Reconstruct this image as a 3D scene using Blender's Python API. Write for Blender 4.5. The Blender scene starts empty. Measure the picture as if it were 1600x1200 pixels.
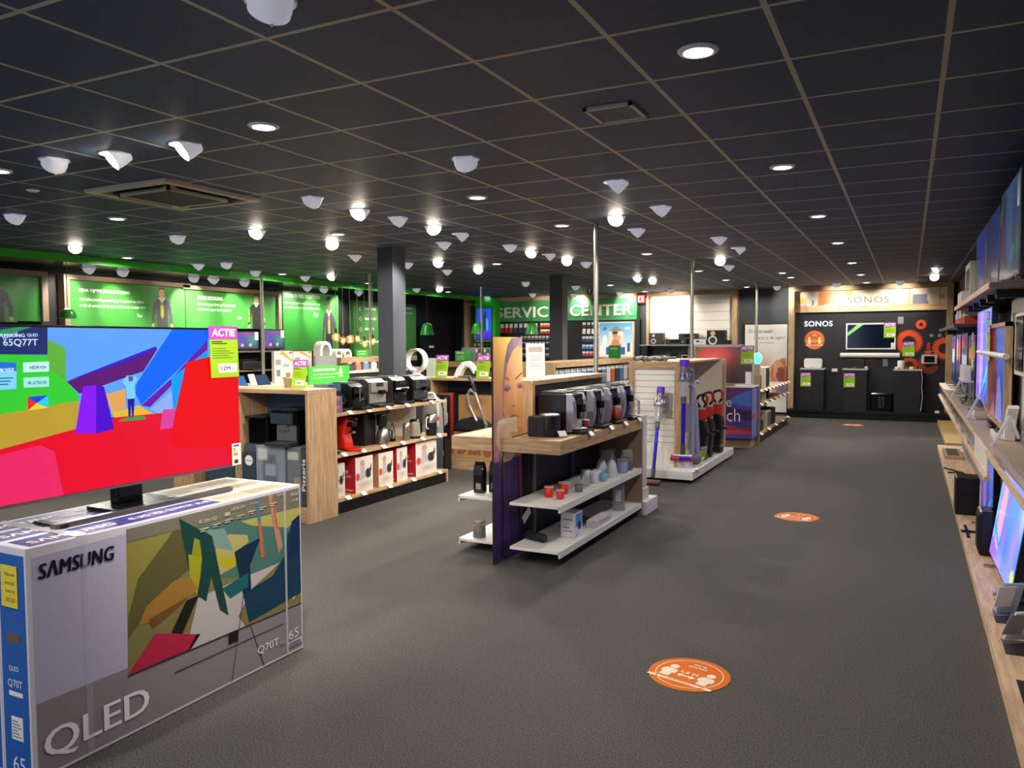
import bpy, math, random
import numpy as np
from mathutils import Vector, Matrix
R_=random.Random(7)
SC=bpy.context.scene; COL=SC.collection
# ---------------------------------------------------------------- camera, world, exposure
F_PX,YAW,PITCH,ROLL=1229.03,0.467077,-0.0521003,-0.0054116
_c,_s=math.cos(YAW),math.sin(YAW)
_fw=Vector((-_s*math.cos(PITCH),_c*math.cos(PITCH),math.sin(PITCH)))
_r=Vector((_c,_s,0)); _u=_r.cross(_fw)
_cr,_sr=math.cos(ROLL),math.sin(ROLL)
_r2=_r*_cr+_u*_sr; _u2=_u*_cr-_r*_sr
cam_d=bpy.data.cameras.new('camera'); cam=bpy.data.objects.new('camera',cam_d); COL.objects.link(cam)
cam_d.sensor_width=36; cam_d.sensor_fit='HORIZONTAL'; cam_d.lens=F_PX/1600*36
cam_d.clip_start=.05; cam_d.clip_end=100
M=Matrix((( _r2.x,_u2.x,-_fw.x,0),(_r2.y,_u2.y,-_fw.y,0),(_r2.z,_u2.z,-_fw.z,1.66),(0,0,0,1)))
cam.matrix_world=M
SC.camera=cam
W=bpy.data.worlds.new('world'); SC.world=W; W.use_nodes=True
W.node_tree.nodes['Background'].inputs[0].default_value=(.62,.75,1,1)
W.node_tree.nodes['Background'].inputs[1].default_value=1.2      # sky light let in by the added window
SC.view_settings.view_transform='Standard'; SC.view_settings.look='None'
SC.view_settings.gamma=1; SC.view_settings.use_curve_mapping=False
SC.view_settings.exposure=1.05
DOWN_W=34; SPOT_W=85; SCREEN=.5; RSCREEN=.72
cy=SC.cycles
cy.use_denoising=True; cy.max_bounces=6; cy.diffuse_bounces=3; cy.glossy_bounces=3; cy.transmission_bounces=5
cy.transparent_max_bounces=6; cy.sample_clamp_indirect=4; cy.sample_clamp_direct=0; cy.caustics_reflective=False; cy.caustics_refractive=False
cy.blur_glossy=1.0
CEIL=2.863
# ---------------------------------------------------------------- helpers
def lin(h):
    h=h.lstrip('#'); o=[]
    for i in (0,2,4):
        v=int(h[i:i+2],16)/255
        o.append(v/12.92 if v<=.04045 else ((v+.055)/1.055)**2.4)
    return tuple(o)
MATS={}
def mat(h,rough=.55,metal=0,emit=0,trans=0,coat=0,spec=.5,ior=1.45):
    k=(h,rough,metal,emit,trans,coat,spec)
    if k in MATS: return MATS[k]
    m=bpy.data.materials.new('paint_'+h.strip('#')); m.use_nodes=True
    b=m.node_tree.nodes['Principled BSDF']; c=lin(h)+(1,)
    b.inputs['Base Color'].default_value=c if not emit else (c[0]*.05,c[1]*.05,c[2]*.05,1)
    b.inputs['Roughness'].default_value=rough; b.inputs['Metallic'].default_value=metal
    b.inputs['Specular IOR Level'].default_value=spec; b.inputs['IOR'].default_value=ior
    if emit:
        b.inputs['Emission Color'].default_value=c; b.inputs['Emission Strength'].default_value=emit
    if trans: b.inputs['Transmission Weight'].default_value=trans
    if coat: b.inputs['Coat Weight'].default_value=coat
    MATS[k]=m; return m
def glass(h='#ffffff',alpha=.25,rough=.05):
    k=('glass',h,alpha)
    if k in MATS: return MATS[k]
    m=bpy.data.materials.new('clear_acrylic'); m.use_nodes=True; nt=m.node_tree
    b=nt.nodes['Principled BSDF']; b.inputs['Base Color'].default_value=lin(h)+(1,); b.inputs['Roughness'].default_value=rough
    t=nt.nodes.new('ShaderNodeBsdfTransparent'); x=nt.nodes.new('ShaderNodeMixShader'); x.inputs[0].default_value=alpha
    nt.links.new(t.outputs[0],x.inputs[1]); nt.links.new(b.outputs[0],x.inputs[2]); nt.links.new(x.outputs[0],nt.nodes['Material Output'].inputs[0])
    MATS[k]=m; return m
def noise_mat(name,c0,c1,scale,stretch=(1,1,1),rough=.6,bump=0,detail=4,spec=.5,lo=.35,hi=.65):
    m=bpy.data.materials.new(name); m.use_nodes=True; nt=m.node_tree; N=nt.nodes; L=nt.links; b=N['Principled BSDF']
    g=N.new('ShaderNodeNewGeometry'); mp=N.new('ShaderNodeMapping'); mp.inputs['Scale'].default_value=stretch
    n=N.new('ShaderNodeTexNoise'); n.inputs['Scale'].default_value=scale; n.inputs['Detail'].default_value=detail
    r=N.new('ShaderNodeValToRGB'); r.color_ramp.elements[0].position=lo; r.color_ramp.elements[1].position=hi
    r.color_ramp.elements[0].color=lin(c0)+(1,); r.color_ramp.elements[1].color=lin(c1)+(1,)
    L.new(g.outputs['Position'],mp.inputs[0]); L.new(mp.outputs[0],n.inputs['Vector']); L.new(n.outputs[0],r.inputs[0]); L.new(r.outputs[0],b.inputs['Base Color'])
    b.inputs['Roughness'].default_value=rough; b.inputs['Specular IOR Level'].default_value=spec
    if bump:
        bp=N.new('ShaderNodeBump'); bp.inputs['Strength'].default_value=bump; bp.inputs['Distance'].default_value=.004
        L.new(n.outputs[0],bp.inputs['Height']); L.new(bp.outputs[0],b.inputs['Normal'])
    return m
WOODZ=noise_mat('oak_upright','#a3835f','#c4a47e',9,(5,5,.5),.5)
WOODY=noise_mat('oak_lengthwise','#a3835f','#c4a47e',9,(5,.5,5),.5)
WOODX=noise_mat('oak_crosswise','#a3835f','#c4a47e',9,(.5,5,5),.5)
WOOD_LIT=noise_mat('oak_lit_tone','#c09c7c','#e0bf9c',9,(5,.5,5),.5)  # same oak, made paler so the right wall reads as better lit
CARPET=noise_mat('carpet','#2c2c2b','#6e6c68',150,(1,1,1),.95,.25,9,.1,.28,.72)
WHITE=mat('#e6e4df',.5); BLACK=mat('#0c0d10',.35); GBLACK=mat('#08080b',.12); DGREY=mat('#2b2d31',.5); STEEL=mat('#b4b2ae',.28,1); CHROME=mat('#d8d8d8',.12,1)
NAVYBACK=mat('#3a5468',.6); SATIN=mat('#7c7d80',.35,.8)
class MB:
    def __init__(s): s.v=[]; s.f=[]; s.mi=[]; s.ms=[]; s.sm=[]
    def m(s,m):
        if m not in s.ms: s.ms.append(m)
        return s.ms.index(m)
    def face(s,p,m,sm=False):
        b=len(s.v); s.v+= [tuple(q) for q in p]; s.f.append(list(range(b,b+len(p)))); s.mi.append(s.m(m)); s.sm.append(sm); return s
    def faces(s,v,f,m,sm=False):
        b=len(s.v); s.v+=[tuple(q) for q in v]; i=s.m(m)
        for q in f: s.f.append([b+k for k in q]); s.mi.append(i); s.sm.append(sm)
        return s
    def box(s,x0,x1,y0,y1,z0,z1,m):
        v=[(x,y,z) for z in (z0,z1) for y in (y0,y1) for x in (x0,x1)]
        return s.faces(v,[(0,2,3,1),(4,5,7,6),(0,1,5,4),(2,6,7,3),(0,4,6,2),(1,3,7,5)],m)
    def obox(s,c,sz,rot,m):
        k=len(s.v); s.box(-sz[0]/2,sz[0]/2,-sz[1]/2,sz[1]/2,-sz[2]/2,sz[2]/2,m); c=Vector(c)
        for i in range(k,len(s.v)): s.v[i]=tuple(rot@Vector(s.v[i])+c)
        return s
    def cyl(s,p0,p1,r0,m,r1=None,n=18,cap=True,mc=None):
        p0=Vector(p0); p1=Vector(p1); r1=r0 if r1 is None else r1
        d=(p1-p0).normalized(); a=d.orthogonal().normalized(); b=d.cross(a)
        ring=lambda p,r:[p+(a*math.cos(2*math.pi*i/n)+b*math.sin(2*math.pi*i/n))*r for i in range(n)]
        A=ring(p0,r0); B=ring(p1,r1)
        s.faces(A+B,[(i,(i+1)%n,n+(i+1)%n,n+i) for i in range(n)],m,True)
        if cap:
            if r0>1e-5: s.face(A[::-1],mc or m)
            if r1>1e-5: s.face(B,mc or m)
        return s
    def lathe(s,prof,c,m,n=20,sy=1):
        v=[];f=[];c=Vector(c)
        for r,z in prof:
            for i in range(n): v.append(c+Vector((r*math.cos(2*math.pi*i/n),r*sy*math.sin(2*math.pi*i/n),z)))
        for j in range(len(prof)-1):
            for i in range(n): f.append((j*n+i,j*n+(i+1)%n,(j+1)*n+(i+1)%n,(j+1)*n+i))
        s.faces(v,f,m,True)
        if prof[0][0]>1e-4: s.face(v[:n][::-1],m)
        if prof[-1][0]>1e-4: s.face(v[-n:],m)
        return s
    def prism(s,pts,ax,a0,a1,m,sm=False):
        # pts 2D; ax 'x': (y,z) extruded along x; 'y': (x,z); 'z': (x,y)
        P={'x':lambda p,a:(a,p[0],p[1]),'y':lambda p,a:(p[0],a,p[1]),'z':lambda p,a:(p[0],p[1],a)}[ax]
        n=len(pts); A=[P(p,a0) for p in pts]; B=[P(p,a1) for p in pts]
        s.face(A,m); s.face(B[::-1],m)
        s.faces(A+B,[(i,n+i,n+(i+1)%n,(i+1)%n) for i in range(n)],m,sm); return s
    def tube(s,pts,r,m,n=8):
        pts=[Vector(p) for p in pts]
        for i in range(len(pts)-1): s.cyl(pts[i],pts[i+1],r,m,n=n)
        return s
    def ball(s,c,r,m,n=14,sz=1,sy=1):
        k=8; return s.lathe([(max(r*math.sin(math.pi*i/k),1e-5),-r*sz*math.cos(math.pi*i/k)) for i in range(k+1)],c,m,n,sy)
    def build(s,name,parent=None,loc=None,bevel=0):
        # world coordinates in; the origin moves to loc (or to the parent thing's base)
        o=Vector((0,0,0))
        if parent is not None: o=ORG[parent.name]
        elif loc is not None: o=Vector(loc)
        me=bpy.data.meshes.new(name); me.from_pydata([tuple(Vector(q)-o) for q in s.v],[],s.f)
        for m in s.ms: me.materials.append(m)
        me.polygons.foreach_set('material_index',s.mi); me.polygons.foreach_set('use_smooth',s.sm); me.update()
        ob=bpy.data.objects.new(name,me); COL.objects.link(ob)
        if parent is not None: ob.parent=parent
        else: ob.location=o
        ORG[ob.name]=o
        import bmesh
        bm=bmesh.new(); bm.from_mesh(me)
        if bevel: bmesh.ops.remove_doubles(bm,verts=bm.verts,dist=1e-6)
        bmesh.ops.recalc_face_normals(bm,faces=bm.faces); bm.to_mesh(me); bm.free()
        if bevel:
            b=ob.modifiers.new('edge','BEVEL'); b.width=bevel; b.segments=2; b.limit_method='ANGLE'
        return ob
ORG={}
def tag(o,label,cat,group=None,kind=None):
    if label: o['label']=label
    if cat: o['category']=cat
    if group: o['group']=group
    if kind: o['kind']=kind
    return o
def thing(name,label,cat,loc,group=None):
    o=bpy.data.objects.new(name,None); COL.objects.link(o); o.location=loc; o.empty_display_size=.05
    ORG[o.name]=Vector(loc); return tag(o,label,cat,group)
def single(mb,name,label,cat,loc,group=None,bevel=0): return tag(mb.build(name,None,loc,bevel),label,cat,group)
def struct(mb,name,label,cat,parent=None):
    o=mb.build(name,parent)
    if parent is None: tag(o,label,cat,None,'structure')
    return o
def dup(src,loc,rz=0,label=None,group=None):
    def cp(o,par):
        n=o.copy(); COL.objects.link(n); ORG[n.name]=ORG.get(o.name,Vector())
        if par is not None: n.parent=par
        for ch in o.children: cp(ch,n)
        return n
    r=cp(src,None); r.location=loc; r.rotation_euler=(0,0,rz); ORG[r.name]=Vector(loc)
    if label: r['label']=label
    if group: r['group']=group
    return r
_FC={}
def glyphs(body,bold=0.0,shear=0.0,space=1.0):
    k=(body,bold,shear,space)
    if k not in _FC:
        cu=bpy.data.curves.new('glyphs','FONT'); cu.body=body; cu.size=1; cu.offset=bold; cu.shear=shear; cu.space_character=space; cu.resolution_u=3
        ob=bpy.data.objects.new('glyphs',cu); COL.objects.link(ob)
        dg=bpy.context.evaluated_depsgraph_get(); me=bpy.data.meshes.new_from_object(ob.evaluated_get(dg))
        v=[tuple(q.co) for q in me.vertices]; f=[tuple(p.vertices) for p in me.polygons]
        bpy.data.objects.remove(ob); bpy.data.curves.remove(cu); bpy.data.meshes.remove(me)
        _FC[k]=(v,f)
    return _FC[k]
def text(mb,body,o,right,up,w,h,m,bold=0,shear=0,space=1.0,depth=0.0,centre=False):
    # lay the body out in a w x h rectangle from its lower left corner o
    v,f=glyphs(body,bold,shear,space)
    x0=min(q[0] for q in v);x1=max(q[0] for q in v);y0=min(q[1] for q in v);y1=max(q[1] for q in v)
    o=Vector(o);r=Vector(right).normalized();u=Vector(up).normalized(); n=r.cross(u)
    sx=w/(x1-x0) if w else h/(y1-y0); sy=h/(y1-y0) if h else sx
    if centre: o=o-r*(sx*(x1-x0)/2)-u*(sy*(y1-y0)/2)
    P=[o+r*((q[0]-x0)*sx)+u*((q[1]-y0)*sy)+n*depth for q in v]
    mb.faces(P,f,m)
    if depth>0.002:
        P2=[p-n*depth for p in P]; E={}
        for q in f:
            for i in range(len(q)):
                e=(q[i],q[(i+1)%len(q)]); E[e]=1
        side=[e for e in E if (e[1],e[0]) not in E]
        for a,b in side: mb.face([P[a],P2[a],P2[b],P[b]],m)
    return mb
def heavy(mb,body,o,right,up,w,h,m,dx,space=1.1):
    # thick letters: the same outline laid down three times, a stroke apart
    r=Vector(right).normalized()
    for k in (-1,0,1): text(mb,body,Vector(o)+r*(dx*k)+r.cross(Vector(up).normalized())*(.00005*k),right,up,w,h,m,0,0,space)
    return mb
def VC(name='print',emit=0,rough=.5):
    k=('vc',name,emit)
    if k in MATS: return MATS[k]
    m=bpy.data.materials.new(name); m.use_nodes=True; nt=m.node_tree; b=nt.nodes['Principled BSDF']
    a=nt.nodes.new('ShaderNodeVertexColor'); a.layer_name='ink'
    b.inputs['Roughness'].default_value=rough
    if emit:
        b.inputs['Base Color'].default_value=(.02,.02,.02,1); nt.links.new(a.outputs[0],b.inputs['Emission Color']); b.inputs['Emission Strength'].default_value=emit
    else: nt.links.new(a.outputs[0],b.inputs['Base Color'])
    MATS[k]=m; return m
def ink(nx,ny,bg,ops):
    U,Vv=np.meshgrid(np.linspace(0,1,nx+1),np.linspace(0,1,ny+1)); A=np.zeros((ny+1,nx+1,3)); A[:]=lin(bg)
    def inside(pts):
        c=np.zeros(U.shape,bool); n=len(pts)
        for i in range(n):
            (x0,y0),(x1,y1)=pts[i],pts[(i+1)%n]
            if y0==y1: continue
            k=((y0>Vv)!=(y1>Vv))&(U<(x1-x0)*(Vv-y0)/(y1-y0)+x0); c^=k
        return c
    for op in ops:
        t=op[0]
        if t=='p': A[inside(op[1])]=lin(op[2])
        elif t=='e':
            _,x,y,rx,ry,c=op; A[((U-x)/rx)**2+((Vv-y)/ry)**2<1]=lin(c)
        elif t=='g':   # soft blot of colour
            _,x,y,rx,ry,c,a=op; w=np.clip(a*np.exp(-((U-x)/rx)**2-((Vv-y)/ry)**2),0,1)[...,None]; A=A*(1-w)+w*np.array(lin(c))
        elif t=='l':   # vertical blend
            _,y0,y1,c0,c1=op; w=np.clip((Vv-y0)/(y1-y0),0,1)[...,None]; k=((Vv>=min(y0,y1))&(Vv<=max(y0,y1)))
            B=np.array(lin(c0))*(1-w)+w*np.array(lin(c1)); A[k]=B[k]
        elif t=='n':   # random hair strands inside a polygon
            k=inside(op[1]); rs=np.random.RandomState(op[4]); s=rs.rand(nx+1)[None,:]*np.ones(U.shape)
            s=np.take_along_axis(s,np.clip((np.arange(nx+1)[None,:]+(np.sin(Vv*9)*2)).astype(int),0,nx),1)
            B=np.array(lin(op[2]))*(1-s[...,None])+np.array(lin(op[3]))*s[...,None]; A[k]=B[k]
    return A
def picture(name,parent,o,right,up,w,h,nx,ny,bg,ops,emit=0,loc=None,rough=.5):
    A=ink(nx,ny,bg,ops); o=Vector(o); r=Vector(right).normalized(); u=Vector(up).normalized(); mb=MB()
    v=[o+r*(w*i/nx)+u*(h*j/ny) for j in range(ny+1) for i in range(nx+1)]
    f=[(j*(nx+1)+i,j*(nx+1)+i+1,(j+1)*(nx+1)+i+1,(j+1)*(nx+1)+i) for j in range(ny) for i in range(nx)]
    mb.faces(v,f,VC('print',emit,rough)); ob=mb.build(name,parent,loc)
    at=ob.data.color_attributes.new('ink','FLOAT_COLOR','POINT')
    B=np.ones(((nx+1)*(ny+1),4)); B[:,:3]=A.reshape(-1,3); at.data.foreach_set('color',B.astype(np.float32).ravel())
    return ob
ORD=['first','second','third','fourth','fifth','sixth','seventh','eighth','ninth','tenth','eleventh','twelfth','thirteenth','fourteenth','fifteenth','sixteenth','seventeenth','eighteenth','nineteenth','twentieth']
PX=(1,0,0);PY=(0,1,0);PZ=(0,0,1);NX=(-1,0,0);NY=(0,-1,0)
SCREEN_ART=[('#5a9ef0',[(1.775,1.735),(3.085,1.735),(3.085,1.26),(1.775,1.392)]),
('#35c832',[(2.053,1.686),(2.129,1.649),(2.128,1.51),(2.178,1.452),(2.184,1.421),(1.775,1.38),(1.775,1.63),(2.05,1.62)]),
('#5cab3c',[(2.053,1.686),(2.129,1.649),(2.128,1.51),(2.048,1.567)]),
('#b79a32',[(1.775,1.383),(2.181,1.421),(2.173,1.301),(1.775,1.238)]),
('#5a1470',[(2.13,1.506),(2.585,1.64),(2.507,1.538),(2.296,1.481),(2.185,1.452)]),
('#3a14c8',[(2.128,1.508),(2.576,1.653),(2.585,1.64),(2.407,1.581),(2.264,1.542)]),
('#0a64f5',[(2.674,1.735),(2.901,1.735),(2.888,1.675),(2.489,1.381),(2.461,1.432),(2.462,1.472),(2.511,1.537)]),
('#6418a0',[(2.888,1.684),(2.886,1.635),(2.536,1.367),(2.488,1.378),(2.657,1.494)]),
('#0a96f0',[(2.754,1.553),(2.886,1.635),(2.884,1.574),(2.69,1.343),(2.666,1.345),(2.66,1.501)]),
('#8caaf0',[(2.535,1.355),(2.66,1.439),(2.666,1.345),(2.588,1.332)]),
('#dca05a',[(2.31,1.441),(2.407,1.461),(2.408,1.373),(2.335,1.357)]),
('#e1b42d',[(2.335,1.357),(2.476,1.379),(2.552,1.335),(2.35,1.33)]),
('#e10a28',[(1.775,1.241),(2.173,1.303),(2.35,1.334),(2.597,1.334),(3.085,1.31),(3.082,1.025),(1.775,1.026)]),
('#e62860',[(1.775,1.221),(2.003,1.251),(2.063,1.217),(2.098,1.025),(1.775,1.026)]),
('#d7419a',[(2.607,1.35),(2.685,1.348),(2.659,1.256),(2.585,1.256)]),
('#e60505',[(2.75,1.573),(2.89,1.598),(3.085,1.577),(3.085,1.089),(2.638,1.176),(2.68,1.344)]),
('#8214eb',[(2.201,1.482),(2.262,1.485),(2.254,1.271),(2.157,1.282)]),
('#4b05c8',[(2.262,1.485),(2.3,1.477),(2.344,1.284),(2.254,1.271)]),
('#3c9b46',[(2.366,1.318),(2.424,1.331),(2.5,1.328),(2.512,1.312),(2.374,1.314)]),
('#1e14a0',[(2.416,1.42),(2.453,1.417),(2.445,1.333),(2.435,1.326),(2.434,1.393),(2.428,1.327),(2.418,1.331)]),
('#78c8eb',[(2.409,1.512),(2.39,1.491),(2.408,1.475),(2.414,1.413),(2.456,1.414),(2.454,1.477),(2.473,1.502),(2.454,1.521),(2.414,1.52)]),
('#4a5ab4',[(2.422,1.517),(2.448,1.517),(2.446,1.494),(2.425,1.493)]),
('#1e2d69',[(1.775,1.735),(2.052,1.735),(2.048,1.622),(1.775,1.628)]),
('#2f8c5a',[(1.86,1.694),(1.861,1.723),(1.931,1.735),(1.986,1.735)]),
('#1e6edc',[(1.796,1.599),(1.918,1.593),(1.918,1.558),(1.795,1.562)]),
('#7dd2f5',[(1.795,1.562),(1.918,1.558),(1.915,1.487),(1.792,1.485)]),
('#bff0e6',[(1.945,1.592),(2.053,1.594),(2.051,1.552),(1.945,1.552)]),
('#a0e6dc',[(1.944,1.531),(2.05,1.531),(2.049,1.489),(1.945,1.49)]),
('#1e46dc',[(1.958,1.451),(2.044,1.454),(1.993,1.424)]),
('#32c8f0',[(2.044,1.454),(2.042,1.401),(1.993,1.424)]),
('#e6d232',[(2.042,1.401),(1.956,1.397),(1.993,1.424)]),
('#e62832',[(1.956,1.397),(1.958,1.451),(1.993,1.424)])]
BOXART=[('#bcb8d2',[(1.785,0.862),(3.238,0.886),(3.238,0.038),(1.785,0.018)]),
('#92878f',[(1.785,0.314),(1.785,0.302),(2.168,0.296),(3.238,0.242),(3.238,0.018),(2.741,0.018),(1.876,0.018),(1.785,0.018)]),
('#857c4a',[(2.189,0.886),(3.238,0.854),(3.238,0.26),(2.176,0.262)]),
('#948c44',[(2.187,0.824),(2.475,0.828),(2.313,0.555),(2.183,0.442)]),
('#615c34',[(2.473,0.886),(2.394,0.799),(2.237,0.66),(2.185,0.51),(2.182,0.415),(2.329,0.55),(2.522,0.642)]),
('#4c7a72',[(2.454,0.88),(3.238,0.778),(3.238,0.506),(2.883,0.492),(2.678,0.548),(2.653,0.765)]),
('#b9b45f',[(2.823,0.789),(3.238,0.781),(3.238,0.727),(3.147,0.689),(2.891,0.754)]),
('#beb46e',[(2.66,0.698),(2.742,0.743),(2.862,0.713),(2.871,0.675),(2.778,0.647),(2.783,0.576),(2.678,0.558)]),
('#c8b41e',[(2.668,0.651),(2.784,0.617),(2.783,0.587),(2.743,0.571),(2.68,0.613)]),
('#7ea39a',[(2.604,0.795),(2.717,0.776),(2.772,0.656),(2.657,0.699)]),
('#c3bebe',[(2.622,0.492),(2.783,0.505),(3.086,0.517),(2.886,0.435),(2.79,0.323),(2.841,0.251),(2.532,0.254),(2.476,0.269),(2.551,0.484)]),
('#c8c3c3',[(3.157,0.402),(3.238,0.442),(3.238,0.354),(3.177,0.287)]),
('#7c7868',[(2.191,0.886),(3.238,0.886),(3.238,0.781),(2.63,0.81),(2.453,0.828),(2.189,0.832)]),
('#14433f',[(2.455,0.879),(2.539,0.823),(2.641,0.758),(2.713,0.426),(2.73,0.346),(2.676,0.391),(2.631,0.568),(2.597,0.455),(2.554,0.492),(2.507,0.61)]),
('#9b9628',[(2.538,0.771),(2.567,0.755),(2.579,0.668),(2.567,0.585),(2.503,0.61),(2.52,0.693)]),
('#a8a81c',[(2.502,0.703),(2.575,0.675),(2.566,0.583),(2.546,0.504),(2.508,0.553),(2.505,0.628)]),
('#a67c36',[(2.547,0.532),(2.518,0.508),(2.302,0.46),(2.232,0.457),(2.274,0.531),(2.421,0.604),(2.509,0.599)]),
('#78502d',[(2.495,0.51),(2.45,0.482),(2.3,0.421),(2.284,0.471)]),
('#0f2d46',[(2.776,0.649),(2.952,0.682),(2.874,0.557),(2.879,0.436),(2.865,0.413),(2.827,0.412)]),
('#0c3c58',[(3.238,0.743),(3.238,0.47),(3.238,0.315),(2.861,0.272),(2.827,0.418),(2.9,0.439),(3.026,0.461),(3.118,0.546),(3.145,0.656),(3.21,0.718)]),
('#0a2d55',[(3.238,0.743),(3.238,0.547),(3.141,0.533),(3.176,0.715)]),
('#16666e',[(2.694,0.49),(2.862,0.523),(2.86,0.453),(2.742,0.427)]),
('#c88c78',[(3.009,0.886),(3.035,0.886),(3.106,0.598),(3.073,0.567)]),
('#d2321e',[(3.031,0.866),(3.038,0.864),(3.074,0.694),(3.067,0.695)]),
('#5a78a0',[(2.92,0.886),(2.944,0.886),(2.955,0.762),(2.933,0.767)]),
('#c86e46',[(2.935,0.766),(2.955,0.762),(2.974,0.575),(2.949,0.576)]),
('#1c1818',[(2.484,0.495),(2.552,0.498),(2.457,0.35),(2.398,0.375)]),
('#c3234b',[(2.315,0.398),(2.534,0.321),(2.487,0.265),(2.177,0.268)]),
('#141012',[(2.534,0.321),(2.557,0.314),(2.504,0.266),(2.487,0.265)]),
('#1c1a20',[(2.173,0.263),(3.238,0.259),(3.238,0.252),(2.172,0.258)]),
('#141216',[(2.408,0.188),(3.099,0.188),(3.1,0.184),(2.41,0.183)]),
('#16141a',[(2.725,0.26),(2.786,0.259),(2.787,0.204),(2.723,0.206)]),
('#3a363c',[(2.826,0.432),(2.83,0.431),(2.742,0.018),(2.738,0.018)]),
('#3a363c',[(2.861,0.265),(2.865,0.263),(2.956,0.018),(2.95,0.018)])]
# ---------------------------------------------------------------- setting
struct(MB().box(-11.2,1.0,-4.1,19,-.08,0,CARPET),'floor','dark grey carpet floor of the shop','floor')
def ceiling_mat():
    m=bpy.data.materials.new('ceiling_tiles'); m.use_nodes=True; nt=m.node_tree; N=nt.nodes; L=nt.links; b=N['Principled BSDF']
    g=N.new('ShaderNodeNewGeometry'); s=N.new('ShaderNodeSeparateXYZ'); L.new(g.outputs['Position'],s.inputs[0])
    def mth(op,a,bb=None):
        n=N.new('ShaderNodeMath'); n.operation=op
        for i,q in enumerate((a,bb)):
            if q is None: continue
            if isinstance(q,(int,float)): n.inputs[i].default_value=q
            else: L.new(q,n.inputs[i])
        return n.outputs[0]
    ms=[]
    for ax,off in (('X',1.084),('Y',-2.396)):
        f=mth('FRACT',mth('MULTIPLY',mth('ADD',s.outputs[ax],off+60),1/.6))
        d=mth('ABSOLUTE',mth('SUBTRACT',f,.5)); ms.append(mth('GREATER_THAN',d,.5-.0115/.6))
    k=mth('MAXIMUM',ms[0],ms[1])
    n=N.new('ShaderNodeTexNoise'); n.inputs['Scale'].default_value=40; L.new(g.outputs['Position'],n.inputs['Vector'])
    r=N.new('ShaderNodeValToRGB'); r.color_ramp.elements[0].color=lin('#33425c')+(1,); r.color_ramp.elements[1].color=lin('#3f4f6c')+(1,); L.new(n.outputs[0],r.inputs[0])
    x=N.new('ShaderNodeMix'); x.data_type='RGBA'; L.new(k,x.inputs[0]); L.new(r.outputs[0],x.inputs[6]); x.inputs[7].default_value=lin('#bfb7a4')+(1,)
    L.new(x.outputs[2],b.inputs['Base Color']); b.inputs['Roughness'].default_value=.55; b.inputs['Specular IOR Level'].default_value=.35
    return m
struct(MB().box(-11.2,1.0,-4.1,19,CEIL,CEIL+.1,ceiling_mat()),'ceiling','dark tiled suspended ceiling','ceiling')
SLATE=mat('#3c4046',.7); DARK=mat('#1a1c21',.7)
struct(MB().box(-11.2,1.0,18.8,18.95,0,CEIL,SLATE),'wall_back','dark slate back wall','wall')
struct(MB().box(-11.2,-11.05,-4,18.8,0,CEIL,DARK),'wall_left','dark left wall behind the green panels','wall')
struct(MB().box(.88,1.0,-4,18.8,0,CEIL,SLATE),'wall_right','dark right wall behind the televisions','wall')
f=MB(); f.box(-11.2,-10,-4.15,-4,0,CEIL,SLATE); f.box(-2,1,-4.15,-4,0,CEIL,SLATE); f.box(-10,-2,-4.15,-4,0,.3,SLATE); f.box(-10,-2,-4.15,-4,2.5,CEIL,SLATE)
struct(f,'wall_front','dark shop front wall','wall')
w=MB(); w.box(-10,-2,-4.09,-4.07,.3,2.5,glass('#ffffff',.12))
for x in (-10,-7.36,-4.7,-2.06): w.box(x,x+.06,-4.12,-4.03,.3,2.5,DGREY)
struct(w,'added_window_1','unseen shop window added to let in daylight','window')  # unseen opening behind the camera, added as a source of daylight
GREEN=mat('#2eb41a',.45); GREEN2=mat('#37a33a',.5)
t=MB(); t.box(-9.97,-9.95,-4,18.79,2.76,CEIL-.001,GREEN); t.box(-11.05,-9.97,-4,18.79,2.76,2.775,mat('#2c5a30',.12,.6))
struct(t,'trim_1','bright green bulkhead with glossy underside along the left wall','bulkhead')
for i,(x0,x1,y0,y1) in enumerate(((-5.995,-5.765,8.14,8.42),(-5.855,-5.6,13.15,13.38))):
    struct(MB().box(x0,x1,y0,y1,0,CEIL,mat('#454a52',.7)),'column_%d'%(i+1),('square grey column behind the espresso machines','square dark column in front of the service sign')[i],'column')
# ---------------------------------------------------------------- ceiling fixtures
LW=mat('#fff4e0',.5,0,14); LENS=mat('#fff0d8',.5,0,34); FIX=mat('#f4f4f8',.4); CUPM=mat('#f4f4fa',.4)
for k_ in ('CUPM',):
    q_=CUPM.copy(); q_.name='glowing_white'; CUPM=q_; n_=q_.node_tree.nodes['Principled BSDF']; n_.inputs['Emission Color'].default_value=(.85,.85,1,1); n_.inputs['Emission Strength'].default_value=.13; DIM=mat('#f2f0ea',.4,0,2)  # faint glow added to the cup shells to brighten them
def light(name,parent,loc,energy,size,rot,col=(1,.91,.8),blend=.6,radius=.06):
    d=bpy.data.lights.new(name,'SPOT'); d.energy=energy; d.spot_size=size; d.spot_blend=blend; d.shadow_soft_size=radius; d.color=col
    o=bpy.data.objects.new(name,d); COL.objects.link(o); o.parent=parent; o.location=loc; o.rotation_euler=rot; ORG[o.name]=Vector(); return o
def make_downlight():
    t=thing('downlight','','downlight',(0,0,CEIL))
    r=MB(); pr=[(.058,-.004),(.062,-.012),(.078,-.010),(.085,-.002),(.085,.0)]; r.lathe(pr,(0,0,CEIL),FIX,24); r.build('trim_ring',t)
    MB().lathe([(.06,-.006),(.03,-.0065),(.0005,-.0068)],(0,0,CEIL),LW,24).build('diffuser',t)
    light('lamp_light',t,(0,0,-.03),DOWN_W,math.radians(170),(0,0,0),(1,.94,.86),.3); return t
DL=make_downlight(); first=True
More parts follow.
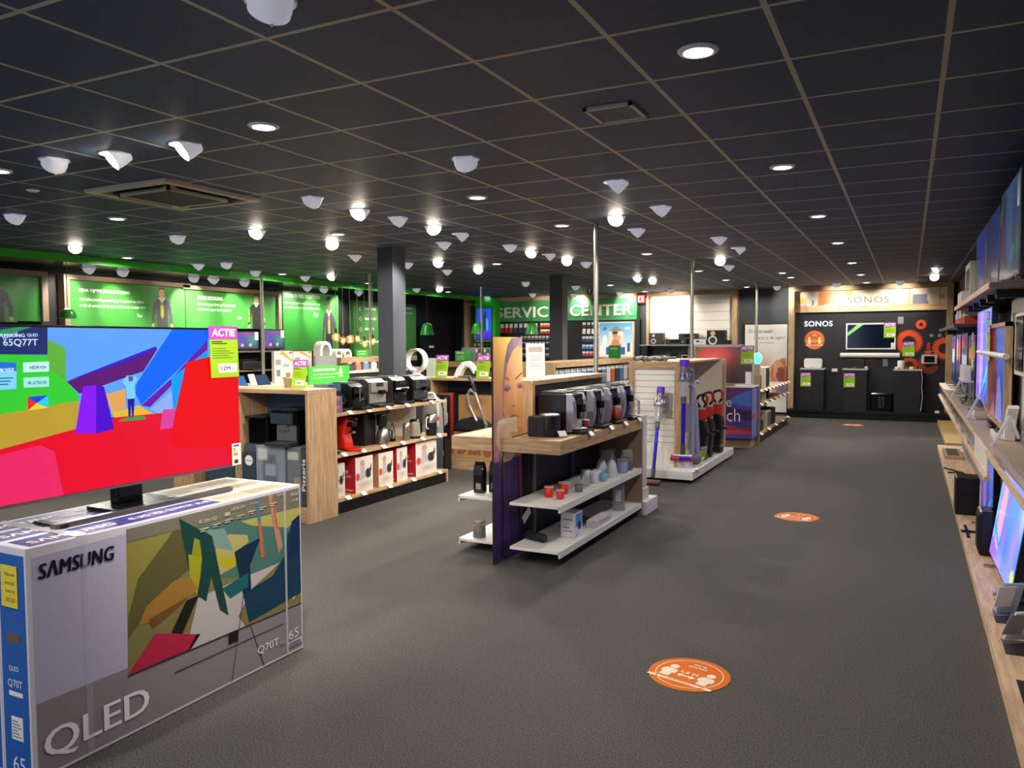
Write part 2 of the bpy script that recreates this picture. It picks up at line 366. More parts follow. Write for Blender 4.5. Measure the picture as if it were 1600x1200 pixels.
rows={-.8:('above the right-hand aisle',[-2.4,.9,3.31,5.74,8.13,10.44,13.2,15.6,17.76]),-2.0:('close to the back wall display',[14.5,15.6]),
 -3.2:('over the middle row of displays',[-2.4,.9,3.32,5.73,7.5,10.43,13.38,15.59,17.8]),-5.6:('over the left row of displays',[-2.4,.9,3.3,6.89,10.61,15.71,18.09]),
 -6.74:('beside the air conditioning unit',[5.05]),-9.62:('beside the green bulkhead',[3.0,7.35,10.34,12.75,13.6,15.8])}
for x,(nm,ys) in rows.items():
    for i,y in enumerate(ys):
        vis=[q for q in ys if q>3.1 or (x<-9 and q>5)]
        k=vis.index(y) if y in vis else 0
        lb='lit round recessed downlight %s'%nm if len(vis)==1 else 'lit round recessed downlight %s, %s from the front'%(nm,ORD[k])
        if y not in vis: lb='lit recessed downlight in the ceiling behind the photographer'
        if first: o=DL; o.location=(x,y,CEIL); o['label']=lb; first=False
        else: o=dup(DL,(x,y,CEIL),0,lb)
        o['group']='recessed downlights'
# adjustable spots: half-recessed tilted cups
def make_spot(lit):
    t=thing('ceiling_spotlight','','spotlight',(0,0,CEIL))
    r=MB(); r.lathe([(.078,-.001),(.08,-.007),(.092,-.006),(.094,.0)],(0,0,CEIL),FIX,24); r.build('flange',t)
    d=Vector((math.sin(math.radians(52)),0,-math.cos(math.radians(52)))); b=MB(); c0=Vector((-.035,0,CEIL+.012))
    b.cyl(c0-d*.03,c0+d*.045,.072,CUPM,.078,n=22,cap=True); b.cyl(c0+d*.045,c0+d*.075,.078,CUPM,.074,n=22,cap=False)
    b.build('cup',t)
    MB().cyl(c0+d*.058,c0+d*.06,.066,LENS if lit else DIM,n=22).build('lens',t)
    k=c0+d*.07+Vector((-.035,0,-.085))*0+Vector((-math.cos(math.radians(52))*.066,0,-math.sin(math.radians(52))*.066))
    MB().cyl(k,k+Vector((0,0,-.014)),.006,FIX,n=8).build('knob',t)
    light('lamp_light',t,tuple(c0+d*.1-Vector((0,0,CEIL))+Vector((.02,0,-.03))),SPOT_W,math.radians(62),(0,-math.radians(50),0),(1,.9,.76),.7,.05)
    return t
SP={1:make_spot(1),0:make_spot(0)}; used={1:False,0:False}
spots=[(-4.49,3.36,1),(-3.91,3.4,1),(-9.03,6.19,1),(-4.44,5.77,1),(-6.18,6.28,1),(-6.11,7.41,1),(-4.38,6.91,1),(-6.18,9.88,1),(-6.2,11.12,1),(-4.44,9.39,1),(-9.15,14.65,1),(-2.52,7.23,1),(-2.48,11.68,1),(-4.5,14.1,1),(-4.42,14.8,1),(-6.36,15.66,1),(-4.43,10.57,1),(-9.06,10.96,1),(.4,16.66,1),
(-4.98,3.29,0),(-7.39,4.48,0),(-4.41,5.11,0),(-7.27,6.19,0),(-4.39,6.29,0),(-2.61,4.52,0),(-4.43,7.53,0),(-5.0,8.1,0),(-4.42,8.71,0),(-1.99,5.68,0),(-2.0,6.91,0),(-2.62,8.14,0),(-1.99,9.25,0),(-1.98,10.37,0),(-2.58,12.72,0),(-4.4,9.84,0),(-4.35,11.1,0),(-6.77,8.67,0),(-6.74,9.88,0),(-6.82,11.14,0),(-6.82,14.15,0),(-9.69,14.56,0),(-9.55,8.48,0),(-9.04,8.56,0),(-9.66,9.76,0),(-9.64,10.93,0),(-8.27,17.55,0),(-9.76,17.95,0),(-7.45,18.2,0),(-6.22,18.1,0),(-4.87,17.73,0),(-2.59,18.0,0),(-1.36,17.7,0),(-.18,17.73,0),(.38,14.79,0),(-2.02,2.14,0)]
def zone(x): return 'above the television wall' if x>0 else 'over the coffee counter' if x>-3 else 'over the left aisle' if x>-5.2 else 'over the left shelves' if x>-8 else 'near the green bulkhead'
cnt={}
aims={(-4.87,17.73):(-.2,1),(-2.59,18.0):(.3,1),(-1.36,17.7):(0,1),(-.18,17.73):(0,1),(-7.45,18.2):(0,1),(-6.22,18.1):(0,1),(-8.27,17.55):(0,1),(-9.76,17.95):(-.3,1),(.38,14.79):(-.7,-.5),(-2.02,2.14):(-1,.7),(-2.61,4.52):(-.3,1),(-4.49,3.36):(-.45,-.9),(-3.91,3.4):(-.5,-.85),(-6.36,15.66):(.2,1),(-6.82,14.15):(-.5,1),(-4.5,14.1):(-.3,-.9)}
for x,y,l in sorted(spots,key=lambda q:q[1]):
    z=zone(x); k=cnt[(z,l)]=cnt.get((z,l),-1)+1
    lb='white spotlight %s %s, %s from the front'%('with lit face' if l else 'seen from behind',z,ORD[k])
    c=math.atan2(-y,-x); a=c+R_.uniform(-.7,.7) if l else math.pi+R_.uniform(-.45,.35)
    if (x,y) in aims: q=aims[(x,y)]; a=math.atan2(q[1],q[0])
    if not used[l]: o=SP[l]; used[l]=True; o.location=(x,y,CEIL); o.rotation_euler=(0,0,a); o['label']=lb
    else: o=dup(SP[l],(x,y,CEIL),a,lb)
    o['group']='adjustable ceiling spotlights'
    if y>17 or (x,y) in ((-6.36,15.66),(-6.82,14.15)):
        for ch in o.children:
            if ch.type=='LIGHT': ch.rotation_euler=(0,-math.radians(68 if y>17 else 58),0); ch.data=ch.data.copy(); ch.data.energy=SPOT_W*(.27 if y>17 else 1.5); ch.data.spot_size=math.radians(80)
for o in list(COL.objects):
    if o.name.startswith('ceiling_spotlight') and abs(o.location.x+2.02)<.01 and abs(o.location.y-2.14)<.01:
        for ch in o.children:
            if ch.type=='LIGHT': ch.data=ch.data.copy(); ch.data.energy=SPOT_W*1.6; ch.data.spot_size=math.radians(85)
# spots under the bulkhead light the green panels
for i,(y,l) in enumerate(((7.35,0),(7.9,1),(9.2,1),(9.6,0),(10.3,1),(11.9,0),(12.4,1),(13.5,0))):
    o=dup(SP[l],(-10.45,y,2.76),math.pi+(-.4 if l else .1),'white spotlight under the green bulkhead lighting the panels, %s from the front'%ORD[i]); o['group']='spotlights under the bulkhead'
    for ch in o.children:
        if ch.type=='LIGHT': ch.data=ch.data.copy(); ch.data.energy=SPOT_W*.4
# air conditioning cassette
AC=mat('#c4b9a4',.35); t=thing('air_conditioner','large square air conditioning cassette flush in the ceiling','air conditioner',(-5.23,4.46,CEIL))
x0,x1,y0,y1=-5.70,-4.80,3.99,4.93; b=MB(); z=CEIL
for a in ((x0,x1,y0,y0+.07),(x0,x1,y1-.07,y1),(x0,x0+.07,y0+.07,y1-.07),(x1-.07,x1,y0+.07,y1-.07)): b.box(*a,z-.03,z,AC)
b.build('frame',t,bevel=.006)
b=MB(); b.box(x0+.07,x1-.07,y0+.07,y1-.07,z-.006,z-.001,mat('#111419',.6)); b.build('air_slot',t)
b=MB()
for a in ((x0+.17,x1-.17,y0+.17,y0+.19),(x0+.17,x1-.17,y1-.19,y1-.17),(x0+.17,x0+.19,y0+.17,y1-.17),(x1-.19,x1-.17,y0+.17,y1-.17)): b.box(*a,z-.045,z-.006,AC)
b.build('inner_rim',t)
MB().box(x0+.19,x1-.19,y0+.19,y1-.19,z-.036,z-.006,mat('#30343c',.6)).build('intake_grille',t)
for i in range(4):
    c=Vector((x0+x1,y0+y1,0))/2; a=i*math.pi/2; r=Matrix.Rotation(a,3,'Z')@Matrix.Rotation(.5,3,'X')
    p=Matrix.Rotation(a,3,'Z')@Vector((0,-.335 if i%2==0 else -.315,0)); MB().obox((c.x+p.x,c.y+p.y,z-.022),(.5,.07,.006),r,mat('#3a3f48',.35)).build('louvre',t)
t=thing('ceiling_vent','small square vent grille in the ceiling','vent',(-1.39,3.98,CEIL)); b=MB(); x0,x1,y0,y1=-1.52,-1.26,3.84,4.12
for a in ((x0,x1,y0,y0+.02),(x0,x1,y1-.02,y1),(x0,x0+.02,y0,y1),(x1-.02,x1,y0,y1)): b.box(*a,z-.015,z,mat('#c0b8a4',.4))
b.build('frame',t); b=MB()
for i in range(9): b.box(x0+.02,x1-.02,y0+.03+i*.025,y0+.043+i*.025,z-.011,z-.002,mat('#7c7d80',.5))
b.build('grille',t)
t=thing('smoke_detector','small white smoke detector on the ceiling left of the air conditioner','smoke detector',(-6.09,3.84,CEIL)); MB().lathe([(.03,-.012),(.045,-.004),(.05,0)],(-6.09,3.84,CEIL),FIX).build('housing',t)
t=thing('security_camera','black dome security camera on ceiling before the service sign','camera',(-6.4,16.6,CEIL)); b=MB(); b.lathe([(.02,-.13),(.06,-.11),(.075,-.06),(.07,-.05)],(-6.4,16.6,CEIL),GBLACK); b.build('dome',t); MB().lathe([(.07,-.05),(.075,0)],(-6.4,16.6,CEIL),DGREY).build('mount',t)
# ---------------------------------------------------------------- green wall panels, left wall
FRAMEW=mat('#8f7a66',.5); GP=mat('#3f8c3c',.28); GPD=mat('#3d7a35',.4); INKW=mat('#f4f6ee',.6)
XL=-10.94
def person_ops(jacket,tie,skin,hair,collar=None,stripe=None):
    o=[('p',[(.27,0),(.29,.35),(.2,.64),(.36,.73),(.64,.73),(.8,.64),(.71,.35),(.73,0)],jacket),('p',[(.22,.67),(.12,.45),(.1,.12),(.18,.08),(.22,.3),(.3,.5)],jacket),('p',[(.78,.67),(.88,.45),(.9,.12),(.82,.08),(.78,.3),(.7,.5)],jacket),
       ('e',.145,.07,.04,.045,skin),('e',.855,.07,.04,.045,skin),('p',[(.29,.36),(.3,.52),(.31,.52),(.3,.36)],'#2a2630'),('p',[(.71,.36),(.7,.52),(.69,.52),(.7,.36)],'#2a2630'),
       ('p',[(.42,.66),(.58,.66),(.56,.8),(.44,.8)],skin),
       ('p',[(.38,.73),(.5,.62),(.62,.73),(.58,.76),(.5,.68),(.42,.76)],collar or '#d8d8da')]
    if tie: o.append(('p',[(.47,.66),(.53,.66),(.56,.3),(.5,.24),(.44,.3)],tie))
    if stripe: o+=[('p',[(.1,.2),(.14,.55),(.18,.6),(.16,.2)],stripe),('p',[(.9,.2),(.86,.55),(.82,.6),(.84,.2)],stripe)]
    o+=[('e',.5,.86,.105,.125,skin),('p',[(.39,.9),(.4,.98),(.5,1.0),(.6,.98),(.61,.9),(.56,.94),(.44,.94)],hair),
        ('e',.46,.87,.015,.012,'#2a1c16'),('e',.54,.87,.015,.012,'#2a1c16'),('e',.5,.8,.04,.01,'#8a3a34')]
    return o
def green_panel(label,y0,y1,z0,z1,m,frame=(),pic=None,lines=(),loc=None,pm=None):
    t=thing('wall_panel',label,'wall panel',(XL,(y0+y1)/2,z0))
    b=MB(); b.box(XL-.1,XL,y0,y1,z0,z1,m); bd=b.build('board',t)
    fr=MB(); fw=.085
    if 't' in frame: fr.box(XL-.1,XL+.05,y0-fw,y1+fw,z1,z1+.07,FRAMEW)
    if 'l' in frame: fr.box(XL-.1,XL+.05,y0-fw,y0,z0,z1,FRAMEW)
    if 'r' in frame: fr.box(XL-.1,XL+.05,y1,y1+fw,1.13 if 'R' in frame else z0,z1,FRAMEW)
    if frame: fr.build('wood_frame',t)
    if lines:
        tx=MB()
        for s,y,z,w,h,sl in lines: text(tx,s,(XL+.004,y,z),PY,(0,sl,1),w,h,INKW,bold=.03 if sl==0 else .004,shear=0 if sl==0 else .25)
        tx.build('lettering',bd)
    if pic:
        (ya,yb,za,zb),ops,bg=pic; picture('portrait',bd,(XL+.006,ya,za),PY,PZ,yb-ya,zb-za,26,44,bg,ops)
    return t
S=.02
man=lambda *a:person_ops(*a)
green_panel('green panel at far left showing a man in grey jacket with lime tie',5.2,6.95,2.0,2.63,GP,'tr',((6.02,6.62,1.98,2.6),person_ops('#4b4650','#b4c83c','#c89a78','#3a2a20'),'#3f8c3c'))
green_panel('long green panel with white lettering and a smiling man in grey jacket',7.36,9.43,1.95,2.62,GP,'tl',((8.72,9.22,1.93,2.6),person_ops('#57505a','#b4c83c','#d2a888','#4a3a30'),'#3f8c3c'),
 [('BIJNA VIJFTIG JAAR ERVARING',7.53,2.44,.85,.06,0),('Wij hebben jarenlange ervaring op het gebied van elektra',7.53,2.31,1.1,.055,S),('en zijn dé specialist in de regio. We bestaan al sinds 1975!',7.53,2.22,1.13,.055,S),('Tom',8.5,2.1,.09,.05,S)])
green_panel('green panel with white lettering and a man in black zip jacket',9.45,11.6,1.95,2.6,GP,'trR',((10.8,11.32,1.95,2.6),person_ops('#1c1c1e',None,'#d2aa86','#5a4028','#e6d8a8','#96c83c'),'#3f8c3c'),
 [('SNELLE BEZORGING',9.7,2.44,.55,.065,0),('Uw aankopen thuis gratis bezorgd',9.7,2.33,.85,.055,S),('met onze eigen bezorgdienst',9.7,2.24,.75,.055,S),('Frits',10.6,2.12,.1,.06,S)])
green_panel('tall green panel with white lettering and a man with dark tie',11.77,13.44,1.52,2.70,mat('#3b9a3e',.28),'',((12.85,13.40,1.53,2.66),
  person_ops('#4a4450','#a8b440','#7a5238','#1a1210')+[('p',[(.28,0),(.27,.3),(.73,.3),(.72,0),(.54,0),(.5,.2),(.46,0)],'#2c2836')],'#3b9a3e'),
 [('7 DAGEN PER WEEK ONDERSTEUNING',11.8,2.58,1.1,.08,0),('Hebt u vragen of problemen? Bel ons zeven dagen',11.8,2.45,1.1,.05,S),('per week van acht tot tien en wij staan klaar!',11.8,2.36,1.05,.05,S),('Paul',12.65,2.22,.13,.09,S)])
t=green_panel('pale green list panel behind the hanging bulbs with round icons',13.95,16.42,1.28,2.62,GPD,'',None,
 [('EIGEN SERVICE',14.35,2.42,.42,.05,0),('THUIS GEHOLPEN',14.35,2.2,.42,.05,0),('REPARATIE',14.35,1.97,.34,.05,0),('DESKUNDIG ADVIES',14.35,1.68,.95,.05,0),('Onze beloften!',15.75,2.5,.5,.05,S),('Graag tot ziens',15.75,2.38,.5,.04,S)])
b=MB()
for z in (2.44,2.22,1.98,1.7): b.cyl((XL+.001,14.2,z),(XL+.004,14.2,z),.045,INKW,n=20); b.cyl((XL+.004,14.2,z),(XL+.006,14.2,z),.036,GPD,n=20)
b.build('icons',t)
# dark door at the far left corner
d=MB(); d.box(XL-.1,XL,16.6,18.3,0,2.1,mat('#0b0c0f',.5)); d.box(XL,XL+.02,17.0,17.2,1.55,1.6,INKW)
struct(d,'door_1','black door at the end of the green panels','door')
# ---------------------------------------------------------------- back wall: service centre
t=thing('wood_display_frame','pale wood wall frame left of the service sign','wall frame',(-10.6,18.6,1.2)); MB().box(-10.72,-10.6,18.4,18.78,1.15,CEIL-.11,WOODZ).build('upright',t); MB().box(-10.6,-10.12,18.45,18.78,2.66,2.75,WOODX).build('top_rail',t)
MB().box(-10.6,-10.12,18.7,18.78,1.2,2.66,mat('#28383a',.6)).build('back_board',t)
t=thing('green_screen_tower','bright green display tower with a blue portrait screen','screen tower',(-9.85,18.0,1.6))
MB().box(-10.15,-9.56,18.0,18.3,1.69,2.83,mat('#23b41e',.45)).build('housing',t,bevel=.01)
sc=MB(); sc.box(-10.1,-9.64,17.985,18.0,1.74,2.57,GBLACK); sc.build('screen_panel',t)
sp=[('l',0,.25,'#3c14c8','#5a28e6'),('p',[(.1,.1),(.15,.6),(.3,.7),(.3,.1)],'#5a14b4'),('p',[(.45,.3),(.4,.7),(.55,.95),(.7,.7),(.62,.3)],'#14285a'),('p',[(.3,.28),(.4,.6),(.45,.28)],'#28a0e6'),('p',[(.6,.28),(.65,.7),(.8,.6),(.75,.28)],'#3cb4f0')]
picture('screen_image',t,(-10.09,17.98,1.75),PX,PZ,.44,.81,20,36,'#2850dc',sp,SCREEN*.9)
t=thing('service_sign_wall','green wall board with large white service lettering','sign board',(-8,18.7,2.2))
SG=noise_mat('printed_green','#2c7a48','#3f9a5c',1.6,(1,1,1),.5)
MB().box(-9.93,-5.96,18.62,18.79,2.22,2.76,SG).build('sign_board',t); MB().box(-9.95,-5.94,18.6,18.79,2.76,CEIL-.002,WOODX).build('wood_beam',t)
sb=MB(); text(sb,'SERVICE',(-9.84,18.615,2.32),PX,PZ,1.78,.28,mat('#ece8da',.5),.018,0,1.03,.03); text(sb,'CENTER',(-7.72,18.615,2.33),PX,PZ,1.66,.28,mat('#ece8da',.5),.018,0,1.03,.03); sb.build('letters',t)
MB().box(-10.12,-5.9,18.66,18.79,.1,2.22,mat('#17181b',.6)).build('peg_board',t)
# hanging packages on the service wall: one shape, copied
def pack(name,h,c1,c2,w=.09,d=.03):
    b=MB(); b.box(-w/2,w/2,-d,0,0,h*.55,mat(c1)); b.box(-w/2,w/2,-d*.5,0,h*.55,h,mat(c2)); b.cyl((0,-.06,h*.9),(0,.0,h*.9),.006,STEEL,n=6); return b
def packs(nm,h,c1,c2,xs,z,label,group,w=.09,y=18.655):
    o0=None
    for x in xs:
        if o0 is None: b=pack(nm,h,c1,c2,w); b.v=[(q[0]+x,q[1]+y,q[2]+z) for q in b.v]; o0=single(b,nm,label,'package',(x,y,z),group)
        else: o=o0.copy(); COL.objects.link(o); o.location=(x,y,z)
rng=lambda a,b,n:[a+(b-a)*i/(n-1) for i in range(n)]
packs('blister_pack',.24,'#c33228','#efece6',rng(-9.82,-9.42,4),1.93,'white package with red base hanging in top row under the service sign','red packages under the service sign')
packs('blister_pack',.24,'#2d4878','#e9e7e4',rng(-9.28,-8.7,5),1.93,'white package with blue base hanging in top row under the service sign','blue packages under the service sign')
packs('blister_pack',.11,'#d9482a','#f0ede8',rng(-8.52,-7.9,7),2.06,'small red and white package in the top row left of the dark column','small red packages, top row')
packs('blister_pack',.11,'#c8402a','#f0ede8',rng(-8.52,-7.9,7),1.9,'small red and white package in the second row left of the dark column','small red packages, second row')
packs('blister_pack',.1,'#6a707a','#cfd2d2',rng(-9.1,-7.85,13),1.74,'small grey package in the third row of the service wall','grey packages, third row',.075)
packs('blister_pack',.1,'#2e3238','#aeb6ba',rng(-9.1,-7.85,13),1.59,'small dark package in the fourth row of the service wall','dark packages, fourth row',.075)
packs('blister_pack',.1,'#41525e','#9fb4bc',rng(-9.1,-7.85,13),1.44,'small blue grey package in the fifth row of the service wall','blue grey packages, fifth row',.075)
packs('blister_pack',.1,'#70757a','#d2d2ce',rng(-9.1,-7.85,13),1.29,'small pale package in the lowest row of the service wall','pale packages, lowest row',.075)
packs('blister_pack',.13,'#4a4c50','#efeeea',rng(-7.35,-6.98,4),2.04,'white tube package in top row right of the dark column','white packages right of the column',.08)
packs('blister_pack',.13,'#e6e4de','#f4f2ec',rng(-7.35,-6.98,4),1.88,'white round package in second row right of the dark column','white round packages right of the column',.08)
packs('blister_pack',.14,'#2b4468','#d8dadc',rng(-7.36,-6.98,5),1.68,'navy and white package in the third row right of the dark column','navy packages right of the column',.075)
packs('blister_pack',.11,'#3c82c3','#cfd8dc',rng(-7.36,-6.98,5),1.5,'light blue package in the fourth row right of the dark column','light blue packages right of the column',.075)
packs('blister_pack',.12,'#b43c32','#c8ccd0',rng(-7.36,-6.98,5),1.32,'red topped package in the lowest row right of the dark column','red packages right of the column',.07)
packs('blister_pack',.15,'#e8e6e0','#26282c',rng(-10.52,-10.22,3),1.98,'white camera package in wood frame left of the green tower','white packages in the wood frame',.1,18.69)
packs('blister_pack',.18,'#5a8cb4','#dadde0',rng(-10.52,-10.22,3),1.72,'blue and white package in wood frame left of the green tower','blue packages in the wood frame',.1,18.69)
packs('blister_pack',.16,'#8a5a46','#c8cccc',rng(-10.5,-10.0,5),1.5,'brown and grey package in the lowest row of the wood frame','brown packages in the wood frame',.09,18.62)
packs('blister_pack',.14,'#7a9a3c','#c8cca8',rng(-9.85,-9.35,6),1.5,'lime green package below the green tower screen','lime packages below the tower',.08,18.655)
packs('blister_pack',.14,'#6a8a3c','#b8bca0',rng(-9.85,-9.35,6),1.33,'dull green package below the lime packages','green packages below the tower',.08,18.655)
# framed poster of products
t=thing('product_poster','framed blue poster of two people between small products','poster',(-6.46,18.6,1.3)); MB().box(-6.93,-6.02,18.57,18.66,1.29,2.17,mat('#d9c8aa',.5)).build('frame',t)
pp=[('l',.3,1,'#bfe0ee','#46a0dc'),('l',0,.3,'#efe6d8','#f4efe6'),('p',[(.27,.3),(.27,.75),(.5,.92),(.73,.75),(.73,.3)],'#e2d9cc'),('p',[(.5,.92),(.27,.75),(.73,.75)],'#8c8274'),('e',.48,.62,.08,.09,'#c88a64'),('e',.58,.55,.07,.08,'#d2a07a'),('p',[(.33,.32),(.42,.55),(.55,.5),(.68,.32)],'#c8825a'),('e',.47,.7,.09,.05,'#3c2a20'),
 ('p',[(.08,.3),(.12,.62),(.2,.62),(.24,.3)],'#eeeeea'),('p',[(.2,.05),(.2,.27),(.78,.27),(.78,.05)],'#1e50b4'),('p',[(.3,.1),(.35,.22),(.5,.15),(.6,.24),(.7,.1)],'#3c78dc'),('p',[(.1,.78),(.1,.86),(.2,.9),(.22,.8)],'#2878c8'),('p',[(.84,.12),(.84,.4),(.92,.4),(.92,.12)],'#285a82'),('e',.85,.84,.08,.04,'#e6eef0')]
picture('print',t,(-6.9,18.565,1.32),PX,PZ,.85,.82,34,34,'#7cc0e6',pp)
t=thing('exit_sign','small red and white emergency exit sign left of the slatted wall','exit sign',(-5.85,18.7,2.63)); MB().box(-5.94,-5.77,18.62,18.7,2.62,2.81,mat('#d8504a',.4,0,.7)).build('box',t)
b=MB()
for q in ((-5.92,-5.9,2.65,2.78),(-5.92,-5.86,2.65,2.665),(-5.92,-5.86,2.765,2.78),(-5.84,-5.8,2.7,2.78),(-5.84,-5.825,2.65,2.78),(-5.81,-5.795,2.65,2.76)): b.box(q[0],q[1],18.612,18.62,q[2],q[3],mat('#fff4f0',.4,0,.9))
b.build('pictogram',t)
# stereo wall
t=thing('slatted_wall_unit','white slatted wall in a wood frame lit by two pools of light','wall unit',(-4.6,18.7,1.2)); fr=MB(); fr.box(-5.7,-3.55,18.55,18.79,2.775,CEIL-.002,WOODX); fr.box(-5.7,-5.64,18.55,18.79,1.25,2.775,WOODZ); fr.box(-3.66,-3.55,18.55,18.79,1.25,2.775,WOODZ); fr.build('wood_frame',t)
sl=MB(); 
for i in range(6): sl.box(-5.64,-3.66,18.68,18.79,1.56+i*.2035,1.56+i*.2035+.197,mat('#efe9da',.5))
sl.build('slats',t); MB().box(-5.7,-3.55,18.72,18.79,.1,1.56,mat('#6c706e',.6)).build('lower_board',t)
t=thing('glass_shelf','long grey shelf carrying the stereo equipment','shelf',(-4.6,18.5,1.58)); MB().box(-5.77,-3.42,18.25,18.72,1.575,1.6,mat('#8c8f90',.3)).build('shelf_board',t); b=MB(); b.box(-5.72,-5.6,18.3,18.72,.1,1.575,BLACK); b.box(-4.62,-4.59,18.35,18.4,.1,1.575,STEEL); b.build('support',t)
def speaker(nm,label,x0,x1,y,z,h,cone,d=.22):
    t=thing(nm,label,'speaker',((x0+x1)/2,y,z)); MB().box(x0,x1,y,y+d,z,z+h,mat('#151517',.4)).build('cabinet',t,bevel=.006)
    xc=x0+(x1-x0)*.33
    b=MB(); b.cyl((xc,y-.012,z+h*.3),(xc,y,z+h*.3),cone,mat('#cfcfca',.4),n=20); b.cyl((xc,y-.016,z+h*.3),(xc,y-.01,z+h*.3),cone*.7,mat('#2a2a2c',.5),n=20); b.build('woofer',t)
    MB().cyl((xc,y-.012,z+h*.78),(xc,y,z+h*.78),cone*.55,mat('#c8a878',.3),n=16).build('tweeter',t); return t
speaker('bookshelf_speaker','black bookshelf speaker at the left end of the grey shelf',-5.58,-5.25,18.4,1.6,.28,.06)
speaker('bookshelf_speaker','larger black speaker with white woofer on the grey shelf',-4.2,-3.78,18.4,1.6,.33,.1)
def hifi(label,x0,x1,y,z,h,c,d=.25):
    t=thing('hifi_component',label,'stereo',((x0+x1)/2,y,z)); MB().box(x0,x1,y,y+d,z,z+h,mat(c,.4)).build('body',t,bevel=.004); b=MB(); b.box(x0+.12,x1-.14,y-.003,y,z+h*.45,z+h*.75,GBLACK); b.build('display',t); MB().cyl((x1-.08,y-.015,z+h*.5),(x1-.08,y,z+h*.5),.02,STEEL).build('volume_knob',t)
hifi('low black amplifier on the grey shelf in front',-5.17,-4.67,18.36,1.6,.13,'#121215')
hifi('black receiver stacked behind the low amplifier',-4.88,-4.44,18.46,1.73,.13,'#17191b',.2); 
hifi('silver amplifier beside the white woofer speaker',-4.56,-4.22,18.36,1.6,.12,'#c3c4c4')
t=thing('cube_speaker','small black cube speaker at right end of the grey shelf','speaker',(-3.7,18.45,1.6)); MB().box(-3.76,-3.65,18.4,18.52,1.6,1.7,BLACK).build('cabinet',t,bevel=.008)
for i,(x,z) in enumerate(((-5.0,1.36),(-4.72,1.32))):
    t=thing('clock_radio',('black clock radio','grey clock radio')[i]+' standing low below the grey shelf','radio',(x,18.5,z-.06)); MB().box(x-.08,x+.08,18.45,18.6,z-.06,z+.03,(BLACK,mat('#c8c8c4'))[i]).build('body',t,bevel=.006); MB().box(x-.06,x+.06,18.445,18.45,z-.035,z+.015,GBLACK).build('display',t)
single(MB().box(-5.3,-4.4,18.3,18.7,1.24,1.275,mat('#8c8f90')),'radio_ledge','grey ledge under the stereo shelf holding two radios','shelf',(-4.85,18.5,1.24))
# headphone poster
t=thing('advertising_poster','tall white poster of a head wearing headphones','poster',(-2.93,18.7,.05)); MB().box(-3.46,-2.42,18.72,18.79,.02,2.08,mat('#15161a',.5)).build('frame',t)
hp=[('l',0,1,'#e2e0d6','#d8d6cc'),('g',.45,.55,.2,.12,'#d8a080',.9),('p',[(.55,.32),(.62,.52),(.78,.6),(1,.62),(1,.22),(.85,.18),(.7,.2)],'#c07a5a'),('e',.84,.44,.2,.15,'#b4643f'),('e',.8,.47,.12,.12,'#d29a78'),('e',.86,.42,.1,.1,'#8a3c28'),('g',.9,.25,.2,.08,'#5a62a0',.9),('p',[(.55,.3),(.6,.42),(.72,.3),(.75,.2)],'#caa088')]
picture('print',t,(-3.39,18.715,.05),PX,PZ,.93,2.0,30,56,'#dcdad0',hp); b=MB(); text(b,'De beste audio',(-3.33,18.712,1.86),PX,(.15,0,1),.55,.08,DGREY,0,.3); text(b,'vind je in de regio!',(-3.2,18.712,1.7),PX,(.15,0,1),.68,.08,DGREY,0,.3); b.box(-3.1,-2.75,18.71,18.712,1.63,1.637,DGREY); b.build('lettering',t)
# ---------------------------------------------------------------- speaker brand wall (right end of the back wall)
t=thing('speaker_wall_unit','wood framed black display wall for speakers','wall unit',(-.8,18.6,0)); fr=MB(); fr.box(-2.4,.8,18.42,18.79,2.76,CEIL-.003,WOODX); fr.box(-2.4,-2.28,18.42,18.79,.12,2.76,WOODZ); fr.box(.68,.8,18.42,18.79,.12,2.76,WOODZ); fr.build('wood_frame',t)
bb=MB().box(-2.28,.68,18.6,18.79,.12,2.3,mat('#1f1f24',.5)).build('black_board',t); MB().box(-2.28,.68,18.56,18.6,2.285,2.30,mat('#101012')).build('rail',t)
hd=[('l',0,1,'#d8b48a','#e6dccb'),('p',[(.0,0),(.0,.3),(.1,.35),(.1,0)],'#c89a78'),('p',[(.16,.3),(.16,1),(.3,1),(.3,.45)],'#e07a3c'),('g',.3,.5,.06,.5,'#fff0c8',.9),('p',[(.02,.45),(.03,.85),(.07,.6),(.06,.4)],'#d8b43c'),('p',[(.09,.3),(.09,1),(.155,1),(.155,.3)],'#e6e4dc'),('p',[(.66,.18),(.66,.26),(1,.26),(1,.18)],'#d8a868'),('p',[(.765,.26),(.765,1),(.775,1),(.775,.26)],'#c8905a'),('p',[(.955,.26),(.955,1),(.965,1),(.965,.26)],'#c8905a'),('p',[(.785,.28),(.79,.7),(.88,.72),(.885,.28)],'#77788c'),('p',[(.67,.26),(.67,.5),(.69,.5),(.69,.26)],'#f0e4c8'),('p',[(.7,.26),(.7,.55),(.72,.55),(.72,.26)],'#f0e4c8'),('p',[(.73,.26),(.73,.5),(.75,.5),(.75,.26)],'#f0e4c8'),('e',.585,.1,.03,.14,'#c8b0a0'),('p',[(.35,.8),(.35,1),(.4,1),(.4,.8)],'#e6c83c'),('p',[(.3,.12),(.5,.12),(.5,.3),(.3,.3)],'#d2a0a0'),('p',[(.12,.35),(.12,.6),(.13,.6),(.13,.35)],'#2a2a2a'),('p',[(.96,.5),(.97,.75),(.99,.7),(.985,.5)],'#c8a03c')]  # cream blot left of the lettering is a spotlight's pool, painted in
hp_=picture('header_picture',t,(-2.28,18.56,2.3),PX,PZ,2.96,.46,120,20,'#dccfb8',hd)
b=MB(); text(b,'SONOS',(-1.2,18.552,2.48),PX,PZ,.8,.13,mat('#3a3230'),-.012,0,1.15); b.build('header_lettering',hp_)
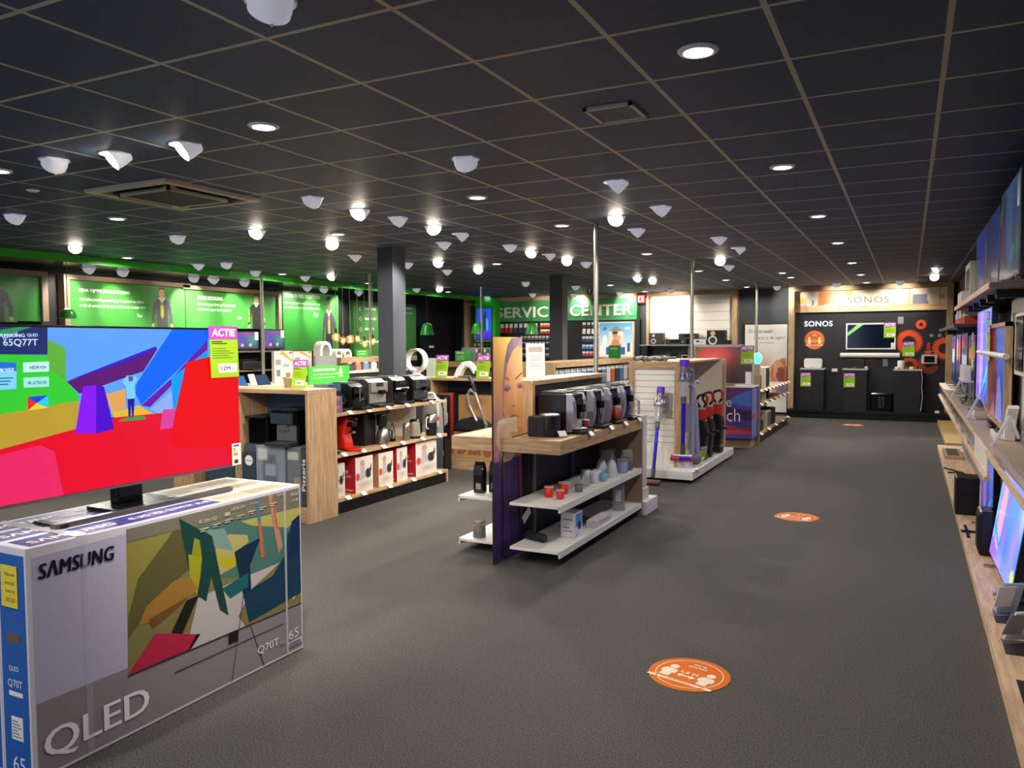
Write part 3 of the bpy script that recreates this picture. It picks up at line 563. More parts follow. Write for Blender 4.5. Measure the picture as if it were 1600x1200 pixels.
b=MB(); text(b,'SONOS',(-2.08,18.58,1.99),PX,PZ,.58,.115,mat('#eef6ff',.5,0,1.2),.005,0,1.05,.02); b.build('lit_lettering',bb)
OR=mat('#e2501e',.5); OR2=mat('#c8401c',.5); b=MB()
def ring(mb,x,z,ro,ri,m,teeth=0):
    n=teeth*4 if teeth else 40; v=[];f=[]
    for i in range(n):
        a=2*math.pi*i/n; r=ro*(1 if not teeth or i%4<2 else .86); v+=[(x+r*math.cos(a),18.592,z+r*math.sin(a)),(x+ri*math.cos(a),18.592,z+ri*math.sin(a))]
    for i in range(n): j=(i+1)%n; f.append((2*i,2*i+1,2*j+1,2*j))
    mb.faces(v,f,m)
for a_ in ((.22,2.0,.1,.035,OR),(0,1.63,.27,.13,OR,40),(.66,1.5,.24,.11,OR,26),(.37,1.16,.19,.07,mat('#8a3018',.5)),(-.72,1.2,.1,.04,mat('#4a1c1c',.5))): b=MB(); ring(b,*a_); b.build('printed_ring',bb)
b=MB()
for i in range(6): b.cyl((.36+.01*(i%2),18.592,1.42+i*.035),(.36+.01*(i%2),18.596,1.42+i*.035),.03,OR,n=10)
for i in range(9): a=i*.7; b.cyl((.02+.12*math.cos(a),18.59,1.17+.1*math.sin(a)),(.02+.12*math.cos(a),18.594,1.17+.1*math.sin(a)),.045,OR2,n=12)
b.box(.3,.42,18.59,18.6,1.38,1.45,OR); 
b.build('printed_shape',bb)
b=MB()
for x0,x1,z0,z1 in ((-.22,-.11,2.02,2.17),(.38,.45,1.74,1.8),(.53,.6,1.74,1.8),(-.49,-.4,1.12,1.28)): b.box(x0,x1,18.585,18.6,z0,z1,mat('#8c8c92'))
b.build('info_label',bb)
P=MB(); P.box(-2.32,.76,18.1,18.6,0,.13,BLACK); P.box(-2.36,.78,18.06,18.6,.13,.185,mat('#17181b',.3)); single(P,'display_platform','low black platform below the speaker wall','platform',(-.8,18.3,0))
def orange_sign(t,c,r,right,up,n,thick=.004):
    c=Vector(c); right=Vector(right).normalized(); up=Vector(up).normalized(); n=Vector(n)
    dc=MB().cyl(c,c+n*thick,r,mat('#dc7028',.85,0,0,0,0,.1),n=48).build('disc',t); W_=mat('#efe2c8',.85,0,0,0,0,.1); k=c+n*(thick+.0008)
    b=MB(); q=lambda x,y:k+right*(x*r)+up*(y*r)
    pr=40; v=[];f=[]
    for i in range(pr): a=2*math.pi*i/pr; v+=[q(.84*math.cos(a),.84*math.sin(a)),q(.815*math.cos(a),.815*math.sin(a))]
    for i in range(pr): j=(i+1)%pr; f.append((2*i,2*j,2*j+1,2*i+1))
    b.faces(v,f,W_)
    for s in (-1,1):
        x=s*.5
        b.face([q(x+.12*math.cos(a*.524),.2+.12*math.sin(a*.524)) for a in range(12)],W_)
        b.face([q(x-.2,-.02),q(x-.2,-.2),q(x-.13,-.2),q(x-.13,-.42),q(x+.13,-.42),q(x+.13,-.2),q(x+.2,-.2),q(x+.2,-.02),q(x+.12,.06),q(x-.12,.06)],W_)
    b.face([q(-.25,-.18),q(-.12,-.08),q(-.12,-.15),q(.12,-.15),q(.12,-.08),q(.25,-.18),q(.12,-.28),q(.12,-.21),q(-.12,-.21),q(-.12,-.28)],W_)
    b.face([q(-.86,-.6),q(.86,-.6),q(.86,-.5),q(-.86,-.5)],W_)
    b.build('pictogram',dc); b=MB()
    text(b,'1,5 M',q(0,.02),right,up,.46*r,.16*r,W_,.03,0,1,0,True); text(b,'Voor de',q(0,.6),right,up,.36*r,.1*r,W_,.03,0,1,0,True); text(b,'zekerheid',q(0,.46),right,up,.5*r,.1*r,W_,.03,0,1,0,True); text(b,'HOUD AFSTAND',q(0,-.55),right,up,.6*r,.06*r,mat('#c86428'),.02,0,1,.0005,True); b.build('lettering',dc)
t=thing('distance_sticker','round orange distance sticker on the black speaker wall','sticker',(-1.87,18.6,1.69)); orange_sign(t,(-1.87,18.6,1.69),.21,PX,PZ,NY)
def floor_sticker(x,y,lb):
    t=thing('floor_sticker',lb,'sticker',(x,y,0)); orange_sign(t,(x,y,.0005),.2,(.97,-.24,0),(.24,.97,0),PZ,.002)
floor_sticker(-.95,3.834,'round orange distance sticker on the carpet nearest the camera'); floor_sticker(-.917,7.79,'round orange distance sticker on the carpet level with the vacuum display'); floor_sticker(-.96,16.9,'round orange distance sticker on the carpet before the speaker wall')
# ---------------------------------------------------------------- price signs (purple head, lime body, white price ticket)
PUR=mat('#b04aba',.5); LIME=mat('#9cc81e',.5); PAPER=mat('#f3f1ec',.6); INKD=mat('#2a2a2c',.6)
def price_sign(label,o,right,up,w,h,price='',card=None,lean=None,group='price signs'):
    # o: lower left corner of the card's face
    o=Vector(o); r=Vector(right).normalized(); u=Vector(up).normalized(); n=r.cross(u)
    t=thing('price_sign',label,'price sign',tuple(o),group); q=lambda x,y,k=0:o+r*(x*w)+u*(y*h)+n*k
    def slab(x0,x1,y0,y1,k0,k1,m,nm):
        b=MB(); A=[q(x0,y0,k0),q(x1,y0,k0),q(x1,y1,k0),q(x0,y1,k0)]; B=[q(x0,y0,k1),q(x1,y0,k1),q(x1,y1,k1),q(x0,y1,k1)]
        b.faces(A+B,[(3,2,1,0),(4,5,6,7),(0,1,5,4),(1,2,6,5),(2,3,7,6),(3,0,4,7)],m); return b.build(nm,t)
    bo=slab(0,1,0,.745,-.004,0,LIME,'card_body'); hd=slab(-.02,1.0,.745,1,-.004,.001,PUR,'card_header'); slab(.26,.92,.09,.27,0,.0015,PAPER,'price_ticket')
    b=MB(); text(b,'ACTIE',q(.06,.80,.002),right,up,w*.86,h*.15,mat('#fbf4fa',.5),.03,.12); b.build('header_lettering',hd); b=MB()
    if h>.22 or price:
        for i,(x,y) in enumerate(((.06,.69),(.06,.655))): b.face([q(x,y,.001),q(x+.38+.16*i,y,.001),q(x+.38+.16*i,y+.018,.001),q(x,y+.018,.001)],INKD)
        for i in range(5): b.face([q(.06,.56-.045*i,.001),q(.55+.35*((i*7)%5)/5,.56-.045*i,.001),q(.55+.35*((i*7)%5)/5,.568-.045*i,.001),q(.06,.568-.045*i,.001)],INKD)
        text(b,price or '449,-',q(.36,.13,.002),right,up,w*.44,h*.085,INKD,.02)
    b.build('lettering',bo) if b.v else 0; return t
# ---------------------------------------------------------------- speaker wall products
WPL=mat('#e6e2da',.45)
def rtv(label,x0,x1,y,z0,z1,rim,scr,t=.04):
    T=thing('television',label,'television',((x0+x1)/2,y,z0)); MB().box(x0,x1,y,y+t,z0,z1,rim).build('housing',T,bevel=.004); MB().box(x0+.03,x1-.03,y-.003,y,z0+.03,z1-.03,scr).build('screen',T); return T
T=rtv('flat television with white rim hung on the black speaker wall',-1.225,-.25,18.53,1.48,2.045,WHITE,mat('#0d1426',.1))
b=MB(); b.face([(-1.2,18.525,1.83),(-1.0,18.525,2.02),(-.87,18.525,2.02),(-1.2,18.525,1.76)],mat('#8ad27a',.5)); b.build('corner_ribbon',T); MB().box(-.34,-.27,18.522,18.527,1.51,1.62,PAPER).build('energy_label',T)
price_sign('small price sign on the white rimmed television',(-.48,18.518,1.73),PX,PZ,.23,.32)
price_sign('small price sign on the largest red printed ring',(-.12,18.57,1.33),PX,PZ,.23,.31)
t=thing('soundbar','long white soundbar under the white rimmed television','soundbar',(-.75,18.55,1.35)); MB().cyl((-1.33,18.53,1.355),(-.17,18.53,1.355),.052,WPL,n=20).build('body',t); MB().box(-1.2,-.3,18.53,18.6,1.33,1.38,DGREY).build('wall_bracket',t)
def plinth(label,x0,x1,z):
    t=thing('display_plinth',label,'plinth',((x0+x1)/2,18.35,.185)); MB().box(x0,x1,18.2,18.58,.185,z-.03,mat('#1a1b1e',.45)).build('body',t); MB().box(x0-.02,x1+.02,18.18,18.58,z-.03,z,mat('#b8b4ac',.4)).build('top_plate',t)
plinth('black plinth with the white speaker on the speaker wall',-2.1,-1.63,1.075); plinth('black plinth under the black curved speaker',-1.24,-.78,1.075); plinth('black plinth carrying the white cylinder speaker',-.26,.23,1.07)
price_sign('small price sign on the plinth under the white speaker',(-2.1,18.17,.68),PX,PZ,.21,.3); price_sign('small price sign on the plinth under the black speaker',(-1.23,18.17,.68),PX,PZ,.22,.3)
def rspk(label,x0,x1,z,h,m,y=18.3):
    t=thing('wireless_speaker',label,'speaker',((x0+x1)/2,y+.07,z)); b=MB(); r=.05; w=x1-x0
    pts=[]
    for cx,cz,a0 in ((x1-r,z+h-r,0),(x0+r,z+h-r,90),(x0+r,z+r,180),(x1-r,z+r,270)):
        for k in range(5): a=math.radians(a0+k*22.5); pts.append((cx+r*math.cos(a),cz+r*math.sin(a)))
    b.prism(pts,'y',y,y+.14,m); b.build('body',t,bevel=.012); MB().box((x0+x1)/2-.03,(x0+x1)/2+.03,y-.002,y,z+h*.1,z+h*.14,mat('#88888a')).build('nameplate',t)
rspk('rounded white wireless speaker on the left plinth',-2.05,-1.68,1.075,.21,WPL); rspk('rounded black wireless speaker on the middle plinth',-1.22,-.83,1.075,.2,mat('#141416',.5))
t=thing('cylinder_speaker','white cylinder speaker on the right plinth','speaker',(-.14,18.3,1.07)); b=MB(); b.lathe([(.06,0),(.068,.02),(.068,.16),(.06,.175),(.001,.178)],(-.14,18.35,1.07),WPL); b.build('body',t); MB().cyl((-.14,18.35,1.248),(-.14,18.35,1.25),.05,mat('#c4c2bc'),n=20).build('touch_ring',t)
for x,lb in ((-.21,'small white puck at the left of the white cylinder speaker'),(.06,'small white puck right of the white cylinder speaker')): single(MB().lathe([(.035,0),(.045,.01),(.045,.04),(.03,.05),(.001,.052)],(x,18.26,1.07),WPL),'speaker_puck',lb,'puck',(x,18.26,1.07))
single(MB().box(-.92,-.78,18.35,18.5,1.075,1.12,WPL),'speaker_dock','small white dock at the right end of the middle plinth','dock',(-.85,18.4,1.075),None,.01)
single(MB().box(-1.5,-1.38,18.48,18.6,.99,1.06,WPL),'network_player','small white box on the wall between the left plinths','box',(-1.44,18.5,.99),None,.012)
t=thing('subwoofer','black subwoofer with slot on platform between two plinths','subwoofer',(-.5,18.4,.185)); MB().box(-.72,-.28,18.3,18.55,.185,.57,GBLACK).build('body',t,bevel=.03); b=MB(); b.box(-.55,-.45,18.295,18.3,.26,.48,mat('#4a4a50')); b.box(-.535,-.465,18.292,18.296,.275,.465,BLACK); b.build('slot',t)
t=thing('tablet','grey rimmed wall tablet below the orange printed gear','tablet',(.39,18.5,1.18)); MB().box(.24,.53,18.5,18.54,1.18,1.37,mat('#c8c4be',.4)).build('rim',t,bevel=.012); MB().box(.29,.48,18.496,18.5,1.21,1.34,GBLACK).build('screen',t); MB().box(.35,.42,18.54,18.6,1.22,1.32,DGREY).build('wall_arm',t)
single(MB().box(.5,.58,18.15,18.2,.185,.23,PAPER),'ticket','small white ticket on black platform at its right end','ticket',(.54,18.17,.185))
b=MB(); b.tube([(.24,18.2,1.06),(.26,18.2,.9),(.25,18.2,.7),(.27,18.2,.5),(.24,18.2,.2)],.006,mat('#d8d8da')); single(b,'power_cable','thin pale cable hanging down the right plinth','cable',(.24,18.2,.19))
# ---------------------------------------------------------------- coffee counter (middle row)
t=thing('coffee_counter','oak coffee counter with thick worktop and white shelves below','counter',(-2.72,6.2,0))
wt=MB().box(-3.17,-2.262,5.235,7.19,.84,.942,WOODX).build('worktop',t,bevel=.002); MB().box(-2.262,-2.25,5.235,7.19,.84,.942,WOODY).build('front_edge',wt)
MB().box(-3.2,-2.25,7.19,7.225,0,.942,mat('#8d7862',.5)).build('end_panel',t); MB().box(-2.76,-2.68,5.6,7.19,.05,.84,mat('#14161f',.5)).build('back_panel',t)
b=MB(); b.box(-2.95,-2.5,5.7,7.19,.0,.09,mat('#0c0c0e')); b.build('plinth',t)
for y in (5.66,6.45): MB().box(-2.68,-2.655,y,y+.025,.05,.84,SATIN).build('upright',t)
SHW=mat('#ece9e4',.4)
for z in (.465,.13):
    b=MB(); b.box(-2.66,-2.25,5.22,7.19,z-.022,z,SHW); b.box(-2.262,-2.248,5.22,7.19,z-.05,z+.001,SHW); b.build('shelf',t,bevel=.002)
for z in (.445,.1):
    b=MB(); b.box(-3.2,-2.78,5.38,7.19,z-.022,z,SHW); b.box(-3.202,-3.188,5.38,7.19,z-.05,z+.001,SHW); b.build('shelf',t,bevel=.002)
for i,(x,y) in enumerate(((-2.55,5.75),(-2.9,5.75))): MB().cyl((x,y,0),(x,y,.09),.015,CHROME,n=10).build('foot',t)
t=thing('counter_riser','raised oak box with black front along the coffee counter','riser',(-2.8,6.4,.942))
MB().box(-2.96,-2.64,5.6,7.3,1.325,1.36,WOODY).build('top_board',t); MB().box(-2.96,-2.64,5.6,5.64,.942,1.325,WOODZ).build('end_board',t); MB().box(-2.9,-2.66,5.64,7.18,.942,1.325,mat('#15161a',.5)).build('black_front',t)
# poster of a face crossing the counter end
t=thing('tall_poster','tall poster of a woman\'s face with a cream coffee cup','poster',(-2.737,5.36,0)); MB().box(-2.752,-2.737,5.12,5.61,.003,1.705,mat('#16131c',.5)).build('panel',t)
u=lambda x:(x-105)/145
vv=lambda y:1-(y-20)/1150
q=lambda *a:[(u(x),vv(y)) for x,y in a]
hair='#7a6488'
fo=[('l',.45,1,'#d98a72','#f6bf62'),('l',0,.45,'#2c2450','#c07a78'),('g',.3,.98,.5,.1,'#ffc860',.8),('g',0,.62,.25,.08,'#b87aa8',.7),
 ('p',q((150,430),(150,250),(160,140),(175,60),(195,25),(252,15),(252,430)),hair),('n',q((160,140),(178,60),(200,22),(252,18),(252,75),(200,80),(170,150)),'#8a7a9a','#5a4a78',3),
 ('p',q((152,400),(156,270),(172,160),(200,90),(225,68),(252,80),(252,510),(215,480),(185,445),(160,430)),'#efae76'),
 ('g',u(240),vv(180),.25,.1,'#f8c88a',.8),('g',u(160),vv(300),.1,.1,'#d88a6a',.6),('g',u(185),vv(400),.12,.04,'#e09a6a',.5),
 ('p',q((160,222),(183,238),(182,245),(160,230)),'#5a3a4a'),('p',q((212,236),(250,203),(250,212),(216,244)),'#5a3a4a'),
 ('g',u(172),vv(283),.1,.012,'#7a4a9a',.9),('g',u(238),vv(275),.12,.012,'#7a4a9a',.9),('p',q((158,284),(172,292),(190,284),(190,288),(172,298),(158,292)),'#2a1a4a'),('p',q((222,276),(236,284),(252,280),(252,286),(236,290),(222,281)),'#2a1a4a'),
 ('g',u(215),vv(340),.06,.05,'#ffd29a',.7),('p',q((193,376),(200,386),(210,380),(204,378)),'#a84a34'),('p',q((183,436),(200,424),(212,432),(232,440),(222,450),(195,446)),'#c84a44'),('g',u(205),vv(434),.06,.006,'#e06a5a',.8),
 ('p',q((105,640),(112,560),(125,560),(150,655),(130,672),(110,665)),'#c07a98'),('p',q((105,600),(120,590),(135,640),(115,650)),'#d08aa0'),
 ('l',0,vv(655),'#1c1640','#4a3a78'),('n',q((100,665),(252,655),(252,1180),(100,1180)),'#5a3f86','#241c50',5),('p',q((228,655),(252,650),(252,1000),(240,1010)),'#9a5a6a'),('g',u(150),vv(700),.4,.05,'#3c2c6c',.8),
 ('p',q((122,460),(150,445),(222,440),(224,560),(206,640),(190,662),(152,662),(118,560)),'#eed8b4'),('g',u(140),vv(560),.1,.1,'#d8b890',.6),('e',u(172),vv(452),.33,.012,'#f8e8cc')]
picture('print',t,(-2.7365,5.12,.003),PY,PZ,.49,1.702,70,210,'#e0a068',fo)
b=MB(); b.tube([(-2.66,5.62,.955),(-2.68,5.4,.948),(-2.68,5.32,.945),(-2.72,5.245,.9),(-2.728,5.24,.7),(-2.728,5.25,.4),(-2.728,5.235,.05),(-2.73,5.3,.012)],.004,BLACK); single(b,'power_cable','black cable from the milk cooler down over the poster','cable',(-2.7,5.24,.01))
t=thing('leaflet','white folded leaflet sticking out beside the poster edge','leaflet',(-2.65,5.5,.25)); b=MB(); b.obox((-2.66,5.52,.31),(.003,.14,.07),Matrix.Rotation(.5,3,'X'),PAPER); b.build('sheet',t)
# coffee machines facing the aisle (+X)
SILVER_LIT=mat('#a9a7b4',.3,.6)  # silver with the screens' lilac light mixed into its colour
def big_machine(label,y0,y1,cup=0,front=SILVER_LIT,x0=-2.63,x1=-2.345,h=.32,z=.942,grp='espresso machines on the coffee counter'):
    w=y1-y0; t=thing('espresso_machine',label,'coffee machine',((x0+x1)/2,(y0+y1)/2,z),grp)
    MB().box(x0,x1-.035,y0,y1,z+.015,z+h,mat('#121215',.25)).build('body',t,bevel=.012)
    b=MB(); b.box(x0+.02,x1-.06,y0+.02,y1-.02,z+h,z+h+.012,mat('#1c1c1f',.4)); b.build('lid',t,bevel=.004)
    MB().box(x0+.1,x0+.2,y0+w*.3,y1-w*.3,z+h+.012,z+h+.02,SATIN).build('bean_hatch',t)
    for a,c in ((y0,y0+w*.22),(y1-w*.22,y1)):
        pts=[(x1-.036,z+.02),(x1+.005,z+.02)]+[(x1+.005+.022*math.sin(math.pi*k/6),z+.02+(h-.03)*k/6) for k in range(1,6)]+[(x1-.005,z+h-.005),(x1-.036,z+h-.005)]
        MB().prism(pts,'y',a,c,front).build('silver_side',t)
    b=MB(); b.box(x1-.036,x1+.01,y0+w*.22,y1-w*.22,z+.2,z+h-.01,GBLACK); b.box(x1-.036,x1-.02,y0+w*.22,y1-w*.22,z+.03,z+.2,GBLACK); fp=b.build('front_panel',t)
    MB().box(x1+.01,x1+.013,y0+w*.3,y1-w*.3,z+.235,z+.285,mat('#28324c',.1)).build('display',fp)
    b=MB(); b.box(x1-.02,x1+.06,(y0+y1)/2-.028,(y0+y1)/2+.028,z+.17,z+.23,GBLACK); 
    for s in (-.014,.014): b.cyl((x1+.035,(y0+y1)/2+s,z+.125),(x1+.035,(y0+y1)/2+s,z+.17),.008,CHROME,n=10)
    b.build('spout',t); MB().cyl((x1+.015,y1-w*.3,z+.09),(x1+.015,y1-w*.3,z+.2),.007,CHROME,n=8).build('milk_pipe',t)
    dt=MB().box(x1-.036,x1+.1,y0+w*.12,y1-w*.12,z,z+.032,BLACK); dt=dt.build('drip_tray',t,bevel=.008); b=MB()
    for k in range(6): b.box(x1+.0,x1+.09,y0+w*.2+k*w*.1,y0+w*.24+k*w*.1,z+.032,z+.036,CHROME)
    b.build('drip_grille',dt); return t
big_machine('black espresso machine with silver front nearest the poster',5.66,5.95); big_machine('black espresso machine behind the nearest on the coffee counter',6.1,6.38)
big_machine('black espresso machine with a red cup on its tray',6.5,6.8); big_machine('farthest espresso machine on the coffee counter, beside the oak end panel',6.88,7.17,0,mat('#b4b4c8',.3,.5))
def cup(name,label,c,r,h,mo,mi=None,handle=False,group=None,taper=.82,cat='cup'):
    t=thing(name,label,cat,c,group); b=MB(); b.lathe([(r*taper*.9,0),(r*taper,.004),(r,h),(r*.9,h),(r*taper*.85,.01),(.0005,.01)],c,mo,20); b.build('body',t)
    if mi: MB().lathe([(r*.995,h-.004),(r*1.01,h),(r*.9,h+.001),(r*.88,h-.004)],c,mi,20).build('rim',t)
    if handle:
        x,y,z=c; k=[(x,y+r*.9+.024*math.sin(math.pi*i/6),z+h*.25+h*.5*i/6) for i in range(7)]; MB().tube(k,.005,mo).build('handle',t)
    return t
CLR=glass('#dfe6ee',.17)
t=thing('saucer','white saucer on the drip tray of the nearest espresso machine','saucer',(-2.31,5.74,.98)); MB().lathe([(.03,0),(.065,.008),(.067,.011),(.03,.004),(.0005,.003)],(-2.31,5.74,.981),WHITE).build('plate',t)
cup('glass','clear glass on the white saucer',(-2.31,5.74,.99),.03,.07,CLR,None,False,None,.85,'glass'); cup('paper_cup','small red paper cup behind the clear glass',(-2.3,5.87,.98),.03,.065,mat('#8c3028',.5),mat('#e8dcd0'))
cup('paper_cup','tall red brown paper cup on the third espresso machine',(-2.31,6.64,.98),.042,.115,mat('#963c2c',.5),mat('#e8dcd0'))
t=thing('milk_cooler','black round milk cooler with ribbed side on the counter corner','milk cooler',(-2.5,5.48,.942)); b=MB(); b.lathe([(.075,0),(.078,.01),(.078,.15),(.076,.16)],(-2.45,5.5,.942),mat('#17181c',.3),28); b.build('drum',t)
MB().lathe([(.078,.16),(.08,.168),(.07,.176),(.0005,.178)],(-2.45,5.5,.942),STEEL,28).build('lid',t); cu_=MB().box(-2.6,-2.46,5.42,5.58,.942,1.1,mat('#141417',.4)).build('cooling_unit',t,bevel=.008); b=MB()
for k in range(11): b.box(-2.602,-2.53,5.414,5.42,.965+k*.011,.97+k*.011,mat('#2c2c30',.4))
b.build('cooling_ribs',cu_); b=MB(); text(b,'C',(-2.377,5.52,1.01),PY,PZ,.012,.035,PAPER); b.build('mark',t)
def ticket(label,c,rz=0,group='price tickets on the coffee counter',w=.075,h=.05,tilt=.9,axis='x'):
    b=MB(); r=Matrix.Rotation(rz,3,'Z')@Matrix.Rotation(tilt,3,'Y'); b.obox(c,(h,w,.002),r,PAPER); b.obox(Vector(c)+r@Vector((.012,0,-.004)),(h*.4,w*.8,.002),r,CLR); return single(b,'price_ticket',label,'price ticket',c,group)
for y,l in ((5.5,'leaning against the milk cooler'),(5.82,'below the nearest espresso machine'),(6.3,'below the second espresso machine'),(6.68,'below the third espresso machine'),(7.08,'at the oak end panel of the coffee counter')):
    ticket('white price ticket '+l,(-2.345 if y==5.5 else -2.235,y,.968 if y==5.5 else .945),-.5 if y==5.5 else 0)
t=thing('paper_stand','white printed sheet standing slanted on the raised oak box','sign',(-2.85,6.08,1.36)); b=MB(); r=Matrix.Rotation(.35,3,'Z')@Matrix.Rotation(.12,3,'X'); b.obox((-2.85,6.1,1.505),(.16,.004,.3),r,PAPER); b.build('sheet',t)
b=MB()
for i,(k,w) in enumerate(((.1,.12),(.05,.1),(.03,.11),(.01,.09),(-.02,.12),(-.04,.1),(-.06,.11))): b.obox(Vector((-2.85,6.1,1.505))+r@Vector((0,-.003,k)),(w,.001,.045 if i==0 else .006),r,mat('#9a9896'))
b.build('print',t)
# posts to the ceiling
for x,y,z0,z1,l in ((-2.865,7.6,.0,CEIL,'behind the coffee counter'),(-2.84,11.48,.0,CEIL,'behind the vacuum display'),(-2.75,16.4,.0,CEIL,'at the audio shelves'),(-8.2,8.4,1.0,2.6,'before the left televisions'),(-8.26,10.99,1.0,CEIL,'left of the square grey column'),(-8.18,14.79,1.0,CEIL,'before the green screen tower')):
    t=thing('steel_post','slim steel post to the ceiling '+l,'post',(x,y,z0),'steel posts'); MB().cyl((x,y,z0),(x,y,z1),.024,mat('#c9c4b8',.3,.85),n=20).build('tube',t); MB().cyl((x+.026,y-.012,z0),(x+.026,y-.012,z1),.004,mat('#8a867c',.3,.8),n=6).build('slot',t)
# cups, jars on the white shelves
Z1=.466; RED=mat('#d6331f',.4)
for c,r,h,l in (((-2.47,5.52,Z1),.037,.085,'tall red mug at the front of the upper white shelf'),((-2.36,5.49,Z1),.033,.07,'small red mug at the edge of the upper white shelf'),((-2.42,5.7,Z1),.042,.09,'wide red mug behind the two other red mugs')): cup('mug',l,c,r,h,RED,mat('#f0d8c8'),True,'red mugs',.85)
cup('mug','small grey mug right of the red mugs',(-2.34,5.82,Z1),.036,.062,mat('#6e7470',.5),None,True); 
for i,(x,y) in enumerate(((-2.44,5.86),(-2.36,5.96),(-2.46,6.0),(-2.37,6.06),(-2.48,6.12),(-2.4,6.14))): cup('glass_cup','clear glass cup in the cluster behind the grey mug',(x,y,Z1),.036,.075,CLR,None,i%2==0,'clear glass cups',.9,'glass')
cup('mug','white tall mug right of the clear cups',(-2.37,6.24,Z1),.04,.1,mat('#d6d2de',.4)); cup('mug','white mug behind the tall white mug',(-2.47,6.3,Z1),.042,.1,mat('#d0ccd4',.4))
cup('mug','pale turquoise mug on the upper white shelf',(-2.33,6.36,Z1),.036,.072,mat('#7ab8c4',.4)); cup('mug','white mug behind the turquoise mug',(-2.42,6.44,Z1),.04,.08,mat('#c8d0dc',.4))
def canister(l,c): t=thing('canister',l,'canister',c,'white canisters'); MB().lathe([(.048,0),(.052,.01),(.05,.06),(.036,.12),(.03,.13)],c,mat('#d2d0dc',.4)).build('body',t); MB().lathe([(.03,.13),(.028,.14),(.012,.143),(.01,.155),(.0005,.157)],c,mat('#bcbac4',.4)).build('lid',t)
canister('white canister with knob lid, front of a pair',(-2.34,6.6,Z1)); canister('white canister with knob lid, back of a pair',(-2.46,6.66,Z1))
def jar(l,c,r,h,fill,fm,lidm=None,grp=None,lidr=1):
    t=thing('glass_jar',l,'jar',c,grp); MB().lathe([(r*.95,0),(r,.006),(r,h*.8),(r*.85,h*.88),(r*.85,h*.9)],c,CLR,22).build('glass',t)
    if fill: MB().lathe([(r*.9,.004),(r*.92,.008),(r*.92,h*fill),(.0005,h*fill+.004)],c,fm,20).build('contents',t)
    b=MB(); b.lathe([(r*.85,h*.9),(r*.9,h*.91),(r*.9,h*.99),(.0005,h)],c,lidm or CLR,20); b.build('lid',t)
jar('small clear jar with pale blue contents',(-2.33,6.86,Z1),.052,.13,.7,mat('#7a8cb8',.4),None,'clear jars'); jar('tall clear jar behind the pale blue one',(-2.47,6.84,Z1),.062,.2,.3,mat('#33363c'),None,'clear jars'); jar('clear jar with coffee beans beside the oak end panel',(-2.34,7.03,Z1),.055,.19,.6,mat('#2c221c'),None,'clear jars'); jar('clear empty jar at the back of the upper white shelf',(-2.5,7.0,Z1),.058,.19,0,None,None,'clear jars')
Z2=.131
t=thing('handheld_speaker','black rounded bar lying at the front of lower white shelf','speaker',(-2.55,5.45,Z2)); b=MB(); b.cyl((-2.64,5.48,Z2+.034),(-2.46,5.42,Z2+.034),.034,mat('#1a1b1c',.6),n=20); b.build('body',t,bevel=.006); MB().cyl((-2.459,5.4197,Z2+.034),(-2.456,5.4187,Z2+.034),.028,DGREY,n=20).build('end_cap',t)
t=thing('product_box','white product box with blue picture on the lower white shelf','box',(-2.36,5.7,Z2)); MB().box(-2.42,-2.30,5.64,5.79,Z2,Z2+.2,mat('#dcd8e0',.5)).build('carton',t); picture('print',t,(-2.2995,5.64,Z2),PY,PZ,.15,.2,20,26,'#d8dcec',[('p',[(.1,.45),(.1,.95),(.95,.95),(.95,.3)],'#5a96dc'),('e',.6,.45,.2,.17,'#14182c'),('p',[(.5,.3),(.55,.34),(.25,.0),(.2,.05)],'#28283c')],0); picture('side_print',t,(-2.42,5.6395,Z2),PX,PZ,.12,.2,14,22,'#dcd8e0',[('p',[(.2,.7),(.2,.76),(.8,.76),(.8,.7)],'#2a2a30'),('p',[(.2,.55),(.2,.58),(.7,.58),(.7,.55)],'#7a7a80'),('p',[(.2,.4),(.2,.45),(.6,.45),(.6,.4)],'#4a4a50'),('p',[(.2,.25),(.2,.28),(.8,.28),(.8,.25)],'#8a8a90')])
t=thing('flat_box','flat white box with tag lying on the lower white shelf','box',(-2.31,6.2,Z2)); MB().box(-2.36,-2.27,6.03,6.4,Z2,Z2+.06,mat('#d6d2d8',.5)).build('carton',t,bevel=.003); MB().box(-2.27,-2.2695,6.1,6.35,Z2+.015,Z2+.045,mat('#b8b4c4')).build('label',t)
t=thing('red_sticker_sheet','clear sheet with dark red marks lying on lower white shelf','sheet',(-2.45,6.25,Z2)); MB().box(-2.58,-2.4,5.95,6.4,Z2,Z2+.004,mat('#8e8f9a',.2)).build('sheet',t); b=MB(); b.box(-2.5,-2.47,6.2,6.26,Z2+.004,Z2+.006,mat('#6a2020')); b.box(-2.46,-2.44,6.28,6.33,Z2+.004,Z2+.006,mat('#6a2020')); b.build('marks',t)
t=thing('acrylic_sign','slanted clear sign holder near oak end panel on lower shelf','sign holder',(-2.32,6.72,Z2)); b=MB(); b.obox((-2.32,6.73,Z2+.15),(.11,.006,.3),Matrix.Rotation(.25,3,'Z')@Matrix.Rotation(.22,3,'X'),glass('#9a96a4',.65)); b.build('sheet',t); b=MB(); b.obox((-2.322,6.722,Z2+.15),(.05,.004,.12),Matrix.Rotation(.25,3,'Z')@Matrix.Rotation(.22,3,'X'),mat('#c8c4cc')); b.build('print',t)
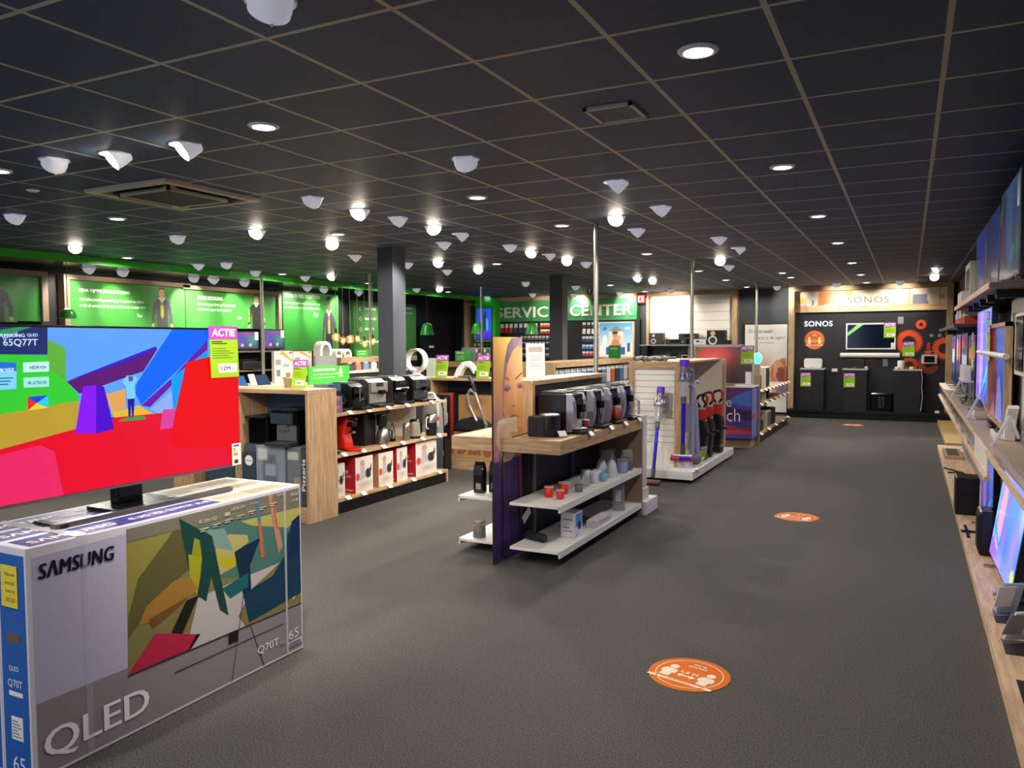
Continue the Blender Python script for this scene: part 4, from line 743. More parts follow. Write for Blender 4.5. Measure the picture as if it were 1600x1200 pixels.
# left side shelves: coffee bags, jar of beans
def bag(l,c,w=.09,d=.07,h=.24,rz=0):
    t=thing('coffee_bag',l,'coffee bag',c,'black coffee bags'); x,y,z=c; b=MB(); 
    pr=[(1,0),(1.02,.1),(1,.6),(.9,.8),(.55,.93),(.2,1)]; n=4; rings=[]
    v=[];f=[]
    for s,k in pr:
        for sx,sy in ((-1,-1),(1,-1),(1,1),(-1,1)): v.append((x+sx*w/2,y+sy*d/2*s,z+h*k))
    for j in range(len(pr)-1):
        for i in range(4): f.append((j*4+i,j*4+(i+1)%4,(j+1)*4+(i+1)%4,(j+1)*4+i))
    f+=[(3,2,1,0),tuple(range(len(v)-4,len(v)))]; b.faces(v,f,mat('#111216',.22)); b.build('pouch',t,bevel=.006); MB().box(x-.02,x+.025,y-d/2*1.02-.001,y-d/2*1.0,z+.03,z+.08,mat('#8a8e92')).build('label',t); MB().box(x-w/2,x+w/2,y-.008,y+.008,z+h,z+h+.012,mat('#17181c',.3)).build('fold_clip',t)
for x,y,z,l in ((-3.1,5.56,.446,'front left on the upper left shelf'),(-2.99,5.62,.446,'second on the upper left shelf'),(-2.87,5.68,.446,'close to the poster on the upper left shelf'),(-3.03,5.8,.101,'leaning behind the bean jar'),(-2.91,5.7,.101,'close to the poster on the lower left shelf')): bag('glossy black coffee bag '+l,(x,y,z))
jar('glass jar of brown coffee beans on the lower left shelf',(-3.06,5.47,.101),.055,.13,.72,noise_mat('beans','#2a1c12','#5a4026',180,(1,1,1),.4,.5),mat('#b08a6a',.3,.4))
# ---------------------------------------------------------------- boxed televisions and the big set on top
LILW=mat('#dcd8e4',.5)
def extrude_art(mb,art,x,axis=1,em=0,step=.0001):
    for i,(c,p) in enumerate(art): mb.face([(x+axis*step*(i+1),y,z) for y,z in p],mat(c,.45,0,em) if not em else mat(c,.3,0,em))
BX=[-2.925-.1815*i for i in range(4)]; Y0,Y1,BT=1.765,3.25,.903
for i in range(3):
    x1,x0=BX[i],BX[i+1]+.002
    l=('large television carton nearest the aisle with a printed screen picture','middle one of the three large television cartons','rear one of the three large television cartons')[i]
    t=thing('television_carton',l,'carton',((x0+x1)/2,2.5,0),'television cartons'); MB().box(x0,x1,Y0,Y1,.003,BT,LILW).build('carton',t,bevel=.004)
    b=MB(); b.box(x0+.022,x1-.016,Y0+.03,Y1-.03,BT,BT+.0012,mat('#3c3f86',.4)); b.box(x0+.022,x1-.016,Y0+.95,Y1-.03,BT+.0012,BT+.002,mat('#c9bfa8',.5)); b.box(x0+.05,x1-.04,Y1-.3,Y1-.06,BT+.002,BT+.003,mat('#8f8a70',.5))
    tp=b.build('top_print',t); b=MB();
    heavy(b,'SΛMSUNG',(x1-.05,Y0+.06,BT+.0022),PY,NX,.36,.05,PAPER,.003); b.build('brand_lettering',tp); b=MB()
    for k,(y,w) in enumerate(((.5,.1),(.62,.06),(.7,.14),(.86,.08))): text(b,('4K UHD','HDR','QUANTUM','AI 4K')[k],(x1-.06,Y0+y,BT+.0022),PY,NX,w,.045,PAPER,.01)
    for k in range(5): b.box(x0+.06+k*.018,x0+.066+k*.018,Y0+.98,Y0+1.2,BT+.002,BT+.0026,mat('#7c7668'))
    b.build('top_lettering',tp); MB().box(x0,x1+.001,Y0+.2,Y0+.25,BT+.002,BT+.003,mat('#c9c6cf',.15)).build('packing_tape',t)
    b=MB(); b.box(x0+.012,x1-.012,Y0-.0015,Y0,.02,BT-.03,mat('#1f5fb4',.45)); ep=b.build('end_panel',t)
    b=MB(); b.box(x0+.05,x1-.05,Y0-.003,Y0-.0015,.535,.57,mat('#6a5a48',.8)); b.build('hand_hole',ep)
    b=MB(); text(b,'QLED',(x0+.055,Y0-.002,.42),PX,PZ,.06,.022,PAPER,.0); b.build('end_lettering',ep); b=MB(); text(b,'Q70T',(x0+.045,Y0-.002,.355),PX,PZ,.09,.034,PAPER,.0); b.box(x0+.05,x0+.135,Y0-.002,Y0-.0015,.325,.343,PAPER); b.build('end_lettering',ep); b=MB(); text(b,'65',(x0+.06,Y0-.002,.03),PX,PZ,.075,.06,PAPER,.0); b.build('end_lettering',ep)
    b=MB(); b.box(x0+.06,x0+.13,Y0-.003,Y0-.0015,.155,.245,PAPER)
    for k in range(6): b.box(x0+.066,x0+.12-.01*(k%3),Y0-.0035,Y0-.003,.165+k*.012,.17+k*.012,mat('#8c8c92'))
    b.build('shipping_label',ep)
    if i==0:
        b=MB(); extrude_art(b,BOXART,x1+.0004); fp=b.build('front_picture',t)
        b=MB(); k=x1+.0055; NAVYI=mat('#0c0c24',.4); WI=mat('#f6f4ff',.5)
        heavy(b,'SΛMSUNG',(k,1.81,.775),PY,(0,.10,1),.31,.062,NAVYI,.0035); b.build('brand_lettering',fp); b=MB(); heavy(b,'QLED',(k,1.81,.055),PY,PZ,.46,.13,WI,.003,1.0); b.build('large_lettering',fp); b=MB(); text(b,'Q70T',(k,2.91,.082),PY,PZ,.15,.045,WI,0); text(b,'65',(k,3.135,.085),PY,PZ,.075,.05,WI,-.005)
        b.box(x1,k,3.07,3.10,.078,.095,mat('#8c8896')); b.box(x1,k,3.135,3.235,.045,.07,mat('#b4b0bc'))
        for j in range(12): b.box(x1,k+.0004,3.14+j*.007,3.143+j*.007,.048,.066,NAVYI)
        b.build('front_lettering',fp)
        b=MB(); WS=mat('#c8c4bc',.5)
        text(b,'4K Ultra HD',(k,2.56,.83),PY,PZ,.11,.02,WS,.01); text(b,'HDR10+',(k,2.76,.852),PY,PZ,.09,.018,WS,.01); text(b,'Quantum',(k,2.88,.858),PY,PZ,.06,.014,WS); text(b,'HDMI',(k,3.07,.868),PY,PZ,.04,.012,WS,.01); text(b,'FRONT',(k,3.17,.85),PY,PZ,.06,.018,WS,.02); text(b,'4 dB',(k,3.18,.82),PY,PZ,.045,.016,WS,.01)
        b.box(x1,k,2.72,2.75,.835,.85,WS)
        for j in range(7): b.box(x1,k,2.57+j*.075,2.62+j*.075,.80+.006*j,.803+.006*j,WS); b.box(x1,k,2.57+j*.075,2.60+j*.075,.79+.006*j,.793+.006*j,WS)
        b.build('small_print',fp)
        MB().box(x1+.006,x1+.007,1.985,2.01,.01,BT,glass('#d8d6ea',.14,.15)).build('strap_tape',t); MB().box(x1+.006,x1+.007,3.115,3.13,.01,BT,glass('#e6e4f0',.35,.15)).build('strap_tape',t)
        b=MB(); b.box(x0+.03,x1-.05,Y0-.005,Y0-.003,.67,.83,mat('#e8d43a',.6)); yn=b.build('yellow_note',t)
        b=MB()
        for k2,s in enumerate(('Nieuw','model','Samsung','2020')): text(b,s,(x0+.055,Y0-.0055,.79-.033*k2),PX,PZ,.06,.016,mat('#5a5428'))
        b.build('note_lettering',yn)
BLK2=mat('#0b0b0d',.25)
t=thing('big_television','large television with a bright colour block picture standing on the cartons','television',(-3.25,2.45,.906)); TB=1.018; 
MB().box(-3.24,-3.195,1.772,3.092,TB,1.745,BLK2).build('housing',t,bevel=.004); MB().box(-3.32,-3.24,1.95,2.9,1.06,1.6,BLK2).build('rear_cover',t,bevel=.02)
MB().box(-3.2,-3.189,1.772,3.092,TB-.004,TB+.006,mat('#8e8a94',.3,.8)).build('chin_trim',t)
b=MB(); extrude_art(b,SCREEN_ART,-3.194,1,SCREEN,.0002); sn=b.build('screen',t)
b=MB(); k=-3.1825; TI=mat('#cfe6ff',.4,0,SCREEN); TD=mat('#1e3c78',.4,0,.6)
heavy(b,'SΛMSUNG',(k,1.842,1.694),PY,PZ,.11,.014,TI,.001); text(b,'QLED',(k,1.962,1.695),PY,PZ,.044,.014,TI,.01); text(b,'65Q77T',(k,1.867,1.655),PY,PZ,.138,.032,TI,.005); b.build('model_lettering',sn); b=MB(); text(b,'QUANTUM WIDE',(k,1.79,1.554),PY,PZ,.115,.018,TI,.03); text(b,'HDR10+',(k,1.968,1.564),PY,PZ,.07,.014,TD,.02); text(b,'4K ULTRA HD',(k,1.958,1.502),PY,PZ,.078,.013,TD,.02); b.build('feature_lettering',sn); b=MB(); text(b,'EXPERT SERVICE',(k,1.868,1.684),(0,1,.42),(0,-.42,1),.062,.008,TI,.01)
for j in range(3): b.face([(k,1.80,1.53-.012*j),(k,1.90-.01*j,1.53-.012*j),(k,1.90-.01*j,1.534-.012*j),(k,1.80,1.534-.012*j)],TD)
b.build('screen_lettering',sn)
MB().box(-3.30,-3.25,2.39,2.53,.925,1.1,BLK2).build('neck',t,bevel=.006); b=MB(); b.box(-3.29,-3.10,2.02,2.06,.906,.918,BLK2); b.box(-3.14,-3.105,2.0,2.95,.906,.926,mat('#6c6870',.3,.8)); b.box(-3.34,-3.13,2.3,2.62,.906,.926,BLK2); b.build('foot',t,bevel=.003)
price_sign('large price sign of 1299 on the corner of the big television',(-3.176,2.893,1.49),PY,(0,-.03,1),.185,.265,'1299,-')
t=thing('energy_label','white energy label at the lower corner of the big television','label',(-3.18,3.05,1.01)); MB().box(-3.183,-3.18,3.022,3.082,1.02,1.135,PAPER).build('sheet',t); b=MB(); b.box(-3.18,-3.1795,3.03,3.07,1.12,1.128,mat('#2850a0')); 
for j,c in enumerate(('#3ca03c','#a0c83c','#e6c832','#e67832','#d23c32')): b.box(-3.18,-3.1795,3.03,3.045+.004*j,1.105-.008*j,1.11-.008*j,mat(c))
b.box(-3.18,-3.1795,3.035,3.06,1.03,1.05,INKD); b.build('scale',t)
# ---------------------------------------------------------------- left shelf row: end cabinet
def cabinet(label,x0,x1,y0,y1,h,back,base=.15):
    t=thing('display_cabinet',label,'cabinet',((x0+x1)/2,(y0+y1)/2,0)); w=.075
    MB().box(x1-w*.35,x1,y0,y1,0,h-.036,WOODZ).build('side_panel',t); MB().box(x0,x0+w*.35,y0,y1,0,h-.036,WOODZ).build('side_panel',t)
    MB().box(x0-.001,x1+.001,y0-.002,y1,h-.035,h+.001,WOODX).build('top_board',t); MB().box(x0+.02,x1-.02,y1-.03,y1-.001,base,h-.035,back).build('back_board',t); b=MB(); b.box(x0+.01,x1-.01,y0+.01,y1,0,base,WOODX); b.build('base',t); return t
cabinet('oak display cabinet with blue back holding a boxed coffee machine',-5.78,-4.9,5.56,5.97,1.235,NAVYBACK); cabinet('oak display cabinet behind the big television',-6.68,-5.79,5.56,5.97,1.235,NAVYBACK)
# coffee machine on its cartons in the cabinet
def carton(label,x0,x1,y0,y1,z0,z1,c,parts=(),nm='product_carton',grp=None):
    t=thing(nm,label,'carton',((x0+x1)/2,(y0+y1)/2,z0),grp); MB().box(x0,x1,y0,y1,z0,z1,mat(c,.55)).build('carton',t,bevel=.003)
    for p in parts:
        if p[0]=='x': picture('print',t,(x1+.0012,y0,z0),PY,PZ,y1-y0,z1-z0,p[1],p[2],p[3],p[4])
        elif p[0]=='y': picture('front_print',t,(x0,y0-.0012,z0),PX,PZ,x1-x0,z1-z0,p[1],p[2],p[3],p[4])
    return t
gp=[('p',[(.25,.1),(.25,.75),(.35,.85),(.7,.85),(.75,.1)],'#66707c'),('p',[(.3,.5),(.3,.7),(.68,.7),(.68,.5)],'#9aa4ae'),('p',[(.05,.75),(.05,.95),(.4,.95),(.4,.75)],'#c8c6c0'),('p',[(.3,.15),(.3,.2),(.7,.2),(.7,.15)],'#dcdcdc')]
carton('grey coffee machine carton under the silver coffee machine',-5.56,-5.2,5.58,5.92,.152,.70,'#7c838b',[('y',24,30,'#8a929c',gp)])
carton('second grey carton with white label right of the first',-5.19,-5.02,5.6,5.92,.152,.70,'#6e7478',[('y',16,30,'#74797c',[('p',[(.05,.8),(.05,.93),(.8,.93),(.8,.8)],'#c8c6c0'),('p',[(.5,.1),(.5,.5),(.9,.5),(.9,.1)],'#a89080')])])
t=carton('dark grey carton with sideways white lettering at the cabinet side',-5.01,-4.93,5.58,5.9,.152,.69,'#3c4246'); b=MB(); text(b,'Pizzeria',(-4.955,5.578,.3),PZ,NX,.3,.045,PAPER,.01); b.build('lettering',t)
t=thing('product_carton','dark blue carton with white oval badge left of the grey cartons','carton',(-5.66,5.7,.152)); MB().box(-5.74,-5.57,5.58,5.9,.152,.62,mat('#33424e',.5)).build('carton',t); b=MB(); b.cyl((-5.655,5.579,.545),(-5.655,5.576,.545),.05,PAPER,n=20); b.build('badge',t); b=MB(); text(b,"De'Longhi",(-5.655,5.575,.545),PX,PZ,.08,.02,INKD,.02,0,1,0,True); b.build('lettering',t)
def front_machine(label,x0,x1,y0,y1,z,h,grp=None):   # faces the camera (-Y)
    t=thing('coffee_machine',label,'coffee machine',((x0+x1)/2,(y0+y1)/2,z),grp); w=x1-x0
    MB().box(x0,x1,y0+.1,y1,z+.01,z+h,GBLACK).build('body',t,bevel=.01); MB().box(x0,x1,y0+.03,y0+.1,z+h*.6,z+h,mat('#101216',.1)).build('head',t,bevel=.01)
    MB().box(x0+.005,x1-.01,y0+.025,y0+.031,z+h*.63,z+h*.93,mat('#8fb0c4',.12,.9)).build('mirror_panel',t); MB().box(x0+.02,x1-.02,y0+.09,y0+.101,z+.04,z+h*.58,mat('#9ca2a2',.3,.7)).build('steel_column',t)
    MB().box(x0+w*.35,x1-w*.35,y0+.035,y0+.1,z+h*.45,z+h*.6,mat('#a8b8c4',.2,.8)).build('spout',t); MB().box(x0-.005,x1+.005,y0-.05,y0+.1,z,z+.035,mat('#4a4d50',.3,.5)).build('drip_tray',t,bevel=.005); b=MB()
    for k in range(6): b.box(x0+.02+k*w*.15,x0+.03+k*w*.15,y0+.04,y0+.09,z+h,z+h+.006,CHROME)
    b.build('warming_grid',t); MB().box(x0+.03,x1-.03,y0+.12,y1-.03,z+h,z+h+.02,mat('#2a2c30')).build('bean_lid',t); return t
front_machine('black coffee machine with mirrored front on the grey cartons',-5.40,-5.12,5.58,5.93,.703,.33); 
t=thing('coffee_machine','black coffee machine half hidden by the big television','coffee machine',(-5.62,5.75,.703)); MB().box(-5.7,-5.45,5.62,5.9,.703,.95,GBLACK).build('body',t,bevel=.015); MB().box(-5.7,-5.45,5.58,5.9,.95,.975,BLACK).build('lid',t,bevel=.008); single(MB().box(-5.73,-5.565,5.6,5.92,.622,.702,mat('#4a5258')),'flat_carton','flat grey carton under the half hidden coffee machine','carton',(-5.65,5.75,.622))
price_sign('price sign standing on the oak cabinet before the coffee machines',(-5.31,5.80,1.241),(1,.0,0),(.06,.1,1),.175,.27,'449,-')
t=thing('steel_cup','steel beaker standing behind the oak cabinet price sign','beaker',(-5.3,6.2,1.236)); MB().lathe([(.05,0),(.062,.09),(.065,.092),(.056,.09),(.045,.006),(.0005,.005)],(-5.42,5.9,1.237),STEEL,24).build('body',t); MB().lathe([(.066,.088),(.068,.093),(.066,.098)],(-5.42,5.9,1.237),CHROME,24).build('rim',t)
# shelves facing the aisle
t=thing('shelf_unit','oak shelf unit of espresso machines with three shelves and black plinth','shelf unit',(-5.15,7,0)); XE=-4.93
MB().box(-5.42,-5.38,5.98,8.05,.0,1.0,mat('#b6b2aa',.6)).build('back_panel',t); MB().box(-5.36,XE-.01,5.98,8.02,0,.112,BLACK).build('plinth',t)
for z in (.145,.58,.985): 
    b=MB(); b.box(-5.38,XE,5.98,8.04,z-.03,z,WOODY); b.build('shelf',t,bevel=.002)
MB().box(-5.38,XE+.002,8.02,8.05,0,.148,WOODZ).build('end_foot',t); MB().box(-5.9,-5.42,6.0,8.04,1.2,1.235,WOODY).build('rear_top_board',t); MB().box(-5.9,-5.42,7.98,8.02,0,1.2,WOODZ).build('rear_end_panel',t)
for z,ys,l in ((.985,(6.2,6.5,6.85,7.2,7.7),'top'),(.58,(6.1,6.4,6.75,7.1,7.5,7.85),'middle'),(.145,(6.15,6.4,6.85,7.3,7.85),'bottom')):
    for i,y in enumerate(ys): ticket('white price ticket on the edge of the %s oak shelf, %s from the cabinet'%(l,ORD[i]),(XE+.012,y,z-.002),0,'price tickets on the oak shelves',.07,.05,.7)
S1,S2,S3=.147,.582,.987
t=thing('capsule_box','small blue and orange printed box beside oak cabinet','box',(-5.0,6.05,S3)); MB().box(-5.05,-4.96,6.0,6.13,S3,S3+.16,mat('#5a5a78')).build('carton',t)
ops=[('e',.5,.9,.2,.12,'#d25a3c'),('e',.5,.35,.22,.1,'#d25a3c'),('p',[(.6,.5),(.6,.65),(.95,.65),(.95,.5)],'#8c3c3c'),('p',[(.6,.1),(.6,.2),(.95,.2),(.95,.1)],'#8c3c3c'),('e',.2,.6,.15,.1,'#7a8aaa'),('e',.2,.15,.15,.1,'#7a8aaa')]
picture('print',t,(-4.9595,6.0,S3),PY,PZ,.13,.16,18,20,'#5a5f82',ops); picture('side_print',t,(-5.05,5.9995,S3),PX,PZ,.09,.16,14,20,'#5a5f82',ops)
MG=mat('#34363a',.35)
def aisle_machine(label,y0,y1,h,fc,kind,z=S3,x0=-5.36,x1=-5.04,body=None):
    t=thing('espresso_machine',label,'coffee machine',((x0+x1)/2,(y0+y1)/2,z),'espresso machines on the oak shelf'); w=y1-y0; body=body or MG
    pts=[(x0,z+.01),(x1-.05,z+.01),(x1-.05,z+h-.035),(x1-.1,z+h),(x0,z+h)]
    MB().prism(pts,'y',y0,y1,body).build('body',t,bevel=.006); MB().box(x0+.04,x1-.12,y0+.02,y1-.02,z+h,z+h+.012,mat('#6a6c70',.3,.6)).build('lid',t,bevel=.003)
    b=MB(); b.box(x1-.05,x1-.01,y0+.005,y1-.005,z+h*.52,z+h-.035,fc); b.box(x1-.05,x1-.035,y0+.005,y1-.005,z+.04,z+h*.52,fc); b.build('front_panel',t,bevel=.004)
    b=MB(); b.box(x1-.012,x1+.045,(y0+y1)/2-.03,(y0+y1)/2+.03,z+h*.45,z+h*.6,GBLACK); b.cyl((x1+.02,(y0+y1)/2-.012,z+h*.36),(x1+.02,(y0+y1)/2-.012,z+h*.45),.007,CHROME,n=8); b.cyl((x1+.02,(y0+y1)/2+.012,z+h*.36),(x1+.02,(y0+y1)/2+.012,z+h*.45),.007,CHROME,n=8); b.build('spout',t)
    MB().box(x1-.05,x1+.08,y0+.01,y1-.01,z,z+.03,BLACK).build('drip_tray',t,bevel=.006)
    if kind=='strip': MB().box(x1-.01,x1-.004,y0+.01,y1-.01,z+h*.55,z+h*.61,PAPER).build('white_strip',t)
    if kind=='lever': b=MB(); b.tube([(x1-.01,y0+.03,z+h*.9),(x1+.04,y0+.03,z+h*.85),(x1+.04,y0+.03,z+h*.35),(x1-.01,y0+.03,z+h*.3)],.008,CHROME); b.build('chrome_bracket',t)
    if kind=='tank': MB().box(x0+.02,x1-.06,y0+.03,y1-.03,z+h,z+h+.07,glass('#4a7090',.6)).build('water_tank',t)
    MB().box(x1-.009,x1-.005,y0+w*.3,y1-w*.3,z+h*.72,z+h*.86,mat('#20283a',.1)).build('display',t); return t
aisle_machine('black espresso machine with smoky blue water tank nearest the oak cabinet',6.14,6.34,.20,GBLACK,'tank',S3,-5.37,-5.06,mat('#1a1b1e',.3)); aisle_machine('black espresso machine with chrome bracket second on the oak shelf',6.38,6.58,.27,GBLACK,'lever',S3,-5.34,-5.0,mat('#1a1b1e',.3))
aisle_machine('dark grey espresso machine with silver front in the middle of the oak shelf',6.72,7.02,.30,mat('#b2aea8',.3,.6),'n'); aisle_machine('grey espresso machine with white strip on black front',7.16,7.42,.30,GBLACK,'strip'); aisle_machine('black espresso machine farthest on the oak shelf',7.56,7.86,.29,mat('#4c4e54',.25,.5),'n',S3,-5.36,-5.04,mat('#131316',.3))
# middle shelf
t=thing('pod_machine','black and chrome pod machine half hidden by the oak cabinet','coffee machine',(-5.1,6.08,S2)); b=MB(); b.lathe([(.06,0),(.06,.03),(.05,.04)],(-5.03,6.08,S2),BLACK); b.build('base',t); b=MB(); b.lathe([(.05,.02),(.055,.2),(.06,.26),(.03,.3),(.0005,.3)],(-5.16,6.08,S2),mat('#2a2420',.3)); b.build('body',t); MB().box(-5.16,-5.02,6.05,6.11,S2+.2,S2+.26,CHROME).build('head',t,bevel=.01)
t=thing('pod_machine','bright red curved pod coffee machine on the middle oak shelf','coffee machine',(-5.1,6.35,S2)); RD=mat('#d02414',.25)
pr=[(-5.2,S2+.01),(-5.05,S2+.01),(-5.055,S2+.08),(-5.08,S2+.16),(-5.07,S2+.24),(-5.04,S2+.29),(-5.05,S2+.335),(-5.12,S2+.345),(-5.19,S2+.33),(-5.2,S2+.2)]
MB().prism(pr,'y',6.28,6.42,RD).build('body',t,bevel=.02); b=MB(); b.lathe([(.085,0),(.09,.02),(.08,.03),(.0005,.03)],(-5.0,6.35,S2),RD,24); b.build('cup_stand',t); b=MB(); b.box(-5.06,-4.98,6.31,6.39,S2+.24,S2+.29,BLACK); b.box(-5.05,-4.99,6.32,6.38,S2+.17,S2+.2,CHROME); b.build('brew_head',t,bevel=.01); b=MB(); b.box(-5.07,-4.96,6.33,6.37,S2+.305,S2+.33,BLACK); b.build('lever',t,bevel=.008)
t=thing('filter_coffee_maker','black filter coffee maker with steel jug on the middle oak shelf','coffee maker',(-5.15,6.8,S2)); MB().box(-5.34,-5.1,6.66,6.86,S2,S2+.36,mat('#121214',.4)).build('body',t,bevel=.01); b=MB(); b.box(-5.2,-4.98,6.66,6.96,S2+.33,S2+.36,BLACK); b.build('lid',t,bevel=.006)
b=MB(); b.lathe([(.055,.2),(.06,.3),(.06,.33),(.03,.335)],(-5.05,6.9,S2),BLACK); b.build('filter_holder',t); b=MB(); b.lathe([(.07,.005),(.075,.03),(.072,.11),(.055,.15),(.045,.165)],(-5.04,6.9,S2),STEEL,24); jg=b.build('jug',t); b=MB(); b.lathe([(.047,.165),(.045,.19),(.0005,.195)],(-5.04,6.9,S2),BLACK); b.tube([(-4.99,6.93,S2+.16),(-4.955,6.95,S2+.14),(-4.96,6.95,S2+.06),(-4.98,6.93,S2+.05)],.009,BLACK); b.build('jug_handle',jg)
t=thing('coffee_grinder','steel canister with red label on the middle oak shelf','canister',(-5.0,7.28,S2)); MB().lathe([(.036,0),(.04,.01),(.04,.15),(.035,.19),(.0005,.195)],(-5.0,7.28,S2),mat('#a8a298',.3,.8)).build('body',t); MB().cyl((-4.959,7.28,S2+.12),(-4.956,7.28,S2+.12),.016,mat('#c83c28')).build('label',t)
t=thing('kettle','glass and black kettle behind the steel canister','kettle',(-5.02,7.48,S2)); MB().lathe([(.065,0),(.068,.03),(.06,.16),(.055,.19)],(-5.02,7.48,S2),mat('#b8aea0',.25,.5)).build('body',t); b=MB(); b.lathe([(.068,0),(.07,.025)],(-5.02,7.48,S2),BLACK); b.lathe([(.057,.19),(.05,.215),(.0005,.22)],(-5.02,7.48,S2),BLACK); b.build('lid_and_base',t); b=MB(); b.tube([(-5.0,7.54,S2+.2),(-5.0,7.59,S2+.18),(-5.0,7.59,S2+.06),(-5.0,7.55,S2+.03)],.01,BLACK); b.build('handle',t)
t=thing('milk_frother','steel and black milk frother with red tag at shelf end','milk frother',(-5.0,7.8,S2)); MB().lathe([(.065,0),(.065,.15)],(-5.0,7.8,S2),mat('#1c1c1e',.3),22).build('base',t); MB().lathe([(.065,.15),(.062,.24),(.055,.25),(.0005,.252)],(-5.0,7.8,S2),STEEL,22).build('steel_jug',t); b=MB(); b.cyl((-4.95,7.87,S2+.19),(-4.945,7.87,S2+.19),.025,mat('#c8281e')); b.build('red_tag',t); b=MB(); b.tube([(-5.0,7.73,S2+.22),(-5.0,7.69,S2+.2),(-5.0,7.69,S2+.1),(-5.0,7.735,S2+.08)],.009,WHITE); b.build('handle',t)
b=MB(); b.tube([(-5.1,7.12,S2+.01),(-5.1,7.1,S2+.12),(-5.1,7.16,S2+.2),(-5.1,7.2,S2+.1),(-5.08,7.18,S2+.02)],.005,BLACK); b.box(-5.1,-5.05,7.1,7.15,S2,S2+.03,BLACK); single(b,'looped_cable','black looped cable with plug behind the steel canister','cable',(-5.1,7.15,S2))
# cartons on the bottom shelf
photo=[('e',.4,.8,.12,.1,'#c89a7a'),('p',[(.2,.3),(.3,.7),(.5,.72),(.6,.4)],'#b8b4b0'),('e',.72,.5,.16,.14,'#2a2628'),('p',[(.75,.5),(.9,.75),(.95,.6)],'#4a3c38'),('p',[(.05,.02),(.05,.12),(.5,.12),(.5,.02)],'#d8ccc0'),('e',.12,.45,.1,.12,'#c83c46'),('g',.5,.2,.4,.1,'#a88a7a',.6)]
redp=[('e',.5,.6,.14,.05,'#e8b0a8'),('p',[(.15,.45),(.15,.47),(.8,.47),(.8,.45)],'#e0a0a0'),('p',[(.15,.41),(.15,.42),(.7,.42),(.7,.41)],'#e0a0a0'),('p',[(.5,.06),(.5,.1),(.9,.1),(.9,.06)],'#e0a0a0')]
carton('white and red photo printed carton half hidden by the oak cabinet',-5.25,-5.0,6.0,6.2,S1,S1+.33,'#e2ddd8',[('x',16,24,'#dcd6d0',photo)])
for y0,y1,h,l,c in ((6.33,6.62,.36,'red carton left of the brown carton','#b81e30'),(7.05,7.25,.37,'narrow red carton right of the brown carton','#b81e30'),(7.42,7.86,.385,'widest red carton at the end of the bottom oak shelf','#b01c2c')):
    carton(l,-5.22,-4.97,y0,y1,S1,S1+h,c,[('x',20,26,'#e0dad4',photo),('y',20,26,c,redp)],grp='red cartons on the bottom shelf')
carton('brown kraft carton between the red cartons',-5.22,-4.97,6.72,6.98,S1,S1+.355,'#b58a64',[('x',20,26,'#e2dcd0',photo),('y',20,26,'#b58a64',[('p',[(.45,.4),(.45,1),(.52,1),(.52,.4)],'#b45a28'),('e',.48,.45,.14,.08,'#5a3c28'),('e',.48,.1,.05,.03,'#e8dcd0')])])
t=thing('support_post','thin white post standing between the red cartons','post',(-5.0,7.34,S1)); MB().cyl((-5.06,7.33,S1),(-5.06,7.33,S1+.4),.014,WHITE,n=12).build('tube',t)
# ---------------------------------------------------------------- vacuum cabinet further back
cabinet('oak cabinet of vacuum cleaners with dark blue back',-5.70,-4.5,8.88,9.32,1.205,mat('#26364a',.6))
carton('black and red carton at the left inside the vacuum cabinet',-5.60,-5.37,8.93,9.28,.347,1.01,'#17171a',[('y',16,30,'#161618',[('p',[(.78,0),(.78,1),(1,1),(1,0)],'#b8281e'),('p',[(.35,.3),(.3,.8),(.5,.9),(.6,.4)],'#c8c6c2'),('p',[(0,.95),(0,1),(1,1),(1,.95)],'#c8503c')])])
carton('plain brown cardboard carton in the vacuum cabinet',-5.35,-4.75,9.02,9.28,.5,.975,'#b98d5c',[('y',30,24,'#bb8f5e',[('p',[(.2,.55),(.2,.88),(.6,.88),(.6,.55)],'#a8744c'),('p',[(0,.16),(0,.2),(1,.2),(1,.16)],'#a07040'),('p',[(0,.0),(0,.05),(1,.05),(1,.0)],'#8a5c34')])])
t=carton('brown carton with red brown wave lettering at the cabinet bottom',-5.59,-4.6,8.9,9.26,.152,.345,'#b8905e'); b=MB(); text(b,'air belt',(-5.3,8.897,.2),PX,PZ,.36,.085,mat('#7a4a34'),.02,.15); b.build('lettering',t); b=MB(); b.cyl((-5.42,8.898,.24),(-5.42,8.896,.24),.06,mat('#9a5a3c')); b.build('round_badge',t); MB().cyl((-4.85,8.898,.24),(-4.85,8.896,.24),.06,mat('#9a5a3c')).build('round_badge',t)
carton('upper brown carton with a printed stripe under the black vacuum',-5.36,-4.62,8.9,9.26,.347,.498,'#b28a60'); carton('black carton with vacuum picture left in the cabinet bottom',-5.60,-5.38,8.72,8.88,.002,.4,'#1c1e22',[('y',16,24,'#1a1c20',[('p',[(.1,.55),(.5,.7),(.9,.65),(.9,.5),(.4,.5)],'#b8b8ba'),('p',[(.2,.1),(.2,.16),(.8,.16),(.8,.1)],'#b4281e')])])
def vac(label,c,col,w,l,h):
    t=thing('canister_vacuum',label,'vacuum cleaner',c); x,y,z=c
    b=MB(); pts=[]; 
    pr=[(-.5,.15),(-.48,.5),(-.3,.85),(.0,1),(.3,.8),(.5,.45),(.5,.15)]
    b.prism([(x+p*l,z+q*h) for p,q in pr],'y',y-w/2,y+w/2,col,True); b.build('body',t,bevel=.03); b=MB(); b.box(x-l*.52,x+l*.52,y-w*.52,y+w*.52,z+h*.1,z+h*.28,mat('#1a1c20',.3)); b.build('bumper',t,bevel=.02)
    for s in (-1,1): MB().cyl((x+l*.3,y+s*w*.5,z+h*.16),(x+l*.3,y+s*w*.56,z+h*.16),h*.16,DGREY,n=16).build('wheel',t)
    return t
